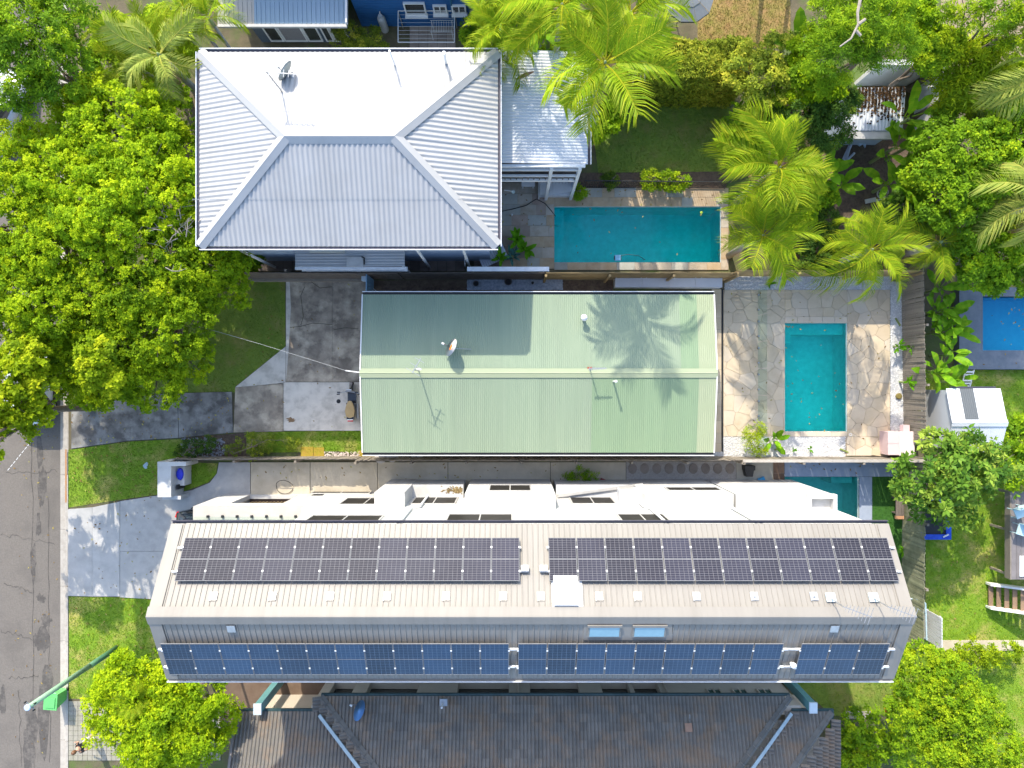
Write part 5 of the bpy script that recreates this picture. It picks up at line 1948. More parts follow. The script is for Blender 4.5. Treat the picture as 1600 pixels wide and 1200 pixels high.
pq = on_white_n(461, 190)
ta = yagi('tall television aerial with two booms over the white hip roof', Vector((ax(446, 6.4), ay(150, 6.4), nze + (ny1 - ay(150, 6.4)) * NT)), 1.7, R(-4), 1.05, 7, cross=.16)
local(MB().bar((-.1, 0, 1.0), (.16, -.04, 1.02), .02), 'boom', M_steel, ta)
for (u, v, h, r_, lab) in [(617, 102, 1.15, .035, 'thin white vent pipe halfway along the sunny white slope'), (697, 99, 0.85, .055, 'thick white vent pipe nearest the deck annex on the sunny white slope')]:
    p = on_white_n(u, v)
    t_ = thing('vent_pipe', lab, 'vent pipe', p, group='vent pipes on the white roof')
    local(MB().tube([(0, 0, -.02), (0, 0, h)], r_, 10), 'pipe', M_white_metal, t_)
    local(MB().lathe((0, 0, h), [(r_ * 1.3, 0), (r_ * 1.3, .04)], 10), 'collar', M_white_metal, t_)


def logp(label, p):
    root = thing('television_aerial', label, 'aerial', p, 0, 'twin aerials on the townhouse roof')
    local(MB().box(-.16, -.14, .0, .16, .16, .05), 'base', mat('base_blue', (0.5, 0.58, 0.6), rough=.4), root, rot=(-PN, 0, 0))
    local(MB().tube([(0, 0, 0), (0, 0, 0.95)], .02, 6), 'mast', M_steel, root)
    t = Vector((0, 0, .93))
    d = Vector((.94, -.34, 0))
    local(MB().bar(t, t + d * 1.0, .02), 'boom', M_steel, root)
    e = MB()
    s = Vector((.34, .94, 0))
    for i in range(8):
        c = t + d * (.1 + .12 * i)
        w_ = .10 + .028 * i
        e.bar(c - s * w_, c + s * w_, .012)
    local(e, 'element', M_steel, root)['kind'] = 'stuff'
    return root


logp('television aerial nearer the skylights on the sunny townhouse slope', on_slope_n(1297, 934) + Vector((0, 0, .03)))
logp('television aerial nearest the gable end on the sunny townhouse slope', on_slope_n(1364, 934) + Vector((0, 0, .03)))

# service wire from the gable to the street
sw = thing('service_wire', 'thin pale service wire from a white bracket on the green gable over the driveway', 'wire', at(560, 581, 3.0))
a_, b_ = at(563, 582, 3.15), at(540, 579, 3.1)
MB().bar(a_, b_, .045).build('bracket', M_white, sw)
c_ = at(405, 537, 3.6)
e_ = at(200, 478, 4.2)
MB().tube([b_, b_.lerp(c_, .5) - Vector((0, 0, .06)), c_, e_], .006, 5).build('wire', mat('pale_cable', (0.55, 0.55, 0.53), rough=.5), sw)

# ---------------------------------------------------------------- yard things
wt = thing('long_white_tank', 'long low white lidded storage bench beside the honey coloured fence', 'storage bench', at(1043, 444))
x0_, x1_, y0_, y1_ = ax(961, .5), ax(1128, .5), ay(449, .5), ay(434.5, .5)
MB().box(x0_, y0_, 0, x1_, y1_, .55).build('box', M_gutter_w, wt)
for i in range(4):
    MB().box(x0_ + (x1_ - x0_) * i / 4 + .008, y0_ - .01, .551, x0_ + (x1_ - x0_) * (i + 1) / 4 - .008, y1_ - .03, .59).build('lid', mat('lid_white', (0.66, 0.68, 0.74), (0.62, 0.64, 0.70), rough=.5, rnd=.03), wt)
for k, u in enumerate((962, 1001, 1009, 1053, 1086, 1095)):
    MB().box(ax(u, .6), y1_ - .029, .551, ax(u, .6) + .05, y1_ + .03, .66).build('hinge', M_white, wt)
for k, (u, v, r_, lab) in enumerate([(744, 444, .125, 'round black pot in the grey pebbles nearest the driveway'), (794, 441, .165, 'largest round black pot in the middle of the grey pebbles'), (832, 443, .06, 'smallest round black pot in the grey pebbles')]):
    t_ = thing('planter_pot', lab, 'pot', at(u, v), 0, 'pots in the grey pebble bed')
    local(MB().lathe((0, 0, 0), [(r_ * .8, 0), (r_, .25), (r_ * 1.1, .25), (r_ * 1.1, .28), (r_ * .9, .28), (r_ * .85, .2)], 16), 'rim', mat('pot_clay_dark', (0.10, 0.09, 0.08), rough=.7), t_)
    local(MB().lathe((0, 0, .2), [(r_ * .84, 0), (r_ * .84, .02)], 16), 'soil', M_dark, t_)
sg = thing('side_gate', 'pale blue side gate standing ajar at the corner of the green roof', 'gate', at(584, 450))
M_gateb = mat('gate_blue', (0.25, 0.42, 0.55), (0.22, 0.38, 0.5), rough=.5)
for i in range(6):
    MB().box(ax(584) - .02, ay(463) + i * .13 + .005, .08, ax(584) + .02, ay(463) + (i + 1) * .13 - .005, 1.75).build('plank', M_gateb, sg)
for z in (.35, 1.45):
    MB().bar((ax(584) - .05, ay(463), z), (ax(584) - .05, ay(463) + .8, z), .05).build('rail', M_gateb, sg)
mb_ = thing('meter_box', 'small pale blue meter box on a stand by the side gate', 'box', at(578, 440))
local(MB().box(-.16, -.12, .7, .16, .12, 1.15), 'box', mat('meter_blue', (0.45, 0.55, 0.62), rough=.4), mb_)
local(MB().bar((0, 0, 0), (0, 0, .7), .08), 'stand', M_steel, mb_)
local(MB().tube([(.05, -.1, .7), (.15, -.3, .3), (.3, -.45, .05)], .02, 6), 'hose', M_white, mb_)

# condensers and bins in the side passage
for k, (u, v, lab) in enumerate([(642, 397, 'white slatted air conditioner beside the striped awning edge'), (671, 398, 'white air conditioner unit standing alone on the dark side paving')]):
    t_ = thing('condenser_unit', lab, 'air conditioner', at(u, v), 0, 'air conditioners in the side passage')
    local(MB().box(-.36, -.17, .06, .36, .17, .72), 'casing', M_white_metal, t_)
    local(MB().box(-.3, -.19, .12, .2, -.171, .66), 'grille', M_frame, t_)
    for sx in (-.3, .3):
        local(MB().box(sx - .04, -.2, 0, sx + .04, .2, .059), 'foot', M_black, t_)
tag(MB().bar((ax(728), ay(400), 0.02), (ax(728), ay(420), .02), .03, 1.7).build('screen_panel', M_white), 'thin white screen panel across the side passage by the patio', 'screen')


def table(label, name, p, rz, sx, sy, h, m, cat_='table', slats=0):
    t_ = thing(name, label, cat_, p, rz)
    if slats:
        for i in range(slats):
            local(MB().box(-sx / 2 + i * sx / slats + .006, -sy / 2, h - .03, -sx / 2 + (i + 1) * sx / slats - .006, sy / 2, h), 'slat', m, t_)
    else:
        local(MB().box(-sx / 2, -sy / 2, h - .04, sx / 2, sy / 2, h), 'table_top', m, t_)
    for a in (-1, 1):
        for b in (-1, 1):
            local(MB().box(a * (sx / 2 - .07) - .03, b * (sy / 2 - .07) - .03, 0, a * (sx / 2 - .07) + .03, b * (sy / 2 - .07) + .03, h - .041), 'leg', m, t_)
    return t_


M_slatgrey = mat('pale_slats', (0.50, 0.54, 0.63), (0.46, 0.5, 0.58), rough=.5, rnd=.05)
table('pale grey slatted sun bed beside the potted agave', 'sun_bed', at(769, 400), R(25), 1.3, 0.85, 0.45, M_slatgrey, 'sun bed', 12)
table('white side table under the deck annex', 'side_table', at(825, 289), 0, .62, .42, .5, M_white)
db = thing('day_bed', 'white slatted day bed with a raised end beside the long pool', 'day bed', at(870, 300))
for i in range(11):
    z0_ = .45 + (0.25 if i < 1 else 0.012 * i)
    local(MB().obox((-.75 + i * .15, 0.02 * i, z0_), (.14, .62, .05)), 'slat', M_white, db)
local(MB().obox((-.86, -.02, .3), (.06, .66, .6)), 'end_panel', M_white, db)
local(MB().box(-.8, -.27, 0, .8, .27, .38), 'frame', M_gutter_w, db)
us = thing('outdoor_shower', 'pale shower arm reaching out from the house wall over the sandstone', 'shower', at(792, 299))
MB().bar(at(788, 297, 2.0), at(801, 299, 2.0), .03).build('arm', M_white, us)
MB().lathe(at(802, 300, 1.94), [(.08, 0), (.08, .04)], 12).build('shower_head', mat('shower_green', (0.55, .66, .62), rough=.4), us)
MB().bar(at(788, 297, 0.0), Vector((*at(788, 297, 2.0)[:2], 2.0)), .03).build('pipe', M_white, us)
tag(MB().lathe(at(800, 336), [(.05, 0), (.05, .09), (.02, .12)], 10).build('chlorine_float', M_white), 'tiny white capped fitting on the sandstone by the house corner', 'fitting')
hs = MB().tube([at(784, 330, .06), at(800, 327, .06), at(822, 321, .06), at(838, 311, .06), at(852, 318, .06), at(862, 330, .06), at(868, 338, .02)], .018, 6)
tag(hs.build('garden_hose', M_black), 'dark hose winding over the sandstone into the long pool', 'hose')
pc = thing('pool_cleaner', 'pale blue pool cleaner at the edge of the long pool', 'pool cleaner', at(965, 403, -.1))
local(MB().box(-.13, -.13, -.06, .13, .13, .07), 'body', mat('cleaner_blue', (0.22, 0.5, 0.75), rough=.4), pc)
local(MB().box(-.17, -.1, -.05, -.131, .1, .05), 'track', M_black, pc)
local(MB().box(.131, -.1, -.05, .17, .1, .05), 'track', M_black, pc)
local(MB().tube([(.1, .1, .05), (.5, .16, .04), (1.0, .1, .04), (1.3, -.1, .03)], .014, 5), 'hose', M_black, pc)
tag(MB().lathe(at(1096, 332, -.095), [(.07, 0), (.02, .02)], 7).build('floating_leaf', mat('lime_leaf', (0.35, .55, .05), rough=.6)), 'lime green leaf floating on the long pool', 'leaf')
lc = MB().tube([at(960, 415, .05), at(975, 412, .3)], .05, 6)

# pump box
pk_ = thing('pump_box', 'pale pink painted pool pump box in the fence corner', 'pump box', at(1405, 692))
M_pink = mat('pink_paint', (0.66, 0.50, 0.50), (0.60, 0.45, 0.45), rough=.6, scale=2)
M_pinkw = mat('pale_pink_paint', (0.72, 0.60, 0.59), rough=.6, scale=2)
a0, a1, b0, b1 = ax(1384, .6), ax(1418, .8), ay(711, .8), ay(675, .8)
MB().box(a0, b0, 0, a1, b1, .78).build('box', M_pink, pk_)
for i in range(2):
    MB().box(a0 - .02, b0 + (b1 - b0) * i / 2 + .006, .781, a0 + .5, b0 + (b1 - b0) * (i + 1) / 2 - .006, .82).build('lid', M_pink, pk_)
MB().box(a0 + .505, b0 - .02, .781, a1 + .3, b1 + .03, .84).build('lid', M_pinkw, pk_)
MB().box(a1 - .2, b1 + .031, .5, a1 + .1, b1 + .32, .80).build('upstand', M_pink, pk_)
tag(MB().obox(at(1375, 708, .09), (.75, .28, .03), R(-8)).build('stone_offcut', M_stone_buff), 'loose buff stone slab leaning by the pink pump box', 'stone')
tag(MB().lathe(at(1328, 679), [(.075, 0), (.075, .05), (.045, .05), (.045, .02)], 14).build('skimmer_cap', M_white), 'round white skimmer cap with a dark hole by the plunge pool corner', 'skimmer cap')
tag(MB().lathe(at(1403, 619), [(.13, 0), (.15, .1), (.11, .14)], 12).build('cut_stump', mat('stump', (0.24, 0.19, 0.05), (0.15, 0.12, 0.04), rough=.9, scale=14)), 'round mossy cut stump in the white pebbles', 'stump')
for k, (u, v, rz, lab) in enumerate([(1319, 704, -24, 'fallen green frond stem on the white pebbles'), (1403, 503, -58, 'short green stem on the pebbles by the paling fence'), (1217, 701, 15, 'dark fallen stem on the pebbles beside the potted plant')]):
    tag(MB().obox(at(u, v, .06), (.42, .07, .05), R(rz)).build('fallen_stem', mat('green_stem', (0.18, 0.24, 0.06), (0.25, .3, .08), rough=.7)), lab, 'stem')

# planter in the gutter of path: potted black planter
pt2 = thing('planter_pot', 'black square planter on the cream path by the townhouse pool', 'pot', at(1166, 733))
local(MB().prism([(-.14, -.3), (.14, -.3), (.2, .0), (-.2, .0)], 0, .5), 'body', M_black, pt2)
local(MB().box(-.24, .001, .1, .24, .22, .55), 'rim', M_black, pt2)
tag(MB().tube([(ax(446) + .4 * math.cos(a), ay(760) + .34 * math.sin(a), 0.09 + .3 * max(0, math.sin(a))) for a in [2 * math.pi * i / 20 for i in range(20)]], .014, 5).build('coiled_hose', M_black), 'thin black hose looped on the path by the white wall', 'hose')
tag(MB().obox(at(1190, 751, .12), (.3, .3, .2), .4).build('blue_crate', mat('crate_blue', (0.04, 0.35, 0.65), rough=.4)), 'small bright blue crate on the path beside the white block', 'crate')
tag(MB().obox(at(945, 752, .12), (.45, .16, .2), -.4).build('red_scooter_board', mat('dark_red', (0.25, 0.04, 0.04), rough=.5)), 'dark red toy scooter lying on the path by the flower bed', 'toy')
for k, (u, v, lab) in enumerate([(607, 713, 'white plastic bin under the edge of the green roof'), (625, 711, 'grey plastic tub under the edge of the green roof')]):
    t_ = thing('storage_tub', lab, 'tub', at(u - 9, v))
    local(MB().lathe((0, 0, 0), [(.2, 0), (.26, .5), (.28, .52), (.28, .56), (.1, .6)], 14), 'body', mat('tub_grey', (0.42, 0.40, 0.38), rough=.5) if k == 0 else M_frame, t_)
tag(MB().prism([(p_[0], p_[1]) for p_ in blob(ax(657), ay(713), .36, .14, 16, .8)], .4, .46).build('tarpaulin_scrap', M_white), 'crumpled white tarpaulin scrap under the green roof edge', 'tarpaulin')

# ---------------------------------------------------------------- things by the blue house
gb_ = thing('gas_cylinder', 'tall pale grey gas cylinder standing against the blue wall', 'gas cylinder', at(602, 47))
local(MB().lathe((0, 0, 0), [(.16, 0), (.185, .06), (.185, 1.05), (.14, 1.18), (.05, 1.22)], 16), 'body', mat('cylinder_grey', (0.42, 0.44, 0.45), rough=.5), gb_, smooth=True)
local(MB().tube([(0, 0, 1.22), (0, .05, 1.35), (0, .15, 1.42)], .025, 6), 'valve', M_steel, gb_)
local(MB().lathe((0, 0, 1.22), [(.1, 0), (.1, .1)], 12), 'collar', mat('cylinder_grey', (0.42, 0.44, 0.45)), gb_)
clo = thing('clothesline', 'white folding clothesline frame over the old pavers by the blue wall', 'clothesline', at(665, 45))
c0_, c1_ = ax(622, 1.5), ax(710, 1.5)
d0_, d1_ = ay(66, 1.5), ay(17, 1.5)
for p, q in (((c0_, d0_), (c1_, d0_)), ((c0_, d1_), (c1_, d1_)), ((c0_, d0_), (c0_, d1_)), ((c1_, d0_), (c1_, d1_))):
    MB().bar((*p, 1.5), (*q, 1.5), .03).build('frame', M_white, clo)
for i in range(1, 8):
    yy_ = d0_ + (d1_ - d0_) * i / 8
    MB().bar((c0_, yy_, 1.5), (c1_, yy_, 1.5), .007).build('line', M_white, clo)
for xx in (c0_, c1_):
    MB().bar((xx, d1_ - .02, 0), (xx, d1_ - .02, 1.5), .04).build('post', M_steel, clo)
dr_ = thing('drying_rack', 'small white wire drying rack under the clothesline', 'drying rack', at(695, 42))
for i in range(9):
    x = ax(674, .8) + i * .115
    MB().bar((x, ay(50, .8), .8), (x, ay(32, .8), .8), .012).build('wire', M_white, dr_)
for yy_ in (ay(50, .8), ay(32, .8)):
    MB().bar((ax(672, .8), yy_, .8), (ax(708, .8), yy_, .8), .018).build('rail', M_white, dr_)
for xx in (ax(674, .8), ax(706, .8)):
    for yy_ in (ay(50, .8), ay(32, .8)):
        MB().bar((xx, yy_, 0), (xx, yy_, .8), .018).build('leg', M_white, dr_)

# ---------------------------------------------------------------- east side
um = thing('garden_parasol', 'dark grey segmented parasol canopy beside the dry lawn', 'parasol', at(1076, -3))
n = 10
ctr = at(1078, -8, 2.6)
um.location = (ctr.x, ctr.y, 0)
for k in range(n):
    a, b = 2 * math.pi * k / n, 2 * math.pi * (k + 1) / n - .02
    m = MB()
    r1, r2 = 0.55, 1.12
    pts = lambda r_, z, aa: (r_ * math.cos(aa), r_ * math.sin(aa), z)
    m.add([(0, 0, 2.75), pts(r1, 2.62, a), pts(r1, 2.62, b)], [(0, 1, 2)])
    m.add([pts(r1, 2.60, a), pts(r2, 2.4, a), pts(r2, 2.4, b), pts(r1, 2.60, b)], [(0, 1, 2, 3)])
    m.add([pts(r2, 2.4, a), pts(r2, 2.28, a), pts(r2, 2.28, b), pts(r2, 2.4, b)], [(0, 1, 2, 3)])
    local(m, 'canopy_panel', mat('parasol_grey', (0.16, 0.175, 0.185), (0.2, .215, .225), rough=.8, rnd=.15), um)
local(MB().tube([(0, 0, 0), (0, 0, 2.75)], .03, 8), 'pole', M_steel, um)
tp_ = thing('trampoline', 'rectangular trampoline with blue padding and black mat beside the greenish fence', 'trampoline', at(1464, 810))
t0, t1, t2, t3 = ax(1439, .8), ax(1486, .8), ay(843, .8), ay(778, .8)
M_pad = mat('trampoline_blue', (0.01, 0.05, 0.42), (0.02, .09, .55), rough=.35, scale=5)
for (a, b, c_, d_) in [(t0, t2, t1, t2 + .24), (t0, t3 - .24, t1, t3), (t1 - .24, t2 + .241, t1, t3 - .241), (t0, t2 + .241, t0 + .12, t3 - .241)]:
    MB().box(a, b, .76, c_, d_, .82).build('pad', M_pad, tp_)
MB().box(t0 + .121, t2 + .241, .76, t1 - .241, t3 - .241, .775).build('mat', M_black, tp_)
for xx in (t0 + .1, t1 - .1):
    for yy_ in (t2 + .1, t3 - .1):
        MB().bar((xx, yy_, 0), (xx, yy_, .76), .05).build('leg', M_steel, tp_)
tag(MB().obox(at(1478, 837, .86), (.28, .06, .04), R(25)).build('toy_bat', M_white), 'small pale stick lying on the blue trampoline padding', 'toy')
bn_ = thing('garden_bench', 'dark brown garden bench with a tan end cushion on the synthetic turf', 'bench', at(1405, 790))
for i in range(3):
    MB().box(ax(1399.5, .4) + i * .13 + .004, ay(806, .4), .38, ax(1399.5, .4) + (i + 1) * .13 - .004, ay(775, .4), .42).build('slat', M_wood_dark, bn_)
for yy_ in (ay(802, .4), ay(779, .4)):
    MB().box(ax(1400, .4), yy_ - .03, 0, ax(1400, .4) + .36, yy_ + .03, .379).build('leg', M_wood_dark, bn_)
MB().box(ax(1400, .4), ay(811, .4), .3, ax(1400, .4) + .36, ay(806.2, .4), .43).build('cushion', mat('tan_cushion', (0.52, 0.27, 0.14), rough=.8), bn_)
gt = thing('white_gate', 'white slatted gate leaning open at the end of the greenish fence', 'gate', at(1456, 975))
gx_ = ax(1441)
for i in range(9):
    MB().box(gx_ - .02, ay(996) + i * .16 + .012, .1, gx_ + .02, ay(996) + (i + 1) * .16 - .012, 1.55).build('slat', M_gutter_w, gt)
for z in (.3, 1.3):
    MB().box(gx_ + .021, ay(996), z, gx_ + .06, ay(996) + 1.45, z + .09).build('rail', M_gutter_w, gt)
hr = thing('pipe_handrail', 'pale blue bent pipe handrail by the white slatted gate', 'handrail', at(1445, 970))
MB().tube([at(1418, 935, .9), at(1440, 937, .9), at(1446, 943, .9), at(1448, 1000, .9)], .035, 8).build('rail', mat('pipe_blue', (0.42, .56, .64), rough=.4), hr)
for (u, v) in ((1420, 935), (1448, 960), (1448, 999)):
    p = at(u, v, .9)
    MB().bar((p.x, p.y, 0), (p.x, p.y, .88), .05).build('post', mat('pipe_blue', (0.42, .56, .64)), hr)
# timber stair to the deck
ss_ = thing('timber_stair', 'weathered timber stair with white stringers climbing to the deck', 'stair', at(1570, 930))
for i in range(9):
    z = .18 * (i + 1)
    x = ax(1541) + i * .25
    MB().box(x, ay(945), z - .04, x + .21, ay(912), z).build('tread', mat('stair_tread', (0.30, .20, .12), (0.22, .15, .10), rough=.8, rnd=.2), ss_)
    MB().box(x + .205, ay(945) + .01, z - .17, x + .225, ay(912) - .01, z - .042).build('riser', M_wood_dark, ss_)
for yy_ in (ay(945) - .10, ay(912)):
    m = MB()
    xa, xb = ax(1541) - .05, ax(1541) + 9 * .25
    m.add([(xa, yy_, 0), (xb, yy_, 1.55), (xb, yy_, 1.95), (xa, yy_, .4), (xa, yy_ + .10, 0), (xb, yy_ + .10, 1.55), (xb, yy_ + .10, 1.95), (xa, yy_ + .10, .4)],
          [(0, 1, 2, 3), (7, 6, 5, 4), (3, 2, 6, 7), (0, 4, 5, 1), (0, 3, 7, 4)])
    m.build('stringer', M_white, ss_)
dkx = ax(1579, 1.5)
dk_ = thing('raised_deck', 'raised grey deck with white railing at the edge of the east lawn', 'deck', (dkx + 1.5, ay(850, 1.5), 0))
for i in range(14):
    MB().box(dkx + i * .22 + .006, ay(905, 1.5), 1.5, dkx + (i + 1) * .22 - .006, ay(768, 1.5), 1.55).build('board', mat('deck_board', (0.15, .135, .13), (0.19, .17, .165), rough=.8, rnd=.15), dk_)
MB().box(dkx - .06, ay(905, 1.5), 1.2, dkx - .002, ay(768, 1.5), 1.56).build('edge_beam', M_wood_grey, dk_)
MB().bar((dkx, ay(768, 1.5), 2.4), (dkx + 3, ay(766, 1.5), 2.4), .07).build('rail', mat('pipe_blue', (0.42, .56, .64)), dk_)
MB().bar((dkx + .3, ay(880, 1.5), 2.3), (dkx + 3, ay(884, 1.5), 2.3), .10).build('rail', M_white, dk_)
MB().box(dkx + .35, ay(900, 1.5), 1.551, dkx + 1.2, ay(868, 1.5), 1.6).build('mat', M_gutter_w, dk_)
for yy_ in (ay(770, 1.5), ay(830, 1.5), ay(900, 1.5)):
    MB().bar((dkx + .1, yy_, 0), (dkx + .1, yy_, 1.2), .1).build('post', M_wood_grey, dk_)
for k, (u, v, rz, lab) in enumerate([(1592, 800, .4, 'pale blue deck chair nearest the tree on the raised deck'), (1596, 828, -.3, 'pale blue deck chair nearer the stair on the raised deck')]):
    t_ = thing('deck_chair', lab, 'chair', (*at(u, v, 1.9)[:2], 1.55), rz, 'chairs on the raised deck')
    mm = mat('chair_blue', (0.45, .62, .66), rough=.5)
    local(MB().box(-.24, -.24, .4, .24, .24, .44), 'seat', mm, t_)
    local(MB().box(-.24, .241, .44, .24, .28, .85), 'backrest', mm, t_)
    for a in (-.21, .21):
        for b in (-.21, .21):
            local(MB().bar((a, b, 0), (a * .95, b * .95, .4), .035), 'leg', mm, t_)
ld = thing('pool_steps', 'white slatted step ladder between the raised pool deck and the shed', 'ladder', at(1508, 592))
for i in range(6):
    z = .38 - i * .06
    MB().box(ax(1502), ay(579) - (i + 1) * .135 + .03, z - .03, ax(1514), ay(579) - i * .135 - .03, z).build('tread', M_white, ld)
for xx in (ax(1501), ax(1514)):
    MB().bar((xx, ay(578), .36), (xx, ay(605), .05), .05).build('stringer', M_white, ld)
pipes = [(1316, 252, 1327, 228), (1320, 250, 1330, 226), (1323, 248, 1328, 230), (1322, 252, 1335, 239)]
PIPE_L = ['pale plastic pipe nearest the big feathery palm in the mulch pile', 'long pale plastic pipe in the middle of the mulch pile', 'shortest pale plastic pipe on the mulch pile', 'pale plastic pipe lying askew on top of the mulch pile']
for k, (u0, v0, u1, v1) in enumerate(pipes):
    o = MB().tube([at(u0, v0, .06 + .05 * k), at(u1, v1, .06 + .05 * k)], .055, 8).build('plastic_pipe', mat('pvc', (0.50, .54, .66), (0.45, .49, .6), rough=.4))
    tag(o, PIPE_L[k], 'pipe', 'plastic pipes piled on the mulch')
pw = thing('wheel_barrow', 'upturned barrow wheel lying on the mulch under the palms', 'wheel', at(1380, 300))
mw = mat('old_white', (0.55, .54, .5), rough=.6)
p = at(1380, 301, .35)
ring_ = [(p.x + .25 * math.cos(a), p.y + .2 * math.sin(a), .3 + .12 * math.sin(a)) for a in [2 * math.pi * i / 16 for i in range(17)]]
MB().tube(ring_, .025, 6).build('rim', mw, pw)
for i in range(0, 16, 2):
    MB().bar((p.x, p.y, .3), ring_[i], .02).build('spoke', mw, pw)
for k in range(3):
    a = at(1357 + 18 * k, 314, .2)
    tag(MB().obox((a.x + .15, a.y + .05, .09), (.52, .2, .05), R(12)).build('loose_board', mw), ['weathered white board end on the mulch nearest the big palm', 'middle weathered white board right under the barrow wheel', 'weathered white board on the mulch nearest the leafy tree'][k], 'board', 'boards on the mulch')
tag(MB().prism(blob(ax(1347), ay(222), .26, .22, 18, .9), .1, .2).build('plastic_sheet', mat('sheet_blue', (0.50, .62, .80), rough=.4)), 'crumpled pale blue plastic sheet on the mulch below the littered shed', 'plastic sheet')
pil = MB().box(ax(440, .0) , ay(1070), 0, ax(452), ay(1060), 3.1)
for k, (u, v, lab) in enumerate([(440, 1060, 'teal pillar with a white cap at the tiled house corner nearest the street'), (1226, 1058, 'teal pillar with a pale cap beside the shaded lawn')]):
    t_ = thing('entry_pillar', lab, 'pillar', at(u, v), 0, 'teal pillars beside the tiled house')
    local(MB().box(-.14, -.2, 0, .14, .2, 3.15), 'shaft', M_teal, t_)
    local(MB().box(-.17, -.23, 3.151, .17, .23, 3.22), 'cap', mat('pale_cap', (0.55, .62, .66), rough=.5), t_)
cr_ = thing('bicycle_trailer', 'folded pram frame with blue fabric in the shaded side yard', 'pram', at(480, 1095))
for (p, q) in (((450, 1104), (470, 1094)), ((470, 1094), (478, 1110)), ((455, 1108), (478, 1110)), ((462, 1099), (466, 1112))):
    MB().bar(at(*p, .6), at(*q, .6), .04).build('frame', mat('pram_steel', (0.5, .55, .58), rough=.4), cr_)
MB().obox(at(452, 1106, .55), (.3, .2, .12), .3).build('fabric', mat('pram_blue', (0.06, .22, .55), rough=.7), cr_)
MB().obox(at(466, 1104, .5), (.34, .26, .1), .3).build('seat', M_black, cr_)
for (u, v) in ((452, 1108), (476, 1109)):
    MB().tube([at(u, v, .12), at(u + 3, v, .12)], .12, 12).build('wheel', M_black, cr_)
tag(MB().obox(at(1387, 1112, .1), (.18, .3, .2), .2).build('orange_crate', mat('orange_plastic', (0.7, .14, .03), rough=.5)), 'small orange tub beside the shaded lawn and bottom shrubs', 'tub')
tag(MB().box(ax(1320), ay(1122), 0.02, ax(1372), ay(1111), .06).build('paving_strip', M_kerb), 'sunlit concrete strip at the end of the shaded lawn', 'paving')


# ---------------------------------------------------------------- vehicles
def car(label, p, rz, body_m, L_=4.3, W=1.76, Hh=1.48, group='parked cars'):
    root = thing('parked_car', label, 'car', p, rz, group)
    # x forwards; stations: (x, half width, sill z, belt z)
    st_ = [(-2.12, .62, .42, .72), (-2.05, .76, .32, .92), (-1.5, .86, .25, .98), (-.4, .88, .24, .95), (.7, .88, .24, .92), (1.4, .85, .26, .84), (1.95, .74, .30, .72), (2.12, .55, .38, .58)]
    vs, fs = [], []
    for x, hw, z0_, z1_ in st_:
        x *= L_ / 4.24
        ring2 = [(-hw * .92, z0_), (-hw, (z0_ + z1_) / 2), (-hw * .95, z1_ - .04), (-hw * .80, z1_), (0, z1_ + .03), (hw * .80, z1_), (hw * .95, z1_ - .04), (hw, (z0_ + z1_) / 2), (hw * .92, z0_)]
        vs += [(x, y, z) for y, z in ring2]
    n = 9
    for i in range(len(st_) - 1):
        for k in range(n - 1):
            fs.append((i * n + k, i * n + k + 1, (i + 1) * n + k + 1, (i + 1) * n + k)[::-1])
    fs.append(tuple(range(n)))
    fs.append(tuple((len(st_) - 1) * n + k for k in range(n - 1, -1, -1)))
    local(MB().add(vs, fs), 'body', body_m, root, smooth=True)
    gl = MB()
    lo_ = [(-1.95, .70, .95), (1.15, .76, .90)]
    hi2 = [(-1.45, .56, Hh), (.30, .60, Hh)]
    v8 = [(lo_[0][0], -lo_[0][1], lo_[0][2]), (lo_[1][0], -lo_[1][1], lo_[1][2]), (lo_[1][0], lo_[1][1], lo_[1][2]), (lo_[0][0], lo_[0][1], lo_[0][2]),
          (hi2[0][0], -hi2[0][1], Hh - .03), (hi2[1][0], -hi2[1][1], Hh - .03), (hi2[1][0], hi2[1][1], Hh - .03), (hi2[0][0], hi2[0][1], Hh - .03)]
    gl.add(v8, [(4, 5, 6, 7), (0, 1, 5, 4), (1, 2, 6, 5), (2, 3, 7, 6), (3, 0, 4, 7)])
    local(gl, 'window', mat('car_glass', (0.03, 0.045, 0.06), (0.05, .07, .09), rough=.04, spec=.9), root)
    rf = MB()
    rf.prism([(-1.5, -.55), (-1.3, -.6), (.2, -.61), (.34, -.5), (.34, .5), (.2, .61), (-1.3, .6), (-1.5, .55)], Hh - .05, Hh)
    for sx in (-1, 1):
        rf.bar((.3, sx * .6, Hh - .04), (1.16, sx * .77, .92), .06)
        rf.bar((-1.42, sx * .56, Hh - .04), (-1.95, sx * .71, .95), .08)
        rf.bar((-.5, sx * .62, Hh - .04), (-.5, sx * .76, .95), .06)
    local(rf, 'roof', body_m, root)
    for sx in (-1.32, 1.3):
        for sy in (-1, 1):
            wl_ = local(MB().tube([(sx, sy * .66, .32), (sx, sy * .87, .32)], .32, 18), 'wheel', M_black, root)
            local(MB().tube([(sx, sy * .871, .32), (sx, sy * .885, .32)], .2, 12), 'rim', M_steel, wl_)
    for sy in (-1, 1):
        local(MB().obox((-2.08, sy * .62, .78), (.12, .26, .16), -sy * .35), 'tail_light', mat('tail_red', (0.65, .02, .015), rough=.2), root)
        local(MB().obox((2.0, sy * .58, .62), (.14, .28, .12), sy * .45), 'headlight', mat('lamp_clear', (0.7, .72, .74), rough=.1), root)
        local(MB().obox((.95, sy * .95, .98), (.12, .18, .12)), 'mirror', body_m, root)
    return root


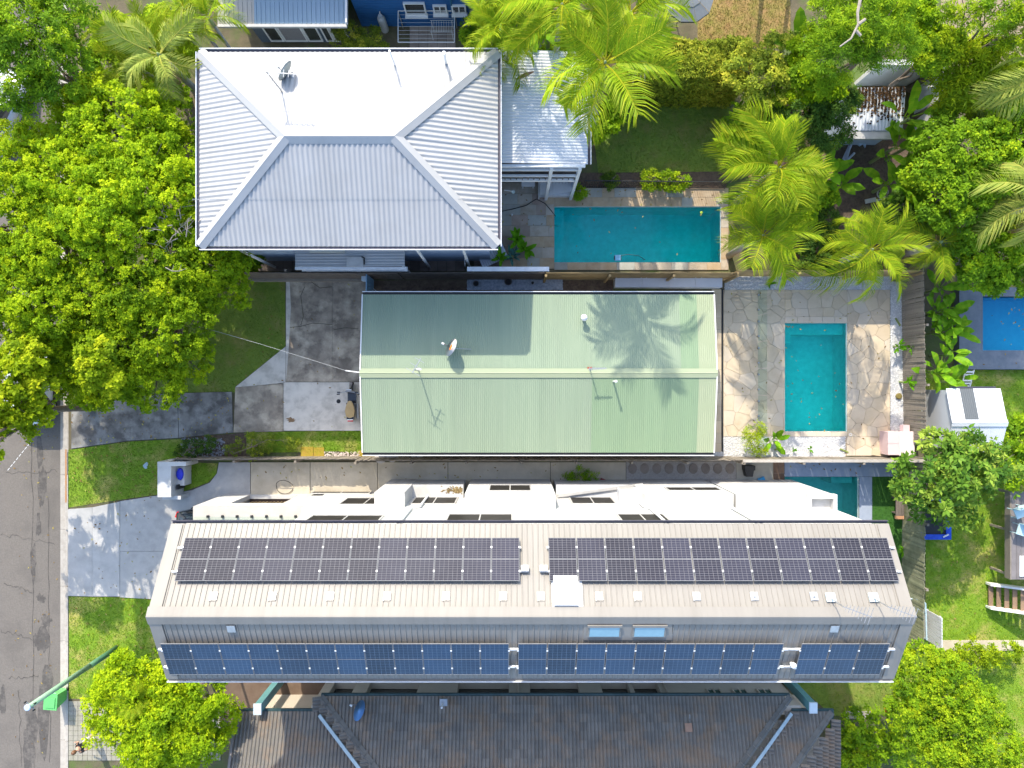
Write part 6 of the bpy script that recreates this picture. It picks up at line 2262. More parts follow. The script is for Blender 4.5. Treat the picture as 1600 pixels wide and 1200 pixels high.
cpaint = lambda nm, c: mat(nm, c, rough=.25, coat=.8, scale=.5)
car('dark car nosed under the townhouse with one red tail light showing', (ax(279, .6) + 2.15, ay(795, .6) - .85, 0.05), 0.0, cpaint('paint_black', (0.015, .018, .022)))
car('white car half hidden by leaves at the top street corner', at(18, 178, 0) + Vector((-.3, -.2, -.13)), R(68), cpaint('paint_white', (0.62, .66, .72)))
car('white car parked on the street glimpsed through yellow green leaves', at(55, 592, 0) + Vector((.1, 0, -.13)), R(90), cpaint('paint_white', (0.62, .66, .72)))

# scooter by the green gable
sc_ = thing('motor_scooter', 'black motor scooter with a tan seat parked by the green roofed gable', 'scooter', at(552.5, 627, .05) , R(90))
sc_.scale = (1.05, 1.35, 1.05)
bk = cpaint('scooter_black', (0.012, .012, .014))
for x, nm in ((.62, 'front_wheel'), (-.60, 'rear_wheel')):
    w2 = local(MB().lathe((0, 0, -.05), [(.17, 0), (.235, .01), (.25, .05), (.235, .09), (.17, .10)], 18), 'wheel', M_black, sc_, (x, 0, .25), (R(90), 0, 0))
    local(MB().lathe((0, 0, -.055), [(.16, 0), (.16, .11)], 12), 'rim', M_steel, w2)
m = MB()
m.add([(-.82, -.11, .45), (-.82, .11, .45), (-.1, .15, .30), (-.1, -.15, .30), (-.78, -.12, .70), (-.78, .12, .70), (-.05, .14, .66), (-.05, -.14, .66)],
      [(4, 7, 6, 5), (0, 3, 7, 4), (3, 2, 6, 7), (2, 1, 5, 6), (1, 0, 4, 5), (0, 1, 2, 3)])
m.box(-.12, -.15, .27, .42, .15, .33)
local(m, 'body', bk, sc_)
m = MB()
m.add([(.36, -.17, .34), (.36, .17, .34), (.46, .12, .98), (.46, -.12, .98), (.44, -.20, .40), (.44, .20, .40), (.56, .0, .92), (.62, 0, .45)], [(0, 1, 2, 3), (0, 3, 6, 7), (1, 7, 6, 2), (3, 2, 6)])
m.add([(.50, -.07, .50), (.84, -.05, .50), (.86, .05, .50), (.50, .07, .50), (.62, 0, .56)], [(0, 1, 4), (1, 2, 4), (2, 3, 4), (3, 0, 4)])
local(m, 'front_fairing', bk, sc_)
m = MB()
pl_ = [(-.72, 0), (-.66, .13), (-.42, .165), (-.18, .13), (0.02, .06), (0.04, 0)]
poly = [(x, y) for x, y in pl_] + [(x, -y) for x, y in pl_[::-1][1:-1]]
m.prism(poly, .70, [.77 if abs(y) < .14 else .74 for x, y in poly], bottom=True)
local(m, 'seat', mat('tan_leather', (0.36, .25, .11), (0.42, .30, .14), rough=.55), sc_)
hb = local(MB().tube([(.36, -.36, .98), (.42, -.2, 1.0), (.45, 0, 1.0), (.42, .2, 1.0), (.36, .36, .98)], .02, 6), 'handlebar', M_steel, sc_)
for sy in (-1, 1):
    local(MB().tube([(.34, sy * .30, .975), (.33, sy * .40, .97)], .028, 8), 'grip', M_black, hb)
    local(MB().bar((.40, sy * .22, 1.0), (.42, sy * .28, 1.15), .012), 'mirror_stem', M_steel, hb)
    local(MB().obox((.42, sy * .30, 1.18), (.05, .10, .07)), 'mirror', M_black, hb)
local(MB().obox((.50, 0, .90), (.10, .16, .12)), 'headlight', mat('lamp_clear', (0.7, .72, .74), rough=.1), sc_)
local(MB().obox((-.84, 0, .62), (.08, .18, .1)), 'tail_light', mat('tail_red', (0.65, .02, .015), rough=.2), sc_)
local(MB().bar((-.80, -.10, .72), (-.80, .10, .72), .03), 'grab_rail', M_white_metal, sc_)
local(MB().tube([(-.1, -.18, .3), (-.75, -.2, .36)], .05, 8), 'exhaust', M_steel, sc_)
tag(MB().lathe(at(529, 627, .0505), [(.1, 0), (.1, .004)], 14).build('oil_spot', M_dark), 'round dark oil spot on the pale slab beside the scooter', 'stain')
tag(MB().prism(blob(ax(455), ay(656), .22, .1, 16, .5), .0505, .053).build('rust_spot', mat('rust_spot', (0.20, .12, .06), (0.28, .19, .11), rough=.9, scale=9)), 'brown rust stain on the pale concrete slab', 'stain')
tag(MB().prism(blob(ax(228), ay(727), .11, .14, 12, .4), .0, .03).build('valve_cover', mat('valve_blue', (0.40, .52, .58), rough=.6)), 'pale blue water valve cover set in the verge grass', 'valve cover')


# ---------------------------------------------------------------- the person on the footpath
def skin_body(name, pts, edges, radii, m, parent, root_i=0, sub=2):
    me = bpy.data.meshes.new(name)
    me.from_pydata(pts, edges, [])
    me.materials.append(m)
    o = bpy.data.objects.new(name, me)
    COL.objects.link(o)
    o.parent = parent
    md = o.modifiers.new('skin', 'SKIN')
    for i, r_ in enumerate(radii):
        rr3 = r_ if isinstance(r_, tuple) else (r_, r_)
        me.skin_vertices[0].data[i].radius = rr3
    me.skin_vertices[0].data[root_i].use_root = True
    md.use_smooth_shade = True
    s_ = o.modifiers.new('sub', 'SUBSURF')
    s_.levels = s_.render_levels = sub
    return o


per = thing('person', 'person with brown hair walking in a black top and white shorts on the footpath', 'person', at(152, 1146, .03), R(205))
# +x forwards, mid-stride
J = [(0, 0, .92), (0, 0, 1.08), (.02, 0, 1.25), (.03, 0, 1.42), (.05, 0, 1.50), (.07, 0, 1.58),
     (.03, .17, 1.38), (-.10, .24, 1.12), (.04, .26, .90), (.10, .26, .82),
     (.03, -.17, 1.38), (.12, -.24, 1.13), (.30, -.22, .98), (.37, -.21, .94),
     (0, .09, .86), (.20, .10, .50), (.22, .10, .09), (.36, .10, .04),
     (0, -.09, .86), (-.04, -.10, .48), (-.30, -.10, .14), (-.20, -.10, .04)]
E = [(0, 1), (1, 2), (2, 3), (3, 4), (4, 5), (3, 6), (6, 7), (7, 8), (8, 9), (3, 10), (10, 11), (11, 12), (12, 13), (0, 14), (14, 15), (15, 16), (16, 17), (0, 18), (18, 19), (19, 20), (20, 21)]
Rd = [(.12, .14), (.10, .12), (.11, .15), (.09, .13), .05, .05, .055, .042, .034, .03, .055, .042, .034, .03, .085, .055, .04, .035, .085, .055, .04, .035]
M_skin = mat('skin', (0.46, .27, .18), (0.50, .30, .20), rough=.55)
M_hair = mat('brown_hair', (0.12, .055, .025), (0.16, .08, .035), rough=.5, scale=30)
skin_body('body', J, E, Rd, M_skin, per)
hd = MB()
prof_ = [(.02, -.115), (.055, -.10), (.075, -.05), (.085, .01), (.083, .06), (.06, .10), (.02, .118)]
hd.lathe((.09, 0, 1.66), prof_, 16)
hd.obox((.175, 0, 1.645), (.03, .022, .035))
hd.obox((.09, .085, 1.65), (.03, .02, .05))
hd.obox((.09, -.085, 1.65), (.03, .02, .05))
local(hd, 'head', M_skin, per, smooth=True)
for sy in (-1, 1):
    local(MB().obox((.165, sy * .032, 1.665), (.012, .02, .012)), 'eye', M_black, per)
local(MB().obox((.165, 0, 1.605), (.012, .045, .01)), 'mouth', mat('lips', (0.35, .10, .08), rough=.5), per)
hr_ = MB()
hr_.lathe((.075, 0, 1.68), [(.088, -.07), (.098, 0), (.094, .06), (.068, .105), (.02, .122)], 16)
local(hr_, 'hair', M_hair, per, smooth=True)
skin_body('top', [(0, 0, .98), (0, 0, 1.10), (.02, 0, 1.25), (.03, 0, 1.40), (.03, .17, 1.38), (-.05, .21, 1.22), (.03, -.17, 1.38), (.09, -.215, 1.22)], [(0, 1), (1, 2), (2, 3), (3, 4), (4, 5), (3, 6), (6, 7)],
          [(.135, .155), (.125, .145), (.13, .175), (.105, .15), .08, .065, .08, .065], mat('black_cloth', (0.02, .022, .028), rough=.9), per)
skin_body('shorts', [(0, 0, 1.0), (0, 0, .90), (0.01, .10, .84), (.13, .105, .62), (0.0, -.10, .84), (-.03, -.105, .58)], [(0, 1), (1, 2), (2, 3), (1, 4), (4, 5)],
          [(.135, .155), (.145, .165), .115, .085, .115, .085], mat('white_cloth', (0.72, .71, .69), rough=.9), per)
for (x, z, sy) in ((.29, .04, 1), (-.24, .08, -1)):
    local(MB().obox((x, sy * .10, z), (.25, .085, .07), 0, 0, .35 if sy < 0 else 0), 'shoe', M_white, per)
for sy, x, z in ((1, .11, .79), (-1, .40, .92)):
    hnd = MB()
    for k in range(4):
        hnd.tube([(x - .01 + k * .016 - .02, sy * .255, z), (x + k * .016 - .02, sy * .25, z - .05), (x + .012 + k * .016 - .02, sy * .245, z - .085 + .006 * abs(k - 1.5))], [.008, .0075, .006], 6)
    hnd.tube([(x + .03, sy * .245, z + .02), (x + .05, sy * .225, z - .03)], [.009, .007], 6)
    hnd.obox((x + .0, sy * .256, z + .02), (.07, .028, .06))
    local(hnd, 'hand', M_skin, per)

# ---------------------------------------------------------------- fallen leaves on hard ground, lawns and water
rg = np.random.default_rng(77)
V, T_ = [], []
for (u0, v0, u1, v1, n, z) in [(110, 620, 360, 700, 120, .056), (370, 440, 565, 670, 45, .056), (108, 700, 280, 785, 90, .05), (110, 795, 240, 930, 45, .056), (20, 640, 90, 1190, 70, -.118),
                               (1135, 455, 1390, 700, 70, .055), (870, 296, 1130, 322, 40, .055), (870, 325, 1124, 408, 16, -.095), (1228, 508, 1321, 672, 9, -.095), (1446, 600, 1600, 1000, 90, .05),
                               (108, 935, 240, 1060, 60, .05), (400, 724, 975, 750, 50, .056), (785, 300, 864, 415, 25, .055), (1502, 455, 1600, 574, 26, .41), (1226, 724, 1400, 744, 14, .05)]:
    for _ in range(n):
        p = at(rg.uniform(u0, u1), rg.uniform(v0, v1), z)
        a_ = rg.uniform(0, 6.28)
        l_ = rg.uniform(.03, .075)
        d_, e_ = Vector((math.cos(a_), math.sin(a_), .08)) * l_, Vector((-math.sin(a_), math.cos(a_), .05)) * l_ * .45
        V += [p - d_, p + e_, p + d_, p - e_ + Vector((0, 0, .012))]
        T_.append(rg.uniform(0, 1))
o = np_mesh('fallen_leaves', np.array([tuple(p) for p in V]), 4, T_, leaf_mat('fallen_leaf', (0.16, .09, .03), (0.30, .20, .07), (0.42, .40, .10), trans=.1))
o['kind'] = 'stuff'
# ================================================================ vegetation
LF_bright = leaf_mat('leaf_bright', (0.13, 0.24, 0.012), (0.27, 0.42, 0.010), (0.48, 0.58, 0.012), trans=0.38)
LF_mid = leaf_mat('leaf_mid', (0.10, 0.21, 0.014), (0.22, 0.38, 0.014), (0.44, 0.55, 0.016), trans=0.35)
LF_dark = leaf_mat('leaf_dark', (0.05, 0.105, 0.02), (0.10, 0.19, 0.025), (0.24, 0.32, 0.03), trans=0.3)
LF_yellow = leaf_mat('leaf_yellow', (0.16, 0.26, 0.012), (0.32, 0.44, 0.012), (0.52, 0.58, 0.02), trans=0.38)
LF_hedge = leaf_mat('leaf_hedge', (0.16, 0.22, 0.025), (0.32, 0.38, 0.03), (0.62, 0.55, 0.06), trans=0.3)
LF_magn = leaf_mat('leaf_broad', (0.05, 0.13, 0.02), (0.14, 0.27, 0.03), (0.34, 0.44, 0.06), trans=0.3, rough=0.35)
LF_palm = leaf_mat('leaf_palm', (0.10, 0.22, 0.012), (0.24, 0.36, 0.014), (0.50, 0.48, 0.03), trans=0.35, rough=0.4, rnd=0.22)
LF_palm_pale = leaf_mat('leaf_palm_pale', (0.15, 0.22, 0.04), (0.30, 0.37, 0.07), (0.52, 0.48, 0.10), trans=0.3, rough=0.4, rnd=0.2)
LF_banana = leaf_mat('leaf_banana', (0.08, 0.21, 0.012), (0.17, 0.36, 0.016), (0.38, 0.50, 0.03), trans=0.4, rough=0.35, rnd=0.2)
M_bark = mat('bark', (0.13, 0.10, 0.075), (0.20, 0.165, 0.125), rough=0.95, scale=5, bump=0.6, bscale=20)
M_twig = mat('bare_twig', (0.34, 0.30, 0.25), (0.26, 0.22, 0.18), rough=0.9, scale=8)
M_palmtrunk = mat('palm_trunk', (0.28, 0.27, 0.24), (0.36, 0.34, 0.30), rough=0.9, scale=2.0, stretch=(1, 1, 8), bump=0.3)
M_shaft = mat('palm_shaft', (0.18, 0.26, 0.09), (0.26, 0.30, 0.12), rough=0.5, scale=3)


def unit(a):
    return a / (np.linalg.norm(a, axis=-1, keepdims=True) + 1e-9)


def sprigs_mesh(name, P, N, size, tint, per, aspect, spread, m, parent, rg, shape='rhomb', jit=0.35):
    """Leaves radiating in rosettes: P positions, N rosette axes, PER leaves each."""
    n = len(P)
    T1 = unit(np.cross(N, np.array([0.31, 0.77, 0.55]) + rg.normal(0, .2, (n, 3))))
    T2 = np.cross(N, T1)
    k = np.arange(per)
    a = (2 * np.pi * k / per)[None, :] + rg.uniform(0, 6.28, (n, 1)) + rg.normal(0, .25, (n, per))
    el = rg.normal(spread, jit, (n, per))
    ca, sa, ce, se = np.cos(a), np.sin(a), np.cos(el), np.sin(el)
    D = (T1[:, None] * (ca * ce)[..., None] + T2[:, None] * (sa * ce)[..., None] + N[:, None] * se[..., None])
    W = unit(np.cross(D, N[:, None] + rg.normal(0, .35, (n, per, 3))))
    S = (size[:, None] * rg.uniform(.7, 1.25, (n, per)))[..., None]
    up = np.cross(W, D)
    B = P[:, None] + D * S * .08
    tip = P[:, None] + D * S - up * S * .10
    midc = P[:, None] + D * S * .55 + up * S * .05
    V = np.stack([B, midc + W * S * aspect / 2, tip, midc - W * S * aspect / 2], 2).reshape(-1, 3)
    t = np.clip(tint[:, None] + rg.normal(0, .12, (n, per)), 0, 1).ravel()
    return np_mesh(name, V, 4, t, m, parent)


def crown_points(blobs, n, rg, clump=0.55, flat_=0.75, under=0.12, dens_pow=1.0):
    """Points on the lumpy upper shell of a crown made of BLOBS (x, y, z, rx, ry, rz): each blob carries clumps, each clump carries sprigs."""
    A = np.array([b[3] * b[4] for b in blobs])
    A = A / A.sum()
    P, N, T = [], [], []
    for b, f in zip(blobs, A):
        m_ = max(8, int(n * f))
        nc = max(5, int(b[3] * b[4] / (clump ** 2) * 2.4))
        ph = rg.uniform(0, 2 * np.pi, nc)
        cz = rg.uniform(-.25, 1, nc)
        sr = np.sqrt(np.clip(1 - cz ** 2, 0, 1))
        sh = rg.uniform(.72, 1.02, nc)
        C = np.stack([sr * np.cos(ph), sr * np.sin(ph), cz], 1) * sh[:, None]
        Cn = unit(C / np.array([b[3], b[4], b[5]]))
        C = C * np.array([b[3], b[4], b[5]]) + np.array(b[:3])
        ct = rg.normal(0, .2, nc)
        cr_ = clump * rg.uniform(.6, 1.25, nc)
        i = rg.integers(0, nc, m_)
        d = unit(rg.normal(0, 1, (m_, 3)) + Cn[i] * .5 + np.array([0, 0, .35]))
        r_ = rg.uniform(.3, 1.25, m_) ** .7
        p = C[i] + d * (cr_[i] * r_)[:, None] * np.array([1, 1, flat_])
        nn = unit(d + np.array([0, 0, 1.1]) + rg.normal(0, .25, (m_, 3)))
        fill = rg.random(m_) < .14
        d2 = unit(rg.normal(0, 1, (m_, 3)) + np.array([0, 0, .8]))
        p = np.where(fill[:, None], np.array(b[:3]) + d2 * np.array([b[3], b[4], b[5]]) * rg.uniform(.7, .98, m_)[:, None], p)
        P.append(p)
        N.append(nn)
        T.append(ct[i] + rg.normal(0, .08, m_))
    return np.concatenate(P), np.concatenate(N), np.concatenate(T)


def limb_tree(root, base, blobs, rg, m, r0=0.2, twigs=2):
    """Trunk and limbs that reach into each blob."""
    t = MB()
    bx, by = base
    top = Vector((sum(b[0] for b in blobs) / len(blobs), sum(b[1] for b in blobs) / len(blobs), max(1.2, min(b[2] for b in blobs) * .55)))
    fork = Vector((bx, by, 0)).lerp(top, .75)
    fork.z = top.z
    t.tube([(bx, by, -.05), (bx + .03, by, .5), tuple(Vector((bx, by, 0)).lerp(fork, .6)), tuple(fork)], [r0 * 1.35, r0, r0 * .85, r0 * .7], 9)
    t.build('trunk', m, root)
    for b in blobs:
        br = MB()
        c = Vector(b[:3])
        mid = fork.lerp(c, .5) + Vector((rg.uniform(-.3, .3), rg.uniform(-.3, .3), .15))
        br.tube([tuple(fork - Vector((0, 0, .1))), tuple(mid), tuple(c)], [r0 * .5, r0 * .32, r0 * .16], 6)
        for _ in range(twigs * 3):
            a = rg.uniform(0, 6.28)
            e = c + Vector((math.cos(a) * b[3] * .8, math.sin(a) * b[4] * .8, rg.uniform(-.1, .7) * b[5]))
            s_ = mid.lerp(c, rg.uniform(.2, 1))
            br.tube([tuple(s_), tuple(s_.lerp(e, .5) + Vector((0, 0, .1))), tuple(e)], [r0 * .16, r0 * .10, r0 * .04], 4, cap=False)
        br.build('branch', m, root)


def bpx(u, v, z, r, rz=0.62, ex=1.0):
    """A crown lobe seen at pixel (u, v) with pixel radius r whose middle is at height z."""
    p = at(u, v, z)
    rr_ = r * (H - z) / F
    return (p.x, p.y, z, rr_ * ex, rr_, rr_ * rz)


def tree(name, label, cat, blobs_px, n, leaf, size, m, seed, tint=0.5, aspect=.5, spread=.15, clump=.55, trunk=0.2, base=None, group=None, flat_=.75, sun=0.25, bark=None):
    rg = np.random.default_rng(seed)
    bl_ = [bpx(*b) for b in blobs_px]
    bx = sum(b[0] for b in bl_) / len(bl_) if base is None else ax(base[0])
    by = sum(b[1] for b in bl_) / len(bl_) if base is None else ay(base[1])
    root = thing(name, label, cat, (bx, by, 0), 0, group)
    limb_tree(root, (bx, by), bl_, rg, bark or M_bark, trunk)
    P, N, T = crown_points(bl_, n, rg, clump, flat_)
    keep = P[:, 2] > 0.15
    P, N, T = P[keep], N[keep], T[keep]
    tt = np.clip(tint + T, 0, 1)
    o = sprigs_mesh('crown', P, N, size * rg.uniform(.75, 1.25, len(P)), tt, leaf, aspect, spread, m, root, rg)
    return root


# ---------------- the big street trees
t_a = tree('street_tree', 'large bright green street tree crowding the street end of the white hip roof', 'tree',
     [(190, 215, 5.6, 84), (115, 280, 5.4, 84), (235, 290, 5.6, 80), (250, 190, 4.9, 52), (165, 330, 6.0, 74), (268, 245, 5.1, 46), (120, 190, 4.8, 50), (150, 160, 4.4, 40)], 19000, 6, .106, LF_bright, 11, .56, .58, trunk=.3, clump=.31)
t_b = tree('street_tree', 'broad green street tree leaning over the front lawn and mossy driveway', 'tree',
     [(225, 420, 5.0, 86), (300, 400, 4.7, 72), (335, 440, 4.1, 54), (255, 500, 4.5, 76), (190, 540, 4.3, 70), (235, 590, 3.8, 54), (165, 590, 3.7, 50), (155, 460, 4.8, 70), (345, 405, 4.4, 42), (280, 340, 4.8, 54), (130, 550, 3.9, 44), (290, 560, 3.7, 40)],
     23000, 6, .104, LF_bright, 12, .46, .58, trunk=.3, clump=.31)
t_c = tree('street_tree', 'tall bright green street tree along the street edge above the parked cars', 'tree',
     [(40, 265, 5.2, 74), (15, 340, 5.3, 80), (85, 390, 5.2, 74), (55, 470, 4.9, 74), (105, 320, 5.0, 66), (5, 430, 5.0, 70), (105, 510, 3.9, 58), (95, 560, 3.4, 50), (130, 600, 3.0, 36), (20, 520, 4.5, 52), (70, 550, 3.9, 44)], 21500, 6, .106, LF_bright, 13, .58, .58, trunk=.3, clump=.31)
t_d = tree('street_tree', 'thin yellow green tree reaching over the street and a parked car', 'tree',
     [(25, 580, 5.6, 42), (15, 630, 5.6, 38), (60, 620, 5.2, 32), (38, 560, 5.4, 34), (50, 650, 5.1, 24), (5, 660, 5.2, 22), (-45, 640, 5.4, 54), (-65, 700, 5.6, 56), (-66, 590, 8.4, 58), (-65, 650, 8.6, 58), (-66, 710, 8.4, 60), (-64, 760, 8.2, 58)], 4600, 7, .16, LF_yellow, 14, .5, .6, trunk=.18, clump=.34)
tree('shade_tree', 'dark green feathery tree in the top street corner', 'tree',
     [(50, 50, 7.0, 66), (20, 110, 6.8, 56), (95, 110, 6.4, 52), (105, 30, 6.6, 46), (60, 150, 6.2, 34), (5, 30, 7.2, 50)], 4200, 7, .15, LF_mid, 15, .38, .32, trunk=.24, clump=.42)
tree('lime_tree', 'small lime yellow tree poking through the broad street tree crown', 'tree',
     [(150, 560, 5.9, 26), (165, 595, 5.6, 18), (140, 590, 5.6, 14)], 700, 6, .15, LF_yellow, 16, .55, .58, trunk=.1, clump=.3)
JUNGLE = [
    ('jungle_tree', 'bright green tree between the feathery tree and the soft lime tree', [(1415, 25, 5.4, 34), (1440, 45, 5.2, 26), (1395, 5, 5.6, 30)], 2000, .15, LF_bright, .5),
    ('jungle_tree', 'bright green tree filling the corner beyond the hedge and dry lawn', [(1265, 110, 4.0, 34), (1285, 140, 3.8, 28), (1240, 150, 3.4, 26), (1262, 70, 4.2, 24)], 2200, .15, LF_bright, .42),
    ('jungle_tree', 'leafy green tree under the leaning grey palm trunk', [(1560, 150, 3.6, 34), (1590, 120, 3.8, 30), (1545, 190, 3.4, 30)], 2200, .16, LF_bright, .42),
    ('jungle_tree', 'leafy green tree between the edge palms and the small leaved tree', [(1570, 340, 3.4, 34), (1600, 365, 3.4, 30), (1550, 310, 3.6, 26), (1600, 300, 3.6, 28)], 2200, .16, LF_mid, .6),
    ('jungle_shrub', 'lime green shrub filling the foot of the small leaved tree by the white wall', [(1450, 250, 2.4, 26), (1440, 290, 2.2, 22), (1455, 320, 2.2, 24)], 1200, .16, LF_mid, .6),
    ('jungle_shrub', 'fresh green shrub beside the big feathery palm trunk', [(1255, 320, 1.8, 26), (1280, 300, 1.6, 20), (1245, 350, 1.6, 18)], 1000, .17, LF_mid, .55),
    ('jungle_shrub', 'fresh green shrub at the foot of the tall king palm beside the annex', [(935, 190, 2.2, 26), (915, 160, 2.4, 22), (950, 165, 2.2, 22), (940, 140, 2.6, 24)], 1300, .17, LF_bright, .4),
    ('jungle_shrub', 'bright green undergrowth between the annex roof and the clipped hedge', [(900, 60, 3.2, 28), (940, 50, 3.2, 26), (870, 85, 2.8, 18), (925, 85, 3.0, 20)], 1500, .16, LF_bright, .5),
    ('jungle_shrub', 'lime shrub between the paddle leaved plants and the blue wall', [(735, 45, 1.6, 18), (760, 30, 1.8, 22), (745, 70, 1.4, 14)], 800, .16, LF_mid, .6),
    ('jungle_shrub', 'green undergrowth beneath the golden cane palms by the street corner', [(170, 100, 3.0, 34), (220, 110, 3.0, 30), (265, 120, 2.6, 26), (285, 80, 2.6, 24), (180, 60, 3.0, 30), (255, 40, 3.0, 30)], 3000, .16, LF_mid, .55),
]
for k, (nm, lab, bl, n, sz, mm, ti) in enumerate(JUNGLE):
    tree(nm, lab, 'tree' if 'tree' in nm else 'shrub', bl, n, 6, sz, mm, 140 + k, ti, .52, clump=.32, trunk=.1)
# bare grey twigs showing through the crowns
tw_ = MB()
rg0 = random.Random(5)
for k in range(34):
    u, v = rg0.gauss(265, 26), rg0.gauss(345, 26)
    p = at(u, v, 6.0 + rg0.uniform(-.3, .25))
    a = rg0.uniform(0, 6.28)
    pts = [p]
    for s in range(3):
        a += rg0.uniform(-.7, .7)
        pts.append(pts[-1] + Vector((math.cos(a) * .28, math.sin(a) * .28, rg0.uniform(-.08, .1))))
    tw_.tube(pts, [.022, .017, .012, .007], 4, cap=False)
    for s in (1, 2):
        b = a + rg0.choice((-1, 1)) * rg0.uniform(.6, 1.2)
        tw_.tube([pts[s], pts[s] + Vector((math.cos(b) * .26, math.sin(b) * .26, .05))], [.012, .005], 4, cap=False)
tw_.build('bare_twig', M_twig, t_b)

# ---------------- lower left and right trees
tree('verge_tree', 'bright lime tree on the verge beside the townhouse corner and footpath', 'tree',
     [(200, 1075, 4.6, 52), (255, 1060, 4.4, 50), (310, 1085, 4.2, 46), (180, 1120, 4.0, 44), (240, 1130, 4.6, 58), (305, 1140, 4.2, 50), (225, 1170, 3.8, 36), (280, 1175, 3.6, 38), (345, 1120, 3.4, 32), (275, 1110, 4.4, 40), (300, 1115, 4.2, 36)], 9500, 6, .13, LF_bright, 21, .60, .5, trunk=.18, clump=.42)
tree('magnolia_tree', 'open broad leaved tree spreading over the pink pump box and trampoline', 'tree',
     [(1455, 715, 3.4, 44), (1510, 735, 3.6, 44), (1430, 755, 3.0, 34), (1480, 765, 3.3, 42), (1500, 795, 2.9, 24), (1450, 795, 2.7, 16), (1560, 730, 3.3, 34), (1530, 700, 3.2, 28)], 720, 8, .25, LF_magn, 22, .52, .42, spread=.25, clump=.42, trunk=.13)
tree('dense_shrub_tree', 'dense bright green tree beside the townhouse gable and lower lawn', 'tree',
     [(1440, 1050, 3.4, 50), (1480, 1085, 3.5, 54), (1430, 1120, 3.2, 50), (1490, 1150, 3.4, 56), (1550, 1170, 3.0, 46), (1415, 1085, 3.0, 36), (1520, 1110, 3.0, 40), (1455, 1185, 3.2, 50), (1580, 1195, 2.8, 40)], 9000, 6, .115, LF_mid, 23, .58, .5, clump=.34, trunk=.16)
tree('round_shrub', 'shaded round green shrub at the bottom corner of the tiled roof', 'shrub',
     [(1340, 1135, 1.6, 34), (1320, 1170, 1.5, 34), (1370, 1160, 1.5, 30), (1345, 1195, 1.4, 34)], 1300, 6, .15, LF_mid, 24, .5, .5, clump=.28, trunk=.07)
tree('red_tipped_shrub', 'low lime shrub with reddish tips beside the concrete garden path', 'shrub',
     [(1500, 1028, 1.0, 22), (1540, 1024, .9, 20), (1575, 1020, .9, 18), (1520, 1010, .9, 14)], 700, 6, .13, LF_yellow, 25, .35, .4, clump=.2, trunk=.05)
tree('round_shrub', 'dark round shrub at the edge beside the white garden shed', 'shrub',
     [(1592, 690, 1.8, 30), (1588, 735, 1.7, 28), (1600, 660, 1.7, 20)], 1000, 6, .16, LF_mid, 26, .35, .5, clump=.28, trunk=.08)

# ---------------- eastern jungle
tree('leafy_tree', 'mid green small leaved tree beside the raised blue pool', 'tree',
     [(1465, 255, 4.4, 44), (1510, 240, 4.8, 48), (1480, 305, 4.4, 48), (1530, 290, 4.6, 44), (1468, 205, 4.0, 26), (1515, 335, 4.0, 36)], 4200, 6, .16, LF_mid, 31, .36, .48, clump=.36, trunk=.17)
tree('spiky_tree', 'lime green spiky leaved tree behind the white boundary wall', 'tree',
     [(1500, 105, 4.4, 38), (1535, 100, 4.4, 36), (1488, 150, 3.8, 32), (1520, 145, 4.4, 34), (1555, 125, 4.0, 22)], 650, 16, .36, LF_yellow, 32, .38, .13, spread=.35, clump=.40, trunk=.15)
tree('soft_tree', 'soft pale lime tree beside the bare tan yard', 'tree',
     [(1455, 82, 5.0, 34), (1438, 100, 4.4, 18), (1475, 70, 5.0, 26)], 1700, 6, .14, LF_mid, 33, .75, .45, clump=.3, trunk=.14)
tree('feathery_pine', 'dark feathery tree with a bare grey limb hanging over the littered shed', 'tree',
     [(1330, 35, 7.0, 52), (1385, 30, 7.0, 46), (1300, 85, 6.6, 42), (1355, 82, 6.4, 36), (1400, 65, 6.2, 34), (1300, 118, 5.2, 24), (1290, 30, 6.6, 34)], 3400, 9, .17, LF_mid, 34, .40, .16, spread=.3, clump=.4, trunk=.2)
br_ = MB()
for pts in ([(1345, -5), (1340, 20), (1341, 38), (1330, 60), (1312, 73)], [(1341, 38), (1352, 30)], [(1338, 48), (1345, 56)]):
    br_.tube([at(u, v, 8.7) for u, v in pts], [.06 - .009 * i for i in range(len(pts))], 6)
bt = bpy.data.objects['feathery_pine']
br_.build('bare_limb', M_twig, bt)
tree('dark_shrub', 'dark shaded shrub between the boxed hedge and the littered shed', 'shrub',
     [(1250, 175, 3.2, 40), (1290, 200, 3.0, 38), (1305, 165, 3.4, 34), (1265, 225, 2.2, 28)], 2300, 7, .15, LF_dark, 35, .35, .3, clump=.34, trunk=.12)
tree('loose_shrub', 'loose pale shrub with bare grey stems at the hedge end', 'shrub',
     [(1170, 110, 3.6, 34), (1205, 130, 3.6, 36), (1240, 120, 3.6, 32), (1180, 160, 3.0, 28), (1220, 85, 3.8, 30)], 1900, 6, .15, LF_hedge, 36, .40, .42, clump=.34, trunk=.1)
tree('broad_leaf_shrub', 'broad leaved green shrub at the corner of the pool side lawn', 'shrub',
     [(1165, 195, 2.0, 26), (1150, 215, 1.8, 20), (1190, 215, 1.8, 24), (1205, 190, 2.0, 22)], 330, 7, .34, LF_mid, 37, .55, .42, clump=.32, trunk=.07)
tree('canopy_tree', 'airy pale green tree with grey limbs over the bare tan yard', 'tree',
     [(1555, 15, 6.6, 40), (1600, 25, 6.6, 40), (1510, 5, 6.4, 34), (1590, 60, 6.0, 26), (1560, 60, 5.6, 18)], 1300, 8, .15, LF_mid, 38, .62, .25, clump=.34, trunk=.16)
tree('leafy_tree', 'dense mid green tree at the edge above the raised blue pool', 'tree',
     [(1570, 215, 4.6, 46), (1605, 260, 4.6, 40), (1560, 260, 4.2, 34), (1590, 180, 4.6, 36)], 2500, 6, .16, LF_mid, 39, .52, .48, clump=.36, trunk=.17)
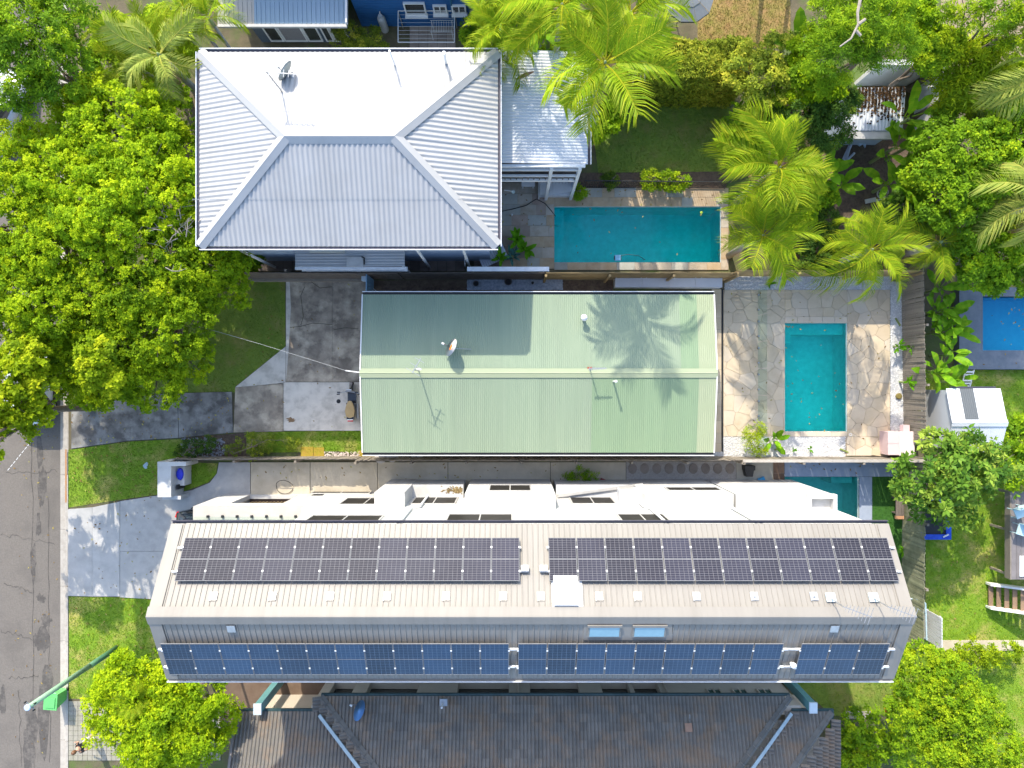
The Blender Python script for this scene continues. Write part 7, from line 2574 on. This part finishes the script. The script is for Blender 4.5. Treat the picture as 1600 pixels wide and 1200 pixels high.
tree('leafy_tree', 'rounded green tree shading the far edge of the raised blue pool deck', 'tree',
     [(1525, 395, 3.4, 34), (1570, 400, 3.4, 38), (1600, 420, 3.2, 32), (1545, 430, 2.6, 24), (1500, 410, 2.6, 24)], 2500, 6, .17, LF_mid, 40, .45, .5, clump=.32, trunk=.13)
tree('dark_shrub', 'dark low shrub under the palms behind the honey coloured fence', 'shrub',
     [(1285, 385, 1.8, 30), (1310, 405, 1.7, 26), (1260, 405, 1.6, 20), (1290, 345, 1.4, 22)], 1200, 6, .15, LF_dark, 41, .4, .45, clump=.26, trunk=.07)
tree('dark_shrub', 'dark leafy shrub under the palms beside the white boundary wall', 'shrub',
     [(1405, 330, 1.8, 26), (1430, 350, 1.8, 22), (1460, 350, 2.0, 26)], 900, 6, .17, LF_dark, 42, .45, .45, clump=.26, trunk=.07)
# shrubs below and among
tree('pale_bush', 'pale olive bush between the white hip roof and the blue wall', 'shrub',
     [(545, 58, 1.4, 22), (575, 62, 1.2, 20), (530, 72, 1.2, 18), (560, 78, 1.2, 20), (590, 76, 1.0, 14)], 800, 7, .12, LF_hedge, 43, .28, .3, clump=.22, trunk=.05)
tree('low_shrub', 'low dark green shrub beside the striped awning and street tree', 'shrub',
     [(392, 405, 1.2, 20), (405, 395, 1.0, 14), (375, 412, 1.2, 18)], 420, 6, .17, LF_mid, 44, .4, .45, clump=.2, trunk=.05)
tree('low_shrub', 'scrubby olive shrub in the gravel garden bed beside the driveway', 'shrub',
     [(385, 692, .4, 15), (360, 702, .35, 12), (415, 692, .3, 15), (452, 690, .25, 12), (400, 706, .3, 12)], 330, 6, .09, LF_hedge, 45, .08, .4, clump=.18, trunk=.03)
tree('low_shrub', 'small sparse shrub at the letter box end of the gravel bed', 'shrub',
     [(300, 700, .5, 14), (325, 694, .4, 12), (285, 708, .4, 10)], 240, 6, .11, LF_dark, 46, .25, .4, clump=.16, trunk=.03)
for k, (u, v, r_, lab) in enumerate([(955, 285, 11, 'small clipped shrub nearest the annex by the black pool fence'), (1018, 283, 14, 'light green shrub by the black pool fence, second along'),
                                     (1042, 284, 14, 'light green shrub in the middle of the black pool fence'), (1064, 285, 13, 'light green shrub near the palm end of the black pool fence'), (905, 303, 10, 'dark green tuft by the white day bed end')]):
    tree('fence_shrub', lab, 'shrub', [(u, v, .5, r_)], 130, 7, .14, LF_mid if k else LF_dark, 50 + k, .6, .3, clump=.2, trunk=.03, group='shrubs along the black pool fence')
tree('bamboo_plant', 'wispy yellow green bamboo clump in the white pebbles by the glass fence', 'plant',
     [(1178, 690, .9, 14), (1182, 670, 1.0, 10), (1170, 680, .8, 10), (1185, 702, .6, 10)], 260, 6, .16, LF_yellow, 56, .45, .16, spread=.5, clump=.2, trunk=.03)
tree('flower_bed', 'small flower clump on the path beside the white townhouse wall', 'plant',
     [(890, 745, .3, 8), (905, 743, .35, 12), (922, 744, .35, 10)], 150, 6, .12, LF_mid, 57, .4, .3, clump=.14, trunk=.02)

# ---------------- the clipped hedge
hx0, hx1, hy0, hy1, hz = ax(955, 2.9), ax(1172, 2.9), ay(123, 2.9), ay(62, 2.9), 2.9
hg = thing('clipped_hedge', 'long clipped hedge, sunny yellow green on top, dark towards the lawn', 'hedge', ((hx0 + hx1) / 2, (hy0 + hy1) / 2, 0))
rg = np.random.default_rng(61)
n = 6000
x = rg.uniform(hx0, hx1, n)
y = rg.uniform(hy0, hy1, n)
P1 = np.stack([x, y, hz + .18 * np.sin(x * 2.1) * np.sin(y * 3 + 1) + rg.normal(0, .09, n)], 1)
N1 = unit(np.array([0, 0, 1.0]) + rg.normal(0, .35, (n, 3)))
n2 = 3600
P2 = np.stack([rg.uniform(hx0, hx1, n2), hy0 + rg.normal(0, .09, n2), rg.uniform(.05, hz, n2)], 1)
N2 = unit(np.array([0, -1.0, .3]) + rg.normal(0, .35, (n2, 3)))
n3 = 700
P3 = np.stack([hx1 + rg.normal(0, .1, n3), rg.uniform(hy0, hy1, n3), rg.uniform(.05, hz, n3)], 1)
P4 = np.stack([hx0 + rg.normal(0, .1, n3), rg.uniform(hy0, hy1, n3), rg.uniform(.05, hz, n3)], 1)
N3 = unit(np.array([1.0, 0, .3]) + rg.normal(0, .35, (n3, 3)))
N4 = unit(np.array([-1.0, 0, .3]) + rg.normal(0, .35, (n3, 3)))
P = np.concatenate([P1, P2, P3, P4])
N = np.concatenate([N1, N2, N3, N4])
tt = np.clip(.45 + .25 * np.sin(P[:, 0] * 1.3 + 2) * np.sin(P[:, 1] * 2.0) + rg.normal(0, .15, len(P)), 0, 1)
sprigs_mesh('foliage', P, N, rg.uniform(.07, .13, len(P)), tt, 5, .5, .3, LF_hedge, hg, rg)
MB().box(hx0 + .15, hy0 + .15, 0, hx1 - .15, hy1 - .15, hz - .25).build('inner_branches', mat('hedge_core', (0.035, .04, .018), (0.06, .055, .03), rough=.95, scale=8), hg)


# ---------------- palms
def frond_mesh(name, L_, leaflets, ll, droop, m, seed, wid=.038, vee=.35):
    rg = np.random.default_rng(seed)
    V, Fc, T = [], [], []

    def pos(t):
        x = L_ * (t - .18 * t ** 3 * droop)
        z = L_ * (.42 * t - (.75 * droop) * t ** 2.2)
        return np.array([x, 0, z])
    ns = 9
    ring = []
    for i in range(ns + 1):
        t = i / ns
        p = pos(t)
        r = .035 * (1 - .85 * t) + .004
        ring.append([p + np.array([0, r, 0]), p + np.array([0, 0, r]), p + np.array([0, -r, 0])])
    for i in range(ns):
        for k in range(2):
            q = [ring[i][k], ring[i + 1][k], ring[i + 1][k + 1], ring[i][k + 1]]
            b = len(V)
            V += q
            Fc.append((b, b + 1, b + 2, b + 3))
            T.append(.95)
    for i in range(leaflets):
        t = .14 + .86 * (i + .5) / leaflets
        p = pos(t)
        d = pos(min(1, t + .02)) - pos(t - .02)
        d /= np.linalg.norm(d)
        l = ll * (0.45 + 1.15 * math.sin(math.pi * min(1, (t - .05) * .93)) ** .7) * rg.uniform(.88, 1.1)
        if t > .9:
            l *= .75
        for s in (-1, 1):
            fwd = .45 + .75 * t + rg.normal(0, .06)
            side = np.array([0, s, 0])
            e = d * math.sin(fwd * .8) + side * math.cos(fwd * .8) + np.array([0, 0, vee + rg.normal(0, .08)])
            e /= np.linalg.norm(e)
            wv = np.cross(e, np.array([0, 0, 1.]))
            wv /= np.linalg.norm(wv)
            wv = wv * wid * rg.uniform(.8, 1.15)
            m1 = p + e * l * .5
            tip = p + e * l + np.array([0, 0, -.42 * l * droop]) + d * l * .08
            b = len(V)
            V += [p - wv * .3, p + wv * .3, m1 + wv * .5, m1 - wv * .5, tip]
            Fc.append((b, b + 1, b + 2, b + 3))
            Fc.append((b + 3, b + 2, b + 4, b + 4))
            tv = float(np.clip(.48 + rg.normal(0, .14) + .25 * (t - .5), 0, 1))
            T += [tv, tv + .06]
    fs = [f if f[2] != f[3] else f[:3] for f in Fc]
    me = bpy.data.meshes.new(name)
    me.from_pydata([tuple(v) for v in V], [], fs)
    me.materials.append(m)
    a = me.attributes.new('tint', 'FLOAT', 'FACE')
    a.data.foreach_set('value', np.array(T, np.float32))
    return me


FR = [frond_mesh('frond', 2.6, 46, .62, d, LF_palm, 70 + i) for i, d in enumerate((.55, .75, .95, 1.15))]
FRD = frond_mesh('dead_frond', 2.4, 34, .5, 1.2, leaf_mat('leaf_dead', (0.14, .09, .04), (0.27, .18, .08), (0.42, .32, .16), trans=.1), 88, wid=.035, vee=-.1)
FRP = [frond_mesh('frond', 2.6, 44, .60, d, LF_palm_pale, 80 + i) for i, d in enumerate((.6, .85, 1.1))]


def palm(label, u, v, z, length, n, seed, fr=None, trunk=.13, group='palms', shaft=True, lean=(0, 0), el=(-.30, .75), stems=1, name='palm_tree', az0=None, cat='palm'):
    rr2 = random.Random(seed)
    fr = fr or FR
    c = at(u, v, z)
    bx, by = c.x + lean[0], c.y + lean[1]
    root = thing(name, label, cat, (bx, by, 0), 0, group)
    tops = []
    for s in range(stems):
        if stems == 1:
            top, bb = c, Vector((bx, by, 0))
        else:
            a = 2 * math.pi * s / stems + rr2.uniform(-.4, .4)
            rs_ = .55 * length * .55
            top = c + Vector((math.cos(a) * rs_, math.sin(a) * rs_, rr2.uniform(-1.0, .15)))
            bb = Vector((bx + math.cos(a) * .25, by + math.sin(a) * .25, 0))
        mid = bb.lerp(top, .5) + Vector((rr2.uniform(-.08, .08), rr2.uniform(-.08, .08), 0))
        tr = trunk if stems == 1 else trunk * .55
        MB().tube([bb, mid, top - Vector((0, 0, .55))], [tr * 1.25, tr, tr * .85], 10).build('trunk', M_palmtrunk, root, smooth=True)
        if shaft:
            MB().tube([top - Vector((0, 0, .55)), top - Vector((0, 0, .25)), top + Vector((0, 0, .12))], [tr * 1.0, tr * 1.1, tr * .3], 9).build('crown_shaft', M_shaft, root, smooth=True)
        tops.append(top)
    k_ = 0
    for s, top in enumerate(tops):
        m_ = n // len(tops)
        for i in range(m_):
            f = (i + .5) / m_
            az = (2.399963 * i) + rr2.uniform(-.55, .55) + seed
            tilt = el[1] + (el[0] - el[1]) * f + rr2.uniform(-.12, .12)
            me = fr[min(len(fr) - 1, int(f * len(fr)))]
            s_ = length / 2.6 * rr2.uniform(.66, 1.16) * (1 if stems == 1 else .8)
            local(me, 'frond', None, root, (top.x - bx, top.y - by, top.z - .05), (rr2.uniform(-.55, .55), -tilt + rr2.uniform(-.15, .15), az), (s_, s_ * rr2.uniform(.75, 1.1), s_))
            k_ += 1
        if stems == 1 and shaft:
            for i in range(rr2.choice((1, 2, 3))):
                s_ = length / 2.6 * rr2.uniform(.65, .85)
                local(FRD, 'dead_frond', None, root, (top.x - bx, top.y - by, top.z - .35), (rr2.uniform(-.5, .5), rr2.uniform(.45, .95), rr2.uniform(0, 6.28)), (s_, s_, s_))
    return root


palm('tall king palm leaning its fronds over the rear deck annex roof', 945, 98, 9.3, 2.45, 21, 3, el=(-.5, .65))
palm('big feathery palm beside the far end of the long pool', 1218, 262, 6.0, 2.75, 21, 8, el=(-.2, .75))
palm('lower palm between the long pool end and the honey coloured fence', 1192, 368, 4.6, 2.2, 18, 5, el=(-.2, .7))
palm('palm hanging its fronds over the white pebbles in the fence corner', 1362, 390, 4.8, 2.4, 20, 9, el=(-.35, .7))
palm('palm behind the fence corner nearest the raised blue pool', 1470, 378, 3.6, 1.7, 11, 4, el=(-.3, .6))
palm('palm with a leaning grey trunk at the edge by the spiky lime tree', 1648, 115, 6.2, 3.0, 13, 6, lean=(-1.9, .35), el=(-.3, .5), shaft=False, fr=FRP)
palm('palm at the edge beside the small leaved tree and the raised pool', 1625, 318, 5.4, 2.6, 13, 12, el=(-.3, .6), fr=FRP)
palm('golden cane palm clump by the street corner of the white hip roof', 205, 62, 5.4, 2.3, 36, 14, stems=4, name='cane_palm', el=(-.1, .9))
palm('pale fronded palm showing a star of fronds beside the white hip roof corner', 248, 85, 6.2, 2.0, 12, 15, fr=FRP, el=(-.2, .5))
palm('golden cane palm between the blue verandah roof and the street trees', 300, 28, 5.0, 2.1, 24, 17, stems=3, name='cane_palm', el=(-.2, .8))
palm('lime cane palm arching over the corner of white hip roof and annex', 772, 66, 6.2, 1.9, 24, 21, stems=3, name='cane_palm', el=(-.05, .8))
palm('lime cane palm at the edge above the annex roof', 800, 12, 7.4, 2.0, 24, 23, stems=3, name='cane_palm', el=(-.05, .8))
palm('tall palm between the grey parasol and the annex roof', 985, 20, 7.6, 2.6, 16, 25, el=(-.35, .75))
palm('green palm beyond the annex roof beside the paddle leaved plants', 878, 8, 8.4, 2.3, 14, 27, el=(-.2, .8))
palm('small spiky cycad like palm inside the lime verge tree', 213, 1092, 5.2, .9, 16, 29, trunk=.08, name='cycad_palm', el=(.0, .9), shaft=False)
# dry pale flower sprays hanging in the tall palms
sp = MB()
rg0 = random.Random(8)
for (u, v) in ((925, 165), (1002, 95), (915, 172)):
    p = at(u, v, 6.6)
    for k in range(26):
        a = rg0.uniform(0, 6.28)
        l = rg0.uniform(.25, .55)
        sp.tube([p, p + Vector((math.cos(a) * l * .6, math.sin(a) * l * .6 - .15, -.1)), p + Vector((math.cos(a) * l, math.sin(a) * l - .3, -.45))], [.012, .01, .006], 3, cap=False)
sp.build('flower_spray', mat('dry_spray', (0.42, .36, .22), (0.5, .44, .3), rough=.8), bpy.data.objects['palm_tree'])
p0_, p1_ = at(806, 124, 5.2), at(834, 112, 5.5)
sth = MB().tube([p0_, p0_.lerp(p1_, .5) + Vector((0, 0, .05)), p1_], [.03, .09, .03], 6)
tag(sth.build('palm_sheath', mat('brown_sheath', (0.25, .16, .09), (0.2, .12, .07), rough=.7)), 'brown dead palm sheath lying on the annex roof', 'palm sheath')


# ---------------- paddle leaved plants
def paddle_mesh(name, L_, wid, droop, m, seed, petiole=.5):
    rg = np.random.default_rng(seed)
    V, Fc, T = [], [], []
    ns = 7

    def pos(t):
        return np.array([L_ * (petiole + t * (1 - .1 * droop * t)), 0, L_ * (.35 * (petiole + t) - .5 * droop * t * t)])
    rows = []
    for i in range(ns + 1):
        t = i / ns
        p = pos(t)
        w_ = wid * (math.sin(math.pi * min(.985, .06 + t * .94)) ** .6) * (1 if t < 1 else .1) * rg.uniform(.88, 1.1)
        up = .18 * w_
        rows.append((p + np.array([0, w_, up]), p, p + np.array([0, -w_, up])))
    for r in rows:
        V += list(r)
    for i in range(ns):
        for k in range(2):
            a = i * 3 + k
            Fc.append((a, a + 1, a + 4, a + 3)[::-1])
            T.append(float(np.clip(.45 + rg.normal(0, .14), 0, 1)))
    b = len(V)
    r = .02
    q0, q1 = np.array([0, 0, 0]), pos(0)
    for q in (q0, q1):
        V += [q + np.array([0, r, 0]), q + np.array([0, 0, r]), q + np.array([0, -r, 0])]
    Fc += [(b, b + 1, b + 4, b + 3), (b + 1, b + 2, b + 5, b + 4)]
    T += [.6, .6]
    me = bpy.data.meshes.new(name)
    me.from_pydata([tuple(v) for v in V], [], Fc)
    me.materials.append(m)
    me.polygons.foreach_set('use_smooth', [True] * len(me.polygons))
    a = me.attributes.new('tint', 'FLOAT', 'FACE')
    a.data.foreach_set('value', np.array(T, np.float32))
    return me


PD = [paddle_mesh('leaf', 1.0, .20, d, LF_banana, 90 + i) for i, d in enumerate((.5, .8, 1.1))]
AG = [paddle_mesh('leaf', .5, .055, .4, leaf_mat('leaf_agave', (0.06, .16, .13), (0.10, .24, .20), (0.18, .36, .30), trans=.15), 95, petiole=.02)]
BR = [paddle_mesh('leaf', .6, .10, .6, leaf_mat('leaf_bright_blade', (0.08, .25, .01), (0.14, .36, .015), (0.28, .5, .03), trans=.4), 97 + i, petiole=.12) for i in range(2)]


def paddle_plant(label, u, v, z, scale, n, seed, ms=None, group=None, name='banana_plant', el=(.1, 1.0), spread=.25, cat='plant'):
    rr2 = random.Random(seed)
    ms = ms or PD
    c = at(u, v, z)
    root = thing(name, label, cat, (c.x, c.y, 0), 0, group)
    if z > .15:
        MB().tube([(c.x, c.y, 0), (c.x, c.y, z)], [.09 * min(1.3, scale), .06 * min(1.3, scale)], 8).build('stem', M_shaft, root)
    for i in range(n):
        a = 2.399963 * i + seed + rr2.uniform(-.3, .3)
        f = (i + .5) / n
        tilt = el[0] + (el[1] - el[0]) * rr2.random()
        s_ = scale * rr2.uniform(.75, 1.2)
        local(rr2.choice(ms), 'leaf', None, root, (rr2.uniform(-spread, spread) * scale, rr2.uniform(-spread, spread) * scale, z * rr2.uniform(.75, 1.0)), (rr2.uniform(-.4, .4), -tilt, a), (s_, s_, s_))
    return root


bananas = [
    (820, 45, 4.2, 1.35, 14, 'broad paddle leaved plant by the annex roof, closest to the blue wall'),
    (858, 52, 4.4, 1.35, 14, 'broad paddle leaved plant by the annex roof, behind the tall king palm'),
    (845, 8, 4.2, 1.3, 12, 'broad paddle leaved plant at the edge above the annex roof'),
    (1420, 185, 2.8, 1.0, 9, 'paddle leaved plant overlapping the littered shed corner'),
    (1395, 232, 2.0, 1.05, 10, 'dark paddle leaved plant below the littered shed'),
    (1425, 225, 2.2, 1.05, 9, 'paddle leaved plant against the white boundary wall'),
    (1392, 285, 1.6, 1.0, 9, 'paddle leaved plant above the old barrow wheel'),
    (1425, 290, 2.0, 1.1, 9, 'paddle leaved plant between the barrow wheel and the leafy tree'),
    (1290, 270, 1.6, .95, 9, 'yellowish paddle leaved plant beside the big feathery palm'),
    (1305, 290, 1.2, .9, 8, 'paddle leaved plant beside the plastic pipes on the mulch'),
    (1250, 80, 3.2, 1.3, 8, 'dark paddle leaved plant by the dry lawn trunk shadows'),
    (1195, 175, 1.8, .8, 10, 'paddle leaved plant hanging over the pool side lawn corner'),
]
for k, (u, v, z, s_, n, lab) in enumerate(bananas):
    paddle_plant(lab, u, v, z, s_, n, 30 + k, group='paddle leaved plants')
hel = [(1468, 452, 'heliconia clump nearest the palms behind the paling fence'), (1476, 488, 'heliconia clump level with the top of the raised blue pool'), (1484, 515, 'heliconia clump beside the middle of the raised deck'),
       (1466, 520, 'heliconia clump leaning on the middle of the paling fence'), (1480, 555, 'heliconia clump beside the end of the raised deck'), (1464, 580, 'heliconia clump leaning on the fence near the white shed'), (1490, 596, 'heliconia clump by the white step ladder'), (1462, 486, 'heliconia clump leaning on the fence near its top end')]
for k, (u, v, lab) in enumerate(hel):
    paddle_plant(lab, u, v, 1.3, .72, 12, 60 + k, group='heliconia clumps behind the paling fence', name='heliconia')
small = [
    (808, 372, .5, .9, 16, BR, 'bright_leaf_plant', 'bright green strap leaved plant on the sandstone by the pool'),
    (820, 388, .4, .9, 14, BR, 'bright_leaf_plant', 'bright green strap leaved plant nearest the white ledge'),
    (800, 400, .3, 1.0, 18, AG, 'agave', 'blue green agave rosette beside the pale sun bed'),
    (782, 402, .5, .8, 12, BR, 'bright_leaf_plant', 'darker leafy potted plant overlapping the pale sun bed'),
    (1207, 686, .25, .65, 8, PD, 'potted_plant', 'round leaved potted plant in the white pebbles by the glass fence'),
    (1405, 541, .5, .55, 10, BR, 'frangipani_plant', 'pale leafed young plant in the pebbles against the paling fence'),
    (1425, 545, .8, .5, 8, BR, 'frangipani_plant', 'small leafy sprig against the middle of the paling fence'),
    (1422, 597, .9, .62, 9, BR, 'frangipani_plant', 'yellow green leafy plant against the paling fence by the stump'),
    (1203, 443, .1, .45, 9, BR, 'low_plant', 'low dark green tuft in the white pebbles under the palm'),
    (1240, 703, .1, .3, 7, BR, 'low_plant', 'small wilted plant in the white pebbles nearest the pool'),
    (1266, 702, .1, .3, 7, BR, 'low_plant', 'small dry stemmed plant in the middle of the white pebbles'),
    (1412, 860, .1, .5, 10, BR, 'low_plant', 'bright green plant by the greenish fence and townhouse gable'),
]
for k, (u, v, z, s_, n, ms, nm, lab) in enumerate(small):
    paddle_plant(lab, u, v, z, s_, n, 80 + k, ms, None, nm, el=(.15, 1.1), spread=.12)
pot = thing('plant_pot', 'pale round pot holding the round leaved plant by the glass fence', 'pot', at(1206, 688))
local(MB().lathe((0, 0, 0), [(.13, 0), (.19, .3), (.19, .34), (.15, .34), (.14, .28)], 16), 'body', mat('pale_pot', (0.55, .52, .47), rough=.7), pot)
# tall thin trunks that throw their shadows over the dry lawn
for k, (u, v, lab) in enumerate([(1185, -55, 'slim tree just beyond the dry lawn, nearest the parasol'), (1228, -50, 'slim tree just beyond the dry lawn, nearest the feathery tree')]):
    tree('slim_tree', lab, 'tree', [(u, v - 30, 6.0, 30), (u + 20, v - 20, 6.2, 26)], 500, 6, .15, LF_mid, 120 + k, .5, .4, trunk=.1, clump=.3, base=(u, v + 14))
